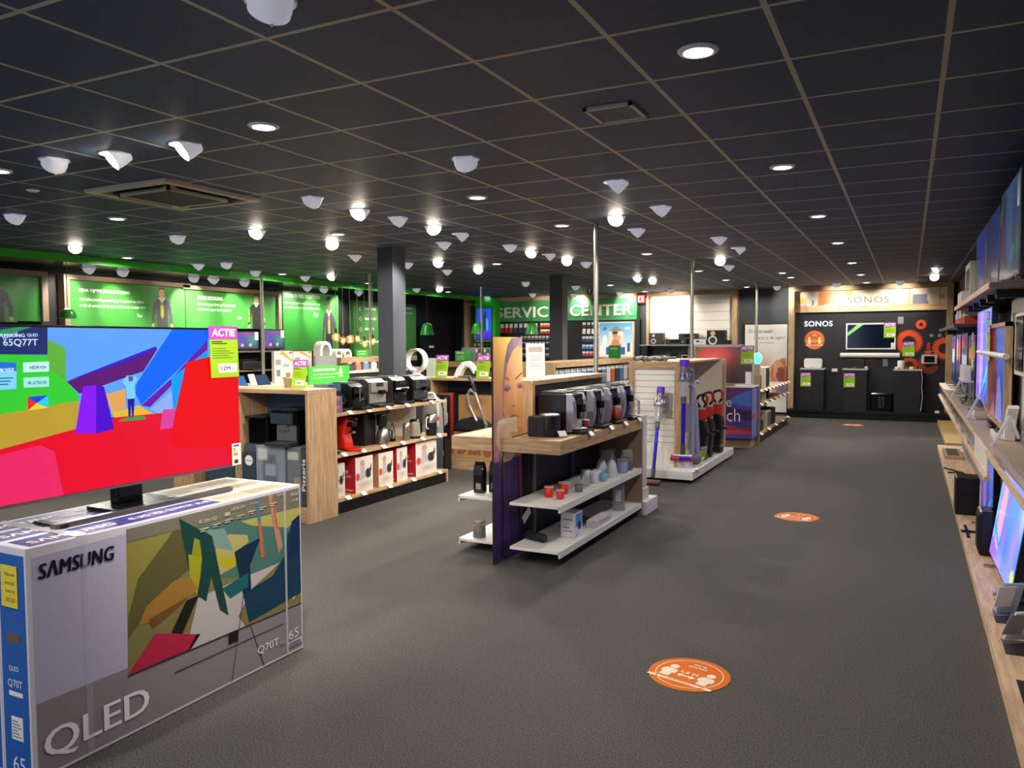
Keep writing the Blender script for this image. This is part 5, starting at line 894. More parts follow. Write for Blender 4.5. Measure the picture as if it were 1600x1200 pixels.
t=vac('shiny black canister vacuum on the brown cartons',(-5.08,8.96,.5),mat('#22272b',.15),.2,.5,.2)
b=MB(); b.tube([(-4.86,8.9,.58),(-4.92,8.86,.8),(-5.0,8.85,1.02),(-5.07,8.86,1.06),(-5.12,8.88,1.0),(-5.1,8.88,.85),(-5.0,8.88,.66),(-4.93,8.9,.6)],.022,mat('#a8a8a4',.3,.5)); b.tube([(-5.0,8.85,1.04),(-5.02,8.83,1.14),(-5.07,8.82,1.24)],.025,mat('#3a3c40',.3)); b.build('hose_and_handle',t)
t=thing('upright_vacuum','pale grey vacuum with looped white hose beside the oak shelves','vacuum cleaner',(-5.45,8.6,0)); x,y=-5.5,8.62
b=MB(); b.lathe([(.14,.44),(.15,.5),(.14,.8),(.1,.95),(.0005,1.0)],(x,y,0),mat('#9aa09c',.3),24,.7); b.build('body',t); MB().lathe([(.13,.0),(.14,.02),(.14,.44)],(x,y,0),mat('#4a4e50',.4),24,.7).build('stand',t); MB().box(x-.08,x+.12,y-.12,y-.1,.5,.62,mat('#b8c0c4',.2)).build('window',t); b=MB(); b.tube([(x-.02,y-.08,.9),(x+.0,y-.1,1.02),(x+.08,y-.1,1.02),(x+.13,y-.1,.92),(x+.14,y-.1,.75),(x+.12,y-.08,.6)],.02,mat('#dcdcd8',.4)); b.build('hose',t)
t=thing('ring_fan','white ring shaped fan on top of the vacuum cabinet','fan',(-5.96,8.95,1.2)); cx,cz=-5.97,1.43; b=MB(); n=32; v=[];f=[]
for i in range(n):
    a=2*math.pi*i/n
    for r,yy in ((.135,8.9),(.16,8.9),(.165,9.0),(.125,9.0)): v.append((cx+r*math.cos(a),yy,cz+r*math.sin(a)))
for i in range(n):
    for k in range(4): f.append((i*4+k,i*4+(k+1)%4,((i+1)%n)*4+(k+1)%4,((i+1)%n)*4+k))
b.faces(v,f,mat('#d6d8da',.3),True); b.build('ring',t); b=MB(); b.lathe([(.1,0),(.1,.02),(.06,.04),(.055,.1)],(cx,8.95,1.205),mat('#d0d2d4',.3)); b.build('base',t)
b=MB(); b.box(-6.25,-5.705,8.85,9.3,1.17,1.204,WOODX); b.box(-6.25,-6.22,8.85,9.3,0,1.17,WOODZ); single(b,'side_counter','oak counter carrying the white ring fan','counter',(-5.97,9.1,0))
t=thing('glass_board','pale clear information board standing behind the ring fan','board',(-5.78,9.1,1.206)); MB().box(-5.9,-5.62,9.1,9.106,1.206,1.46,glass('#cfdcdc',.6)).build('sheet',t)
price_sign('left price sign on top of the vacuum cabinet',(-5.66,8.93,1.207),PX,(.07,.06,1),.19,.30); price_sign('right price sign on the vacuum cabinet beside the tall poster',(-5.03,8.93,1.207),PX,(.07,.06,1),.19,.30)
t=thing('clothes_iron','white steam iron standing on the vacuum cabinet','iron',(-5.2,9.0,1.206)); b=MB(); pr=[(-5.40,1.21),(-5.34,1.33),(-5.26,1.41),(-5.17,1.425),(-5.1,1.37),(-5.06,1.27),(-5.09,1.25),(-5.14,1.33),(-5.2,1.36),(-5.25,1.31),(-5.3,1.22)]
b.prism(pr,'y',8.96,9.06,WHITE); b.build('body',t,bevel=.012); MB().box(-5.3,-5.02,8.93,9.07,1.207,1.228,mat('#55575a')).build('base',t,bevel=.005); b=MB(); b.box(-5.15,-5.05,8.97,9.05,1.228,1.3,DGREY); b.build('water_tank',t,bevel=.01)
# ---------------------------------------------------------------- vacuum display (middle row, behind the coffee counter)
CREAM=mat('#e6ddcb',.5); OAKD=mat('#a88a6c',.5)
t=thing('vacuum_display','white slatted vacuum display with oak frame on a white platform','display stand',(-2.6,10.4,0))
b=MB(); b.box(-3.0,-2.3,9.2,11.45,.0,.04,BLACK); b.build('recess',t); b=MB(); b.box(-3.05,-2.23,9.1,11.5,.04,.14,mat('#eceae6',.35)); b.build('platform',t,bevel=.004)
MB().box(-3.0,-2.52,9.32,9.36,.14,1.36,mat('#d8d2c4',.5)).build('backing',t); b=MB()
for i in range(12): b.box(-3.0,-2.5,9.3,9.318,.45+i*.0745,.45+i*.0745+.069,mat('#efeae0',.45))
b.box(-3.0,-2.5,9.3,9.318,.14,.445,mat('#efeae0',.45)); b.build('slats',t)
b=MB(); b.box(-3.07,-3.0,9.28,9.4,.14,1.40,WOODZ); b.box(-2.5,-2.42,9.28,9.4,.14,1.40,WOODZ); b.box(-3.0,-2.5,9.28,9.4,1.335,1.40,WOODX); b.build('oak_frame',t)
b=MB(); b.box(-2.9,-2.78,9.4,11.5,.14,1.40,CREAM); b.build('cream_side',t); b=MB(); b.box(-2.9,-2.36,11.5,11.58,.0,1.42,WOODZ); b.build('oak_end',t); MB().box(-2.85,-2.4,11.46,11.5,.14,1.4,CREAM).build('cream_end_face',t); MB().box(-3.07,-2.42,9.3,11.5,1.40,1.425,WOODY).build('top_board',t)
def stick_vac(label,x,y0,z0,y1,z1,tilt,big,head_red=False):
    # from the floor head (y0,z0) up to the handle top (y1,z1)
    t=thing('stick_vacuum',label,'vacuum cleaner',(x,y0,z0)); A=Vector((x,y0,z0+.05)); B=Vector((x,y1,z1)); d=(B-A); L=d.length; d.normalize(); P=lambda k:A+d*(L*k); s=big
    MB().cyl(P(.13),P(.55),.021*s,mat('#2a22c8',.25,.5),n=16).build('tube',t); b=MB(); b.cyl(P(.03),P(.13),.026*s,mat('#55504c',.3,.3),n=16); b.cyl(P(.55),P(.62),.028*s,mat('#6a5a58',.3,.3),n=16); b.build('joint',t)
    b=MB(); b.cyl(P(.62),P(.79),.045*s,glass('#c8ccd4',.55),.055*s,n=22); b.build('dust_bin',t); b=MB(); b.cyl(P(.63),P(.78),.026*s,mat('#8a8c94',.25,.8),n=16); b.build('bin_core',t)
    b=MB(); b.cyl(P(.79),P(.82),.075*s,mat('#b8b4b8',.2,.9),n=22)
    for i in range(8):
        a=i*math.pi/4; o=d.orthogonal().normalized(); w=d.cross(o); k=(o*math.cos(a)+w*math.sin(a))*.058*s; b.cyl(P(.82)+k,P(.86)+k,.018*s,mat('#c4bec4',.2,.9),n=10)
    b.build('cyclones',t); b=MB(); b.cyl(P(.82),P(.93),.042*s,mat('#8e8a96',.25,.7),n=20); b.build('motor',t); MB().cyl(P(.93),P(1),.05*s,mat('#6a2ad2',.35),n=14).build('purple_filter_cap',t)
    b=MB(); b.tube([P(.9)+Vector((.04*s,.06*s,0)),P(.88)+Vector((.06*s,.11*s,0)),P(.76)+Vector((.06*s,.12*s,0)),P(.72)+Vector((.05*s,.07*s,0))],.017*s,mat('#8a8890',.35)); b.build('handle',t)
    if head_red: 
        b=MB(); b.cyl((x-.14,y0-.01,z0+.03),(x+.12,y0+.0,z0+.03),.03,mat('#aa2028',.4),n=16); b.build('red_roller',t); b=MB(); b.box(x-.14,x+.12,y0-.02,y0+.05,z0+.035,z0+.085,mat('#b4b0bc',.3,.5)); b.build('floor_head',t,bevel=.015); MB().box(x-.03,x+.1,y0-.045,y0-.01,z0+.02,z0+.055,mat('#2a22c8',.3)).build('blue_plate',t)
    else:
        b=MB(); b.box(x-.09,x+.09,y0-.05,y0+.05,z0,z0+.05,mat('#5a5654',.35,.3)); b.build('floor_head',t,bevel=.015); b=MB(); b.cyl((x-.085,y0-.04,z0+.025),(x+.085,y0-.04,z0+.025),.02,mat('#8a3a34'),n=12); b.build('roller',t)
    return t
t1=stick_vac('blue and silver stick vacuum leaning on the white slats',-2.64,8.86,.004,9.2,1.12,0,.95)
MB().box(-2.60,-2.53,9.27,9.3,.75,1.04,mat('#9c9890',.4)).build('wall_dock',t1)
t2=stick_vac('tall blue stick vacuum with red roller on a clear stand',-2.385,9.24,.24,9.3,1.45,0,1.15,True)
t=thing('clear_stand','clear acrylic stand under the tall blue stick vacuum','stand',(-2.38,9.3,.141)); b=MB(); b.lathe([(.2,0),(.2,.012),(.0005,.014)],(-2.4,9.33,.141),mat('#e4e2ea',.2),28,.8); b.build('foot',t); b=MB(); b.cyl((-2.42,9.3,.153),(-2.42,9.3,.24),.05,glass('#e8e6ee',.45),n=16); b.cyl((-2.33,9.3,.153),(-2.33,9.3,.24),.05,glass('#e8e6ee',.45),n=16); b.build('supports',t)
t=thing('ball_vacuum','lilac grey upright vacuum behind the tall stick vacuum','vacuum cleaner',(-2.34,9.62,.141)); LG=mat('#b0b0cc',.3,.3); b=MB(); b.cyl((-2.36,9.58,.25),(-2.36,9.6,1.1),.035,LG,n=16); b.cyl((-2.31,9.68,.2),(-2.33,9.64,.95),.034,mat('#a2a6ca',.3,.2),.024,n=16); b.build('wand',t); b=MB(); b.ball((-2.33,9.64,.22),.075,mat('#6e6c8c',.3)); b.build('ball',t); b=MB(); b.cyl((-2.4,9.62,.55),(-2.4,9.62,.9),.075,glass('#a8b0c8',.6),n=20); b.build('dust_bin',t); b=MB(); b.tube([(-2.36,9.6,1.1),(-2.34,9.66,1.18),(-2.32,9.72,1.16)],.022,mat('#b4b4cc',.3)); b.build('handle',t)
t=thing('purifier_tower','dark oval fan on a pale curved leg behind the stick vacuum','fan',(-2.52,9.55,.141)); b=MB(); b.ball((-2.52,9.55,.95),.085,mat('#2c2e3c',.3),18,1.9,.6); b.build('oval',t); b=MB(); b.tube([(-2.52,9.55,.8),(-2.5,9.52,.5),(-2.44,9.5,.16)],.024,mat('#c8c8d4',.3)); b.build('leg',t)
def red_vac(label,x,y,z,h,lean=.0):
    t=thing('upright_vacuum',label,'vacuum cleaner',(x,y,z),'red and black upright vacuums'); BK=mat('#1a1b1d',.3)
    b=MB(); b.box(x-.07,x+.07,y-.1,y+.1,z,z+.08,BK); b.build('floor_head',t,bevel=.02); b=MB(); b.prism([(x-.085,z+.09),(x+.055,z+.09),(x+.085,z+.4),(x+.05,z+h*.62),(x-.06,z+h*.62)],'y',y-.1,y+.1,BK); b.build('body',t,bevel=.02)
    b=MB(); b.cyl((x,y,z+h*.62),(x,y,z+h*.77),.068,mat('#c42a24',.3),.06,n=20); b.build('red_bin',t); b=MB(); b.cyl((x,y,z+h*.77),(x,y,z+h*.8),.05,mat('#c8c4bc',.3,.6),n=18); b.build('collar',t)
    k=[(x-.02,y-.02,z+h*.8),(x-.06,y-.05,z+h*.9),(x-.03,y-.06,z+h*.98),(x+.04,y-.03,z+h),(x+.07,y,z+h*.95),(x+.06,y+.01,z+h*.86),(x+.02,y,z+h*.8)]; MB().tube(k,.017,BK).build('loop_handle',t); MB().tube(k[3:6],.0185,mat('#b83428',.4)).build('red_grip',t); MB().box(x+.03,x+.14,y-.04,y+.06,z+h*.38,z+h*.41,BK).build('side_shelf',t); return t
red_vac('red and black upright vacuum closest to the stick vacuum',-2.36,10.1,.141,.85); red_vac('red and black upright vacuum in the middle of the three',-2.365,10.45,.141,.86); red_vac('red and black upright vacuum nearest the oak end board',-2.335,10.9,.141,.86)
t=thing('acrylic_screen','clear curved panel leaning beside the upright vacuums','panel',(-2.45,11.05,.141)); b=MB(); b.obox((-2.45,11.1,.32),(.02,.3,.34),Matrix.Rotation(.3,3,'Y'),glass('#e0dcd4',.4)); b.build('sheet',t); b=MB(); b.cyl((-2.4,11.2,.36),(-2.39,11.2,.36),.1,glass('#d8d4cc',.5),n=20); b.build('disc',t)
price_sign('small tilted price sign on the vacuum platform',(-2.36,9.9,.145),(.5,1,0),(.2,0,1),.13,.2)
for i,(y,x) in enumerate(((9.65,-2.3),(10.05,-2.3),(10.5,-2.32))): single(MB().box(x-.05,x+.05,y-.1,y+.1,.141,.155,mat('#d8d0c4',.4)),'floor_brush','flat vacuum brush lying on platform edge, %s from the front'%ORD[i],'brush',(x,y,.141),'brushes on the vacuum platform')
t=thing('shower_hoses','grey appliances lying on top of the slatted vacuum display','appliance',(-2.8,9.6,1.426)); b=MB(); pts=[(-3.05+.05*i,9.45+.12*math.sin(i*1.2),1.45+.015*(i%2)) for i in range(9)]; b.tube(pts,.03,mat('#6a6a6c',.5)); b.build('body',t)
t=thing('bead_hose','dark ribbed hose lying at the back left of the display top','hose',(-3.2,10.5,1.38)); b=MB(); b.tube([(-3.0,9.9,1.44),(-3.02,10.5,1.44),(-2.95,11.0,1.44)],.02,mat('#3c3c3e',.5)); b.build('tube',t)
# white stand between counter and display
t=thing('white_plinth','low white base between coffee counter and vacuum display','plinth',(-2.5,7.4,0)); MB().box(-2.95,-2.22,7.25,7.62,.0,.13,mat('#e8e4ec',.4)).build('body',t,bevel=.004)
t=thing('robot_mop','white standing appliance boxes behind the oak end panel','appliance',(-2.34,7.42,.131)); MB().box(-2.44,-2.27,7.34,7.5,.131,.24,mat('#dcd4c8',.5)).build('base',t,bevel=.01); MB().box(-2.42,-2.285,7.36,7.48,.24,.95,glass('#e6e6ee',.7)).build('clear_case',t,bevel=.01); b=MB(); b.cyl((-2.36,7.42,.26),(-2.36,7.42,.9),.03,mat('#c8c4c8',.4),n=14); b.build('inner_tube',t)
# blue fan at the far end of the coffee counter
t=thing('purple_dryer','small purple topped machine with clear ring behind the last espresso machine','appliance',(-2.86,8.4,.0)); b=MB(); b.cyl((-2.86,8.6,1.06),(-2.86,8.6,1.14),.04,mat('#3a28c8',.3),n=18); b.build('purple_cap',t); b=MB(); b.cyl((-2.86,8.6,.9),(-2.86,8.6,1.06),.05,mat('#7a90b8',.2,.6),n=18); b.build('barrel',t); b=MB(); b.cyl((-2.86,8.6,.02),(-2.86,8.6,.9),.02,mat('#8a8c9c',.3,.6),n=14); b.lathe([(.1,0),(.1,.02),(.0005,.022)],(-2.86,8.6,0),mat('#d8d6dc')); b.build('stand',t); b=MB(); b.tube([(-2.82,8.62,1.05),(-2.74,8.64,1.0),(-2.74,8.64,.85),(-2.81,8.62,.78)],.015,mat('#b4b4bc',.2,.6)); b.build('handle',t)
# ---------------------------------------------------------------- television on the printed counter
t=thing('promotion_counter','purple printed counter with oak base carrying a television','counter',(-2.6,12.6,0)); b=MB(); b.box(-2.98,-2.18,12.52,12.95,0,.15,OAKD); b.build('oak_base',t); MB().box(-3.05,-2.14,12.45,13.0,.15,.95,mat('#3a2a78',.35)).build('box',t); MB().box(-3.06,-2.13,12.44,13.0,.95,.97,mat('#e4e0da',.3)).build('top_edge',t)
cp=[('l',0,1,'#3c3c96','#5a2a78'),('g',.15,.85,.5,.25,'#7a2a6e',.9),('p',[(.55,.72),(.75,.86),(1,.98),(1,.62)],'#3a6ec0'),('p',[(.35,.75),(.6,.72),(1,.62),(1,.55),(.6,.6)],'#4a3aa0'),('p',[(.0,.5),(.5,.62),(1,.55),(1,.35),(.4,.45)],'#2a1a58'),('p',[(0,.42),(.5,.25),(1,.2),(1,.12),(.5,.15),(0,.25)],'#b4324e'),('p',[(0,.3),(.5,.17),(1,.14),(1,.1),(.5,.1),(0,.18)],'#e04a5a'),('p',[(0,.1),(1,.09),(1,0),(0,0)],'#5a5ab4'),('g',.1,.3,.3,.15,'#7a1e4a',.8)]
picture('print',t,(-3.04,12.448,.16),PX,PZ,.9,.78,44,40,'#3a2a78',cp); picture('side_print',t,(-2.1385,12.46,.16),PY,PZ,.53,.78,20,30,'#4a5aa8',[('p',[(.0,.0),(0,1),(.2,1),(.2,0)],'#8a9ad2'),('p',[(.45,0),(.45,1),(.55,1),(.55,0)],'#c8d2f0'),('p',[(0,.5),(1,.45),(1,.35),(0,.4)],'#b4466e')])
b=MB(); text(b,'ch',(-2.52,12.446,.42),PX,PZ,.2,.2,PAPER,-.01); text(b,'e',(-2.53,12.446,.65),PX,PZ,.08,.1,PAPER,-.01); b.build('lettering',t)
T=thing('television','television with a red glowing shape above the printed counter','television',(-2.6,12.6,.97)); MB().box(-3.08,-2.15,12.6,12.65,.99,1.6,mat('#c8c6c4',.35)).build('housing',T,bevel=.004); MB().box(-2.75,-2.45,12.55,12.75,.972,.995,STEEL).build('foot',T)
picture('screen',T,(-3.06,12.598,1.01),PX,PZ,.89,.57,40,26,'#1c1a20',[('l',0,1,'#141216','#3a3036'),('g',.32,.72,.28,.3,'#ff5040',.95),('g',.25,.9,.3,.2,'#8a3a3c',.6),('g',.6,.4,.3,.3,'#30141c',.6)],RSCREEN*.8); b=MB(); b.face([(-3.06,12.596,1.5),(-2.98,12.596,1.58),(-2.93,12.596,1.58),(-3.06,12.596,1.45)],mat('#4ab43c',.5)); b.build('corner_ribbon',T); MB().box(-2.27,-2.18,12.592,12.597,1.0,1.19,PAPER).build('energy_label',T)
price_sign('price sign on the television above the printed counter',(-2.34,12.58,1.31),PX,PZ,.2,.29)
# audio shelves
t=thing('audio_shelves','long audio shelf unit with three tilted shelves behind the printed counter','shelf unit',(-2.4,14.6,0)); MB().box(-2.6,-2.16,13.05,16.6,0,.11,BLACK).build('plinth',t); MB().box(-2.62,-2.56,13.05,16.6,.11,1.1,mat('#d8cdb8',.5)).build('back_panel',t); MB().box(-2.62,-2.12,13.02,13.07,0,1.12,OAKD).build('end_panel',t)
for z in (.15,.63,.85): b=MB(); b.box(-2.58,-2.14,13.07,16.6,z-.025,z,WOODY); b.build('shelf',t)
for z,n,l in ((.85,9,'top'),(.63,7,'middle'),(.15,5,'bottom')):
    for i in range(n):
        y=13.25+3.2*i/(n-1); ticket('white ticket on the %s audio shelf, %s from the printed counter'%(l,ORD[i]),(-2.125,y,z+.01),0,'tickets on the audio shelves',.16,.06,.5)
def rbox(nm,label,cat,x0,x1,y0,y1,z0,z1,c,front,group=None):
    t=thing(nm,label,cat,((x0+x1)/2,(y0+y1)/2,z0),group); MB().box(x0,x1,y0,y1,z0,z1,mat(c,.4)).build('body',t,bevel=.01); MB().box(x1,x1+.004,y0+.02,y1-.02,z0+.02,z1-.02,mat(front,.5)).build('grille',t); return t
rbox('desk_speaker','white and black speaker at the near end of top audio shelf','speaker',-2.4,-2.2,13.2,13.36,.852,1.12,'#dcdad6','#1c1c20'); rbox('desk_speaker','black speaker second on the top audio shelf','speaker',-2.42,-2.22,13.6,13.78,.852,1.1,'#1c1c20','#2a2a30'); rbox('desk_speaker','white framed dark speaker third on the top audio shelf','speaker',-2.42,-2.2,14.1,14.5,.852,1.22,'#e2e0dc','#26262a')
rbox('stereo_set','black mini stereo at the near end of the middle audio shelf','stereo',-2.45,-2.22,13.25,13.6,.632,.8,'#19191c','#2c2c30'); rbox('stereo_set','white mini stereo on the middle audio shelf','stereo',-2.45,-2.22,13.9,14.3,.632,.79,'#d0cec8','#8a8a8c'); rbox('desk_speaker','slim black speaker on the middle audio shelf','speaker',-2.4,-2.25,14.7,14.85,.632,.84,'#121214','#222226')
rbox('stereo_set','black low stereo on bottom audio shelf near the counter','stereo',-2.45,-2.2,13.3,13.9,.152,.33,'#141416','#222226'); rbox('desk_speaker','grey speaker with silver side on bottom audio shelf','speaker',-2.42,-2.2,14.3,14.75,.152,.43,'#c4c2c0','#5a5a5c'); rbox('desk_speaker','dark grey speaker at the far end of the bottom audio shelf','speaker',-2.42,-2.2,14.95,15.25,.152,.45,'#3a3a3c','#2a2a2e')
t=thing('lit_speaker','blue glowing speaker on top of the audio shelves','speaker',(-2.5,13.15,1.12)); MB().box(-2.42,-2.2,13.4,13.55,1.13,1.4,mat('#15182a',.3)).build('body',t,bevel=.01); b=MB(); b.cyl((-2.197,13.47,1.2),(-2.195,13.47,1.2),.05,mat('#3c64ff',.4,0,2),n=18); b.cyl((-2.197,13.47,1.32),(-2.195,13.47,1.32),.04,mat('#3c64ff',.4,0,2),n=18); b.build('glowing_cones',t)
t=thing('lamp_speaker','small turquoise glowing lamp beside the price sign','lamp',(-2.2,13.2,1.3)); MB().box(-2.24,-2.14,13.1,13.2,1.12,1.3,mat('#b8a890')).build('base',t); MB().ball((-2.19,13.15,1.39),.085,mat('#5ae6dc',.4,0,1.3),16,1.1).build('shade',t)
# ---------------------------------------------------------------- accessory row before the service wall
t=thing('accessory_gondola','oak framed accessory gondola with a deep top board by the dark column','gondola',(-5.3,13.3,0)); MB().box(-5.6,-4.98,11.4,15.6,1.26,1.345,WOODY).build('top_board',t); MB().box(-5.6,-4.98,11.36,11.42,0,1.345,WOODZ).build('end_board',t); MB().box(-5.32,-5.26,11.42,15.6,.1,1.26,mat('#3c4a55',.5)).build('peg_board',t); MB().box(-5.6,-5.0,11.42,15.6,0,.1,BLACK).build('plinth',t); MB().box(-5.2,-4.98,11.42,15.6,.1,.13,WOODY).build('shelf',t)
cl=['#3c82b4','#4a92c8','#2d6ea0','#5aa0d2']
for r,z in enumerate((.92,.6)):
    for i in range(16):
        y=11.6+i*.25; c=cl[(i+r)%4] if i<8 else ('#26282e','#3c6ea0','#c8c4bc','#b4503c')[i%4]
        b=MB(); b.box(-5.1,-5.06,y-.1,y+.1,z,z+.24,mat(c,.35)); b.box(-5.09,-5.065,y-.1,y+.1,z+.24,z+.3,mat('#dfe6ea',.5)); b.cyl((-5.26,y,z+.28),(-5.04,y,z+.28),.006,STEEL,n=6)
        single(b,'hanging_bag','%s pack hanging in the %s row of the accessory gondola, %s from the oak end'%(('blue' if i<8 else ('black','blue','white','red')[i%4]),('upper','lower')[r],ORD[i]),'package',(-5.08,y,z),'packs on the accessory gondola')
t=thing('info_sign','small green information card on the accessory gondola','sign',(-5.1,15.0,1.346)); MB().box(-5.35,-5.1,14.9,14.91,1.346,1.6,GREEN2).build('card',t); b=MB(); text(b,'SERVICE',(-5.32,14.896,1.52),PX,PZ,.16,.035,PAPER,.02); b.build('lettering',t)
# service counter at the back left with green lamps
t=thing('service_counter','oak service counter before the dark door','counter',(-9.0,16.2,0)); MB().box(-10.3,-7.6,16.0,16.5,1.1,1.22,WOODX).build('worktop',t); MB().box(-10.25,-7.65,16.1,16.45,0,1.1,mat('#6a5a4c',.5)).build('front',t)
t=thing('info_sign','green information card on the service counter','sign',(-9.4,16.1,1.22)); MB().box(-9.62,-9.2,16.08,16.1,1.22,1.48,GREEN2).build('card',t); b=MB(); text(b,'SERVICE',(-9.57,16.075,1.41),PX,PZ,.2,.04,PAPER,.02); [b.box(-9.57,-9.35,16.074,16.076,1.27+.03*i,1.278+.03*i,PAPER) for i in range(4)]; b.build('lettering',t)
t=thing('card_rack','grey rack of small cards right of the green card','rack',(-9.0,16.2,1.22)); MB().box(-9.5,-8.75,16.2,16.24,1.22,1.56,mat('#77797a')).build('back_plate',t); b=MB()
for i in range(5):
    for k in range(3): b.box(-9.12+.075*i,-9.07+.075*i,16.18,16.2,1.25+.1*k,1.32+.1*k,mat(('#3c4a3c','#5a6a5a','#c8c8c0')[(i+k)%3]))
b.build('cards',t)
def pendant(label,x,y,zb,zt,r=.155,h=.25):
    t=thing('pendant_lamp',label,'pendant lamp',(x,y,zb),'green pendant lamps'); GM=mat('#1f7a2a',.3); MB().lathe([(r,0),(r*.93,.06),(r*.72,.75*h),(r*.6,h*.95),(r*.3,h),(.012,h+.02)],(x,y,zb),GM,26).build('shade',t); b=MB(); b.lathe([(r*.99,.0),(r*1.01,-.006),(r*.96,-.004)],(x,y,zb),mat('#8ab48a')); b.build('rim',t); MB().cyl((x,y,zb+h),(x,y,zt),.005,BLACK,n=6).build('cable',t); MB().ball((x,y,zb+.09),.05,mat('#fff0d0',.4,0,2.5),12).build('bulb',t)
pendant('green bell pendant lamp between grey column and service frame',-9.57,14.8,1.855,CEIL); pendant('green bell pendant lamp in front of the blue screen tower',-9.24,16.5,1.89,CEIL); pendant('green bell pendant lamp before the service sign',-7.8,16.5,1.865,CEIL); pendant('green bell pendant lamp before the long green panel, behind the big television',-10.2,6.85,2.03,2.76,.11,.12)
# filament bulbs
for i,(y,z,r,l) in enumerate(((10.13,1.768,.07,'leftmost round'),(10.305,1.716,.045,'small, second from the left'),(10.49,1.737,.07,'third from the left, round'),(10.69,1.748,.045,'fourth from the left'),(10.88,1.662,.05,'fifth from the left, hanging lowest'),(11.12,1.705,.045,'last at the steel post'))):
    t=thing('filament_bulb','amber filament bulb, '+l,'bulb',(-8.3,y,z),'hanging amber bulbs'); MB().ball((-8.3,y,z),r,glass('#e6a850',.22),16,1.05 if r>.06 else 1.5).build('glass',t); b=MB()
    for k in range(3): b.cyl((-8.3+.012*(k-1),y-.01+.01*k,z-r*.55),(-8.3-.008*(k-1),y+.012-.012*k,z+r*.55),.007,mat('#ffcf80',.4,0,22),n=6)
    b.build('filament',t); b=MB(); b.cyl((-8.3,y,z+r),(-8.3,y,z+r+.07),.018,mat('#3a3230'),n=12); b.build('socket',t); MB().cyl((-8.3,y,z+r+.07),(-8.3,y,CEIL),.005,mat('#8a8884'),n=6).build('cable',t)
# ---------------------------------------------------------------- left background: televisions, printers, tablets, fans
t=thing('wall_shelf','dark shelf under the two left background televisions','shelf',(-10.5,10.8,1.53)); MB().box(-10.9,-10.3,9.9,11.6,1.52,1.545,mat('#6a5a4c')).build('board',t)
t=thing('wall_shelf','lower dark shelf carrying the printers','shelf',(-10.5,10.8,1.19)); MB().box(-10.9,-10.3,9.9,11.6,1.185,1.205,mat('#8a7a68')).build('board',t)
single(MB().box(-10.885,-10.86,9.95,11.55,.0,1.90,mat('#15161a')),'back_board','black back board behind the printers','board',(-10.9,10.8,0))
nv=[('l',0,1,'#281450','#5a3ca0'),('g',.35,.5,.2,.35,'#2850dc',.9),('g',.8,.5,.2,.3,'#28b4a0',.8),('g',.15,.3,.15,.2,'#c82878',.8),('e',.4,.2,.06,.08,'#fff0d0'),('e',.7,.22,.06,.08,'#ffe6b4'),('g',.6,.9,.2,.15,'#b43ca0',.8)]
for y0,y1,z1,l in ((10.05,10.72,1.90,'left one of two small televisions under the green panel with a purple picture'),(10.76,11.38,1.94,'right one of two small televisions beside the oak post, with purple picture')):
    T=thing('television',l,'television',(-10.55,(y0+y1)/2,1.546),'small televisions on the left wall shelf'); MB().box(-10.6,-10.56,y0,y1,1.565,z1,BLACK).build('housing',T); MB().box(-10.64,-10.52,(y0+y1)/2-.15,(y0+y1)/2+.15,1.546,1.57,BLACK).build('foot',T); picture('screen',T,(-10.555,y0+.02,1.585),PY,PZ,y1-y0-.04,z1-1.605,30,18,'#281450',nv,SCREEN*.8); MB().box(-10.553,-10.55,y1-.1,y1-.02,z1-.16,z1-.02,PAPER).build('price_label',T)
for i,(y,l) in enumerate(((10.35,'left'),(11.15,'right'))):
    t=thing('printer','black printer on the lower shelf, %s of two'%l,'printer',(-10.5,y,1.206)); MB().box(-10.7,-10.35,y-.22,y+.22,1.206,1.36,mat('#1a1b1e',.4)).build('body',t,bevel=.015); MB().box(-10.7,-10.45,y-.2,y+.2,1.36,1.4,mat('#26282c',.4)).build('lid',t,bevel=.01); MB().box(-10.35,-10.25,y-.12,y+.12,1.225,1.235,DGREY).build('paper_tray',t)
t=thing('left_gondola','pale counter row of tablets behind the oak cabinets','counter',(-8.1,9.6,0)); MB().box(-8.5,-7.75,7.3,9.0,1.06,1.1,mat('#e2dccf',.4)).build('worktop',t); MB().box(-8.45,-7.8,7.35,8.98,0,1.06,mat('#5a5650',.5)).build('body',t); MB().box(-8.5,-7.75,9.0,12.0,1.2,1.24,mat('#dcd6c8',.4)).build('raised_top',t); MB().box(-8.45,-7.8,9.0,11.98,0,1.2,mat('#3a3a3c',.5)).build('raised_body',t)
for i,(y,l,c) in enumerate(((7.7,'nearest the big television','#2a5a96'),(8.12,'right of the first','#2c3e5a'))):
    t=thing('tablet','tilted tablet on the pale counter '+l,'tablet',(-7.95,y,1.1)); b=MB(); b.obox((-7.95,y,1.17),(.012,.24,.16),Matrix.Rotation(-.5,3,'Y'),mat('#1a1c22',.3)); b.build('case',t); b=MB(); b.obox((-7.942,y,1.172),(.004,.21,.135),Matrix.Rotation(-.5,3,'Y'),mat(c,.2,0,.8)); b.build('screen',t)
t=thing('phone_stand','white slanted phone stand between the tablets','stand',(-7.9,7.92,1.1)); b=MB(); b.obox((-7.93,7.92,1.18),(.02,.1,.16),Matrix.Rotation(-.4,3,'Y'),WHITE); b.build('plate',t)
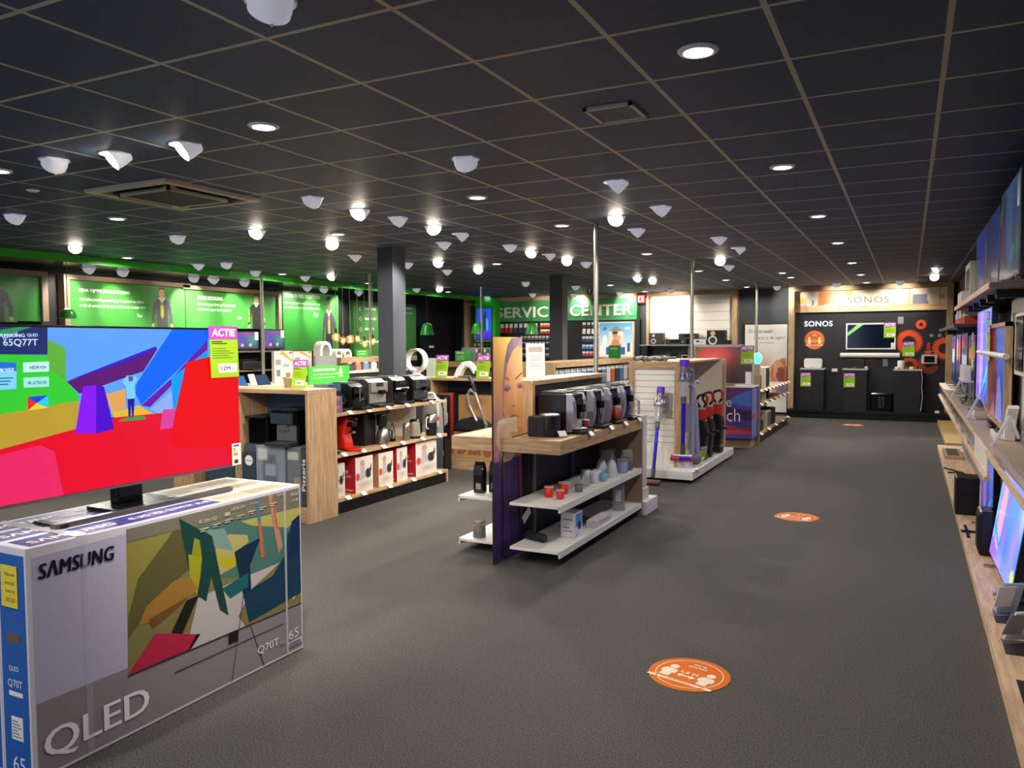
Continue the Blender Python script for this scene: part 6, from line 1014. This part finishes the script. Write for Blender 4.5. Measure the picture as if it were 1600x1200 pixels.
for i,(y0,y1,z1,l) in enumerate(((8.62,9.0,1.56,'left'),(9.02,9.42,1.55,'right'))):
    z0=1.101 if i==0 else 1.241
    t=thing('ink_display','white printed ink display board with orange swoosh, %s of two'%l,'display board',(-8.2,(y0+y1)/2,z0)); MB().box(-8.25,-8.2,y0,y1,z0,z1,mat('#d8d2c6')).build('board',t); picture('print',t,(-8.198,y0,z0),PY,PZ,y1-y0,z1-z0,24,28,'#d8d2c6',[('p',[(.2,.95),(.5,.98),(1,.7),(1,.62),(.5,.85)],'#e08c3c'),('p',[(.8,.9),(.8,.98),(1,.98),(1,.9)],'#c83c32'),('p',[(.08,.55),(.08,.72),(.35,.72),(.35,.55)],'#8a8c92'),('p',[(.5,.5),(.5,.6),(.8,.6),(.8,.5)],'#9a9a9c'),('p',[(.1,.2),(.1,.4),(.3,.4),(.3,.2)],'#6a7078'),('p',[(.6,.1),(.6,.3),(.85,.3),(.85,.1)],'#c86440')])
t=thing('monitor','grey backed screen standing right of the ink displays','monitor',(-8.0,9.5,1.241)); MB().box(-8.02,-7.98,9.25,9.75,1.241,1.48,mat('#8a8e8c',.5)).build('panel',t); MB().box(-8.06,-7.94,9.45,9.55,1.241,1.25,DGREY).build('foot',t)
t=thing('label_printer','dark grey label printer in front of the oak fascia','printer',(-7.6,9.75,1.24)); MB().box(-7.95,-7.77,9.65,9.98,1.241,1.33,mat('#4a4c4e',.5)).build('body',t,bevel=.02); MB().box(-7.93,-7.8,9.7,9.93,1.33,1.345,DGREY).build('lid',t,bevel=.004)
t=thing('fan_gondola','oak gondola carrying white arch fans, before the grey column','gondola',(-8.4,10.6,1.24)); MB().box(-8.5,-7.98,9.85,12.0,1.36,1.44,WOODY).build('top_board',t); MB().box(-8.3,-8.2,9.9,11.98,1.241,1.36,mat('#8a8a88')).build('back',t); b=MB(); b.box(-8.5,-8.0,9.85,9.9,1.241,1.36,WOODZ); b.build('end',t)
def arch(label,y,z,w,h):
    t=thing('arch_fan',label,'fan',(-8.15,y,z),'white arch fans'); pts=[]; r=w/2; n=12
    o=[(y-r,z)]+[(y-r*math.cos(math.pi*i/n),z+h-r+r*math.sin(math.pi*i/n)) for i in range(n+1)]+[(y+r,z)]; k=.62
    inn=[(y+r*k,z+.04)]+[(y+r*k*math.cos(math.pi*i/n),z+h-r+r*k*math.sin(math.pi*i/n)) for i in range(n+1)]+[(y-r*k,z+.04)]
    b=MB(); N=len(o)
    for i in range(N-1):
        a,c=o[i],o[i+1]; d,e=inn[N-1-i],inn[N-2-i]
        for xx,rev in ((-8.08,0),(-8.22,1)): q=[(xx,*a),(xx,*c),(xx,*e),(xx,*d)]; b.face(q[::-1] if rev else q,WHITE)
        b.face([(-8.08,*a),(-8.22,*a),(-8.22,*c),(-8.08,*c)],WHITE,True); b.face([(-8.08,*d),(-8.08,*e),(-8.22,*e),(-8.22,*d)],WHITE,True)
    b.build('arch',t); MB().box(-8.22,-8.08,y-r,y+r,z,z+.05,mat('#d8d4cc',.4)).build('base',t,bevel=.01)
arch('tall white arch fan left of the smaller two',9.62,1.241,.27,.46); arch('small white arch fan, left of the pair',9.93,1.441,.17,.14); arch('small white arch fan, right of the pair',10.15,1.441,.2,.14)
t=thing('info_sign','small green card beside the small arch fans','sign',(-8.0,10.42,1.44)); MB().box(-8.02,-8.0,10.27,10.6,1.441,1.56,GREEN2).build('card',t); b=MB(); text(b,'SERVICE',(-7.997,10.31,1.525),PY,PZ,.2,.018,PAPER,.02); b.box(-8,-7.997,10.31,10.5,1.49,1.497,PAPER); b.build('lettering',t)
for i in range(7):
    y=10.0+i*.21; b=MB(); b.box(-7.95,-7.92,y-.07,y+.07,1.242,1.35,mat(('#d8d2ca','#c87a5a','#6a8ab4')[i%3])); b.box(-7.945,-7.925,y-.03,y+.03,1.35,1.365,WHITE); single(b,'boxed_bulb','small boxed bulb below oak fascia, %s from the label printer'%ORD[i],'box',(-7.93,y,1.242),'boxed bulbs below the fascia')
t=thing('info_sign','long green information card behind the espresso machines','sign',(-5.3,6.5,1.236)); MB().box(-5.56,-5.54,6.32,6.98,1.236,1.425,GREEN2).build('card',t); b=MB(); text(b,'7 DAGEN PER WEEK SERVICE',(-5.538,6.38,1.375),PY,PZ,.36,.024,PAPER,.03); text(b,'Hebt u vragen? Bel ons zeven dagen',(-5.538,6.38,1.33),PY,PZ,.42,.018,PAPER,.0,.2); text(b,'per week en wij staan klaar',(-5.538,6.38,1.295),PY,PZ,.36,.018,PAPER,0,.2); b.build('lettering',t)
picture('portrait',t,(-5.5385,6.78,1.30),PY,PZ,.1,.12,12,14,'#3aa03c',person_ops('#8a9a9a','#b4c83c','#d8b088','#b08a4a'))
# ---------------------------------------------------------------- television wall on the right
t=thing('high_shelf','oak edged high shelf on black brackets above the television wall','shelf',(.65,8,2.0)); MB().box(.46,.88,5.95,10.25,2.0,2.035,mat('#6a5a52',.5)).build('board',t); MB().box(.452,.46,5.95,10.25,1.995,2.037,WOOD_LIT).build('front_edge',t)
for y in (6.25,6.95,7.65,8.35,9.05,9.75): b=MB(); b.box(.52,.88,y-.04,y+.04,1.945,2.0,BLACK); b.cyl((.56,y,1.944),(.56,y,1.941),.008,STEEL,n=8); b.build('bracket',t)
WV=[('l',0,1,'#1c2a4a','#3a5a8c'),('p',[(.0,.0),(.0,1),(.28,1),(.3,.6),(.24,.2),(.1,0)],'#3a3458'),('p',[(.3,1),(.34,.5),(.42,.2),(.6,.1),(.66,.5),(.6,1)],'#44608c'),('p',[(.5,.12),(.8,.3),(.82,.26),(.52,.06)],'#2a8aa0'),('p',[(.5,.2),(.75,.36),(.77,.33),(.52,.15)],'#2a8aa0'),('g',.2,.4,.1,.3,'#6a3a5a',.7),('g',.9,.3,.06,.2,'#6a9a3c',.5)]
WV2=[('l',0,1,'#2a3cc8','#5a78f0'),('p',[(0,0),(0,1),(.12,1),(.2,.5),(.1,0)],'#8c64d8'),('p',[(.2,0),(.25,1),(.45,1),(.5,.4),(.4,0)],'#a088e0'),('g',.35,.6,.08,.5,'#c080c0',.9),('p',[(.5,.05),(.9,.35),(.94,.28),(.54,0)],'#1e82dc'),('p',[(.48,.16),(.86,.45),(.88,.4),(.5,.12)],'#32c8f0'),('g',.85,.7,.15,.4,'#7a8cff',.8)]
def wtv(label,x,y0,y1,z0,z1,ops,bg,em,rim=BLACK,rw=.018,foot=0,grp=None,th=.045,nx=40,ny=26):
    T=thing('television',label,'television',(x,(y0+y1)/2,z0-foot),grp); MB().box(x,x+th,y0,y1,z0,z1,rim).build('housing',T,bevel=.003); picture('screen',T,(x-.002,y1-rw,z0+rw),NY,PZ,y1-y0-2*rw,z1-z0-2*rw,nx,ny,bg,ops,em,None,.2)
    if foot:
        for y in (y0+.2,y1-.2): b=MB(); b.box(x-.08,x+.14,y-.012,y+.012,z0-foot,z0-foot+.012,mat('#9a989a',.3,.7)); b.box(x,x+.03,y-.01,y+.01,z0-foot,z0,mat('#9a989a',.3,.7)); b.build('foot',T)
    return T
T=wtv('nearest television on the high shelf with dull blue picture',.6,5.78,6.98,2.075,2.735,WV,'#2c4468',.24,mat('#55565c',.3,.5),.014,.038); b=MB(); b.face([(.597,6.96,2.5),(.597,6.96,2.62),(.597,6.72,2.73),(.597,6.62,2.73)],mat('#5ac88c',.5)); b.build('corner_ribbon',T); MB().box(.594,.597,5.8,5.92,2.5,2.7,PAPER).build('label',T)
T=wtv('second television on the high shelf, dark purple picture',.6,7.06,8.2,2.075,2.7,[('l',0,1,'#1a1c30','#2a3a78'),('g',.5,.5,.1,.5,'#4a2a30',.8),('g',.8,.6,.2,.4,'#2a3c9a',.8)],'#1c2040',.22,mat('#55565c',.3,.5),.014,.038)
T=wtv('third television on the high shelf, blue picture with silver rim',.6,8.26,9.36,2.075,2.70,[('l',0,1,'#12163a','#2a4a9a'),('g',.7,.5,.2,.6,'#2a2aa0',.8)],'#1c2a6a',.24,mat('#a8a6a8',.3,.6),.02,.038)
t=thing('framed_television','cream framed screen at the far end of the high shelf','television',(.6,9.9,2.036)); fr=MB(); fr.box(.55,.6,9.42,10.15,2.036,2.1,mat('#d8cdb4')); fr.box(.55,.6,9.42,10.15,2.42,2.48,mat('#d8cdb4')); fr.box(.55,.6,9.42,9.48,2.1,2.42,mat('#d8cdb4')); fr.box(.55,.6,10.09,10.15,2.1,2.42,mat('#d8cdb4')); fr.build('frame',t); MB().box(.57,.6,9.48,10.09,2.1,2.42,mat('#3c3a4c',.2)).build('screen',t)
for i in range(7): single(MB().box(.48,.56,9.5+i*.1,9.575+i*.1,2.036,2.036+.14,mat(('#d4cec6','#c4bec0','#e0dad0')[i%3],.5)),'small_carton','small white carton on the high shelf front, %s from the camera'%ORD[i],'carton',(.52,9.53+i*.1,2.036),'small cartons on the high shelf')
t=thing('low_wall_shelf','short black shelf below the far end of the high shelf','shelf',(.65,11.5,1.8)); MB().box(.42,.88,9.45,14.2,1.8,1.835,mat('#3c3a3c',.4)).build('board',t); [MB().box(.45,.88,y,y+.04,1.74,1.8,BLACK).build('bracket',t) for y in (9.5,12)]
for i in range(6):
    y=9.75+i*.34; t=thing('headphone_box','red and white boxed headphones on the short black shelf, %s from the camera'%ORD[i],'carton',(.6,y,1.836),'boxed headphones on the short black shelf'); MB().box(.52,.66,y-.1,y+.1,1.836,1.92,mat('#c8402c',.5)).build('red_base',t); MB().box(.52,.66,y-.1,y+.1,1.92,2.02-.03*(i%2),mat('#8a9ab4' if i%2 else '#d2cec8',.5)).build('window',t)
# counters and ledges
def counter(label,y0,y1,z,x0=.45):
    t=thing('wall_counter',label,'counter',(.65,(y0+y1)/2,z-.03)); MB().box(x0,.88,y0,y1,z-.03,z,mat('#b09a86',.5)).build('board',t); MB().box(x0-.008,x0,y0,y1,z-.034,z+.002,WOOD_LIT).build('front_edge',t); return t
t=counter('long oak counter running under the far televisions',5.55,14.2,.99,.45); b=MB()
for y in (6.6,9.0,11.5,13.9): b.box(.785,.88,y-.02,y+.02,.062,.955,mat('#55565c',.4))
b.build('post',t)
t=counter('near oak counter with clear ledge at the right picture edge',3.3,5.5,1.04,.47); MB().box(.44,.447,3.3,5.5,.99,1.09,glass('#d8d4e4',.3)).build('clear_ledge',t); MB().box(.42,.44,3.3,5.5,.98,1.0,WOOD_LIT).build('ledge_strip',t)
t=thing('price_ledge','clear price ledge with oak strip below the long counter','ledge',(.44,9.6,.82)); MB().box(.42,.45,5.5,13.9,.81,.835,WOOD_LIT).build('strip',t); MB().box(.445,.45,5.5,13.9,.835,.95,glass('#c8c4c4',.35)).build('clear_front',t)
t=thing('price_sheets','white price sheets hanging between the counter and the ledge','sheet',(.43,6.0,.83)); MB().box(.436,.444,5.55,6.55,.84,.985,mat('#ddd9d0',.5)).build('sheet',t); b=MB()
for i in range(6):
    for k in range(5): b.box(.4355,.436,5.62+i*.15,5.62+i*.15+.08+.02*(k%2),.865+.022*k,.87+.022*k,mat('#a8a49c'))
b.build('print',t)
for i,(y,z) in enumerate(((7.3,.86),(8.2,.86),(9.1,.86),(10.4,.86),(12,.86))): ticket('white price card in the clear ledge, %s from the sheets'%ORD[i],(.428,y,z),0,'cards in the clear ledge',.1,.07,1.3)
t=thing('under_panel','grey panels under the long counter','panel',(.8,9,.06)); MB().box(.74,.78,5.6,13.6,.062,.80,mat('#7c7c84',.5)).build('panel',t)
t=thing('floor_plank','long low oak plank along the foot of the television wall','plank',(.63,8.5,0)); MB().box(.42,.88,2.6,13.7,.0,.06,WOOD_LIT).build('board',t); t=thing('floor_plank','yellowish far oak plank at the foot of the wall near the speaker platform','plank',(.7,16,0)); MB().box(.54,.88,13.95,17.9,.0,.065,mat('#c4a468',.5)).build('board',t); b=MB(); b.cyl((.68,15.2,.066),(.68,15.2,.067),.04,mat('#8ad2c8'),n=16); b.build('sticker',t)
# televisions standing on the long counter
MS=[('g',.3,.5,.2,.6,'#7a2a3c',.8),('g',.7,.5,.2,.6,'#2a3a9a',.9)]
T=wtv('bright lilac blue television in the middle of the right wall',.6,7.5,8.98,1.1,1.94,WV2,'#4a6af0',RSCREEN*1.0,mat('#2a2a34',.3),.012,.108); MB().box(.593,.596,7.55,7.75,1.62,1.72,PAPER).build('label',T); b=MB(); b.box(.6,.602,8.2,8.45,1.1,1.3,mat('#a04a8c',.4)); b.build('sticker',T)
b=MB()
t=thing('oak_framed_television','oak framed television with red and blue abstract picture','television',(.6,6.8,.992)); z0,z1,y0,y1=1.05,1.785,6.2,7.46; fr=MB(); fr.box(.575,.62,y0,y1,z1-.03,z1,WOODY); fr.box(.575,.62,y0,y1,z0,z0+.03,WOODY); fr.box(.575,.62,y0,y0+.03,z0,z1,WOODZ); fr.box(.575,.62,y1-.03,y1,z0,z1,WOODZ); fr.build('oak_frame',t)
picture('screen',t,(.59,y1-.03,z0+.03),NY,PZ,y1-y0-.06,z1-z0-.06,40,24,'#28143c',[('p',[(0,0),(0,1),(.4,1),(.5,.5),(.45,0)],'#6a1428'),('p',[(.38,1),(.48,.5),(.44,0),(1,0),(1,1)],'#0a50c8'),('p',[(.42,0),(.5,.4),(.6,.5),(.75,.3),(.8,0)],'#8a8ad2'),('p',[(0,0),(.3,.18),(.4,0)],'#b46a78'),('g',.7,.8,.2,.2,'#1e78dc',.7)],RSCREEN*.5,None,.2); MB().box(.595,.63,y0+.02,y1-.02,z0+.02,z1-.02,BLACK).build('housing',t); b=MB(); b.box(.56,.66,6.45,6.47,.992,1.05,STEEL); b.box(.56,.66,7.18,7.2,.992,1.05,STEEL); b.build('feet',t)
t=thing('soundbar','slim white bar across the bright and oak framed televisions','soundbar',(.56,7.1,1.55)); MB().cyl((.565,6.0,1.555),(.565,8.27,1.555),.02,WPL,n=16).build('body',t); MB().box(.565,.6,7.9,7.94,1.54,1.57,DGREY).build('wall_bracket',t)  # thin white bar just before the two screens
price_sign('price sign on the bright lilac television',(.585,7.75,1.62),NY,PZ,.2,.28); price_sign('price sign hanging at the far edge of the bright television',(.57,9.25,1.36),NY,PZ,.24,.38); price_sign('price sign on the corner of the oak framed television',(.568,7.44,1.5),NY,PZ,.2,.28)
for i,(y0,y1,z1,ops) in enumerate(((9.15,10.2,1.72,[('l',0,1,'#101828','#24304c'),('p',[(.1,.6),(.1,.8),(.9,.8),(.9,.6)],'#c8503c')]),(10.35,11.5,1.78,[('l',0,1,'#141c34','#2a3c6a'),('p',[(.1,.4),(.1,.6),(.9,.6),(.9,.4)],'#b0b4c0'),('p',[(.1,.7),(.1,.9),(.5,.9),(.5,.7)],'#c83c32')]),(11.65,12.8,1.76,[('l',0,1,'#1a2440','#3c4c82'),('p',[(.2,.5),(.2,.9),(.4,.9),(.4,.5)],'#d8d0cc'),('p',[(.5,.5),(.5,.9),(.9,.9),(.9,.5)],'#c84a3c')]),(12.95,14.0,1.74,[('l',0,1,'#1c2850','#4a5a92'),('p',[(.2,.4),(.2,.7),(.8,.7),(.8,.4)],'#d8d8dc')]))):
    wtv('dark picture television on the long counter, %s beyond the bright one'%ORD[i],.6,y0,y1,1.06,z1,ops,'#182038',RSCREEN*.7,BLACK,.015,.068,'far televisions on the long counter')
for i in range(6): single(MB().box(.5,.56,9.1+i*.13,9.18+i*.13,1.26,1.40,mat('#d8d2d0',.5)),'hanging_card','white card hung before the dark televisions, %s from the bright one'%ORD[i],'card',(.53,9.14+i*.13,1.26),'white cards before the dark televisions')
b=MB(); b.box(.49,.585,9.05,9.85,1.24,1.26,mat('#c8c4c0',.4)); b.box(.57,.585,9.4,9.44,.991,1.26,STEEL); single(b,'card_rail','pale rail carrying the white cards','rail',(.55,9.4,1.24))
# white pylon
t=thing('white_pylon','white display pylon with black square and dark phone screen','pylon',(.72,6.0,.99)); MB().box(.68,.72,5.56,6.95,1.045,1.96,mat('#e4ddd0',.45)).build('board',t,bevel=.004); MB().box(.655,.66,6.45,6.62,1.74,1.85,BLACK).build('black_square',t); b=MB(); b.box(.62,.66,5.6,6.1,1.44,1.83,mat('#d4ccc0',.4)); b.build('phone_holder',t); MB().box(.612,.62,5.63,5.98,1.47,1.81,mat('#0a0d20',.1)).build('phone_screen',t); b=MB(); b.box(.64,.66,6.02,6.12,1.80,1.83,STEEL); b.build('clip',t); MB().box(.70,.74,5.3,5.56,1.045,1.98,mat('#9a9aa0',.5)).build('grey_side',t)
t=thing('white_arch','white curved stand at the foot of the white pylon','stand',(.6,5.95,.992)); b=MB(); b.prism([(6.25,.992),(6.2,1.1),(6.08,1.2),(5.98,1.24),(5.95,1.22),(6.05,1.15),(6.12,1.05),(6.14,.992)],'x',.58,.64,mat('#e6e2e6',.35)); b.build('arch',t)
t=thing('receiver','grey receiver with black top on the near counter','receiver',(.64,5.0,1.041)); MB().box(.60,.84,4.6,5.48,1.041,1.13,mat('#5c605e',.4)).build('body',t,bevel=.01); MB().box(.62,.84,4.62,5.46,1.13,1.15,GBLACK).build('top_plate',t,bevel=.004); MB().box(.595,.60,4.7,5.3,1.065,1.105,GBLACK).build('display',t)
def acrylic_stand(label,x,y,z,h=.16):
    t=thing('sign_holder',label,'sign holder',(x,y,z)); b=MB(); b.tube([(x-.07,y,z+.008),(x+.02,y,z+h)],.011,glass('#e0e4ea',.6)); b.tube([(x+.02,y,z+h),(x+.07,y,z+h*.3)],.009,glass('#e0e4ea',.6)); b.build('frame',t); MB().box(x-.08,x+.08,y-.06,y+.06,z,z+.008,glass('#e0e4ea',.5)).build('base',t)
acrylic_stand('clear sign stand on the long counter before the bright television',.53,7.75,.991,.22); acrylic_stand('clear sign stand near the end of the long counter',.55,5.75,.991,.2); acrylic_stand('clear sign stand before the dark televisions',.53,10.6,.991,.2)
t=thing('photo_frame','white rimmed photo tray lying on the long counter','tray',(.6,6.35,.991)); MB().box(.53,.68,6.2,6.55,.991,1.03,mat('#dcd6da',.4)).build('tray',t,bevel=.004); MB().box(.545,.665,6.22,6.53,1.03,1.033,mat('#3c3444')).build('print',t)
t=thing('player','thin black player lying on the long counter','player',(.6,7.0,.991)); MB().box(.56,.74,6.85,7.15,.991,1.02,BLACK).build('body',t,bevel=.004); MB().box(.555,.56,6.9,7.1,1.0,1.012,mat('#4a4a50')).build('display',t)
t=thing('product_tray','cream product tray on the long counter','tray',(.62,8.1,.991)); MB().box(.52,.72,7.95,8.3,.991,1.04,mat('#d2c6aa',.4)).build('tray',t,bevel=.004); MB().box(.53,.71,7.97,8.28,1.04,1.044,mat('#8a7a68')).build('lining',t)
b=MB(); b.tube([(.52,9.6,1.0),(.56,9.75,1.03),(.52,9.9,1.0),(.58,10.05,1.04),(.53,10.2,1.0)],.012,BLACK); b.tube([(.58,9.6,1.0),(.62,9.9,1.05),(.56,10.1,1.0)],.01,BLACK); single(b,'cable_bundle','black tangled cables at the far end of the long counter','cable',(.55,9.9,.99))
# low televisions and speakers on the plank
t=thing('low_television','bright blue and pink television leaning on the low plank','television',(.6,6.1,.061)); rot=Matrix.Rotation(.14,3,'Y'); import itertools
c=Vector((.63,6.1,.5)); A=Vector((.555,6.69,.10)); B=Vector((.575,5.52,.10)); up=Vector((.14,0,.99)).normalized(); r=(B-A).normalized(); h=.64; w=(B-A).length
n=r.cross(up)
b=MB(); bk=-n*.04; P0=[A,B,B+up*h,A+up*h]; P1=[p+bk for p in P0]; b.faces(P0+P1,[(0,1,2,3),(7,6,5,4),(4,5,1,0),(5,6,2,1),(6,7,3,2),(7,4,0,3)],BLACK); b.build('housing',t)
lp=[('l',0,1,'#3c6ae0','#5a96ff'),('p',[(.0,0),(.0,1),(.05,1),(.08,.4),(.05,0)],'#7aa0ff'),('p',[(.1,.0),(.12,1),(.3,1),(.34,.5),(.28,0)],'#c88cb4'),('g',.22,.5,.06,.5,'#e0a0b4',.8),('p',[(.34,0),(.4,.5),(.37,1),(.45,1),(.5,0)],'#8a6ad8'),('g',.8,.4,.1,.25,'#9a7ac0',.9),('p',[(.02,.42),(.5,.12),(.5,.06),(.02,.32)],'#1e96e6'),('p',[(.02,.28),(.4,.02),(.3,.0),(.02,.2)],'#50d2ff'),('p',[(.0,.0),(.0,.25),(.6,.0)],'#8c64e0'),('e',.93,.15,.05,.06,'#b4d23c'),('g',.95,.8,.1,.2,'#c8c8d8',.6)]
picture('screen',t,A+r*.015+up*.015+n*.002,r,up,w-.03,h-.03,44,30,'#4a7af0',lp,RSCREEN*1.1,None,.2); b=MB(); b.box(.5,.75,5.7,5.73,.061,.075,STEEL); b.box(.5,.75,6.4,6.43,.061,.075,STEEL); b.box(.58,.61,5.7,5.73,.075,.12,STEEL); b.box(.58,.61,6.4,6.43,.075,.12,STEEL); b.build('feet',t)
T=wtv('dull purple blue television on the low plank behind the leaning one',.6,7.0,8.1,.13,.76,WV2,'#3a5ac8',RSCREEN*.45,BLACK,.015,.068)
t=thing('subwoofer','black rounded subwoofer standing before the low televisions','subwoofer',(.53,6.85,.061)); MB().box(.49,.60,6.72,6.98,.061,.39,mat('#141417',.35)).build('body',t,bevel=.02); MB().box(.484,.49,6.76,6.94,.1,.35,mat('#08080a',.6)).build('cloth',t)
t=thing('floor_speaker','wide black box speaker on the low plank farther back','speaker',(.5,8.3,.061)); MB().box(.41,.60,8.25,8.55,.061,.40,mat('#101013',.3)).build('body',t,bevel=.006); MB().box(.415,.595,8.246,8.25,.07,.39,mat('#07070a',.4)).build('front',t); 
b=MB(); b.box(.42,.6,7.5,7.53,.061,.075,BLACK); b.box(.45,.47,7.3,7.75,.061,.075,BLACK); single(b,'television_stand','dark bent television foot lying on the low plank','foot',(.5,7.5,.061))
b=MB(); b.box(.45,.6,10.8,10.83,.061,.075,BLACK); b.obox((.52,11.0,.068),(.02,.4,.014),Matrix.Rotation(.5,3,'Z'),BLACK); single(b,'television_stand','thin black television foot on the far part of the plank','foot',(.5,10.9,.061))
t=thing('tray_box','flat open carton tray on the far part of the plank','tray',(.55,12.6,.061)); MB().box(.46,.68,12.1,13.0,.061,.10,mat('#b4967a')).build('tray',t); MB().box(.5,.64,12.2,12.9,.10,.103,mat('#4a4642')).build('inside',t)
for i,(y,l) in enumerate(((5.25,'behind'),(4.75,'in front'))):
    x=.53; t=thing('leaflet_holder','clear leaflet holder with colourful leaflets on the low plank, '+l,'leaflet holder',(x,y,.061)); b=MB(); r_=Matrix.Rotation(.35 if i==0 else .5,3,'X'); b.box(x-.06,x+.07,y-.1,y+.12,.061,.066,mat('#3a3438',.3)); b.build('base',t)
    b=MB(); b.obox((x,y,.17),(.14,.006,.22),Matrix.Rotation(.5,3,'Z')@r_,glass('#e8e4ec',.2)); b.obox((x+.02,y+.05,.17),(.12,.012,.2),Matrix.Rotation(.5,3,'Z')@r_,mat(('#8fb0e4','#ece8e8')[i])); b.build('holder',t)
    b=MB(); b.obox((x-.01,y-.01,.19),(.1,.004,.14),Matrix.Rotation(.5,3,'Z')@r_,mat(('#f0f2fa','#33466e')[i])); b.obox((x-.03,y-.02,.2),(.04,.004,.1),Matrix.Rotation(.5,3,'Z')@r_,mat(('#3c82c8','#e0dcdc')[i])); b.build('leaflet',t)
single(MB().box(.5,.7,5.3,5.62,.061,.066,mat('#2a2a34',.4)),'dark_mat','dark sheet under the leaflets on the low plank','sheet',(.6,5.4,.061)); single(MB().box(.48,.7,4.0,4.3,.061,.066,mat('#1c1e30',.4)),'dark_mat','dark blue sheet lying at the near end of the plank','sheet',(.6,4.1,.061))
t=thing('spray_bottle','small bottle on a black bracket behind the leaning television','bottle',(.72,5.35,.061)); b=MB(); b.lathe([(.03,0),(.03,.12),(.012,.15),(.012,.19),(.0005,.192)],(.72,5.3,.061),mat('#a8b8c8',.2)); b.build('body',t); MB().lathe([(.031,.03),(.031,.09)],(.72,5.3,.061),mat('#d8dce0')).build('label',t)
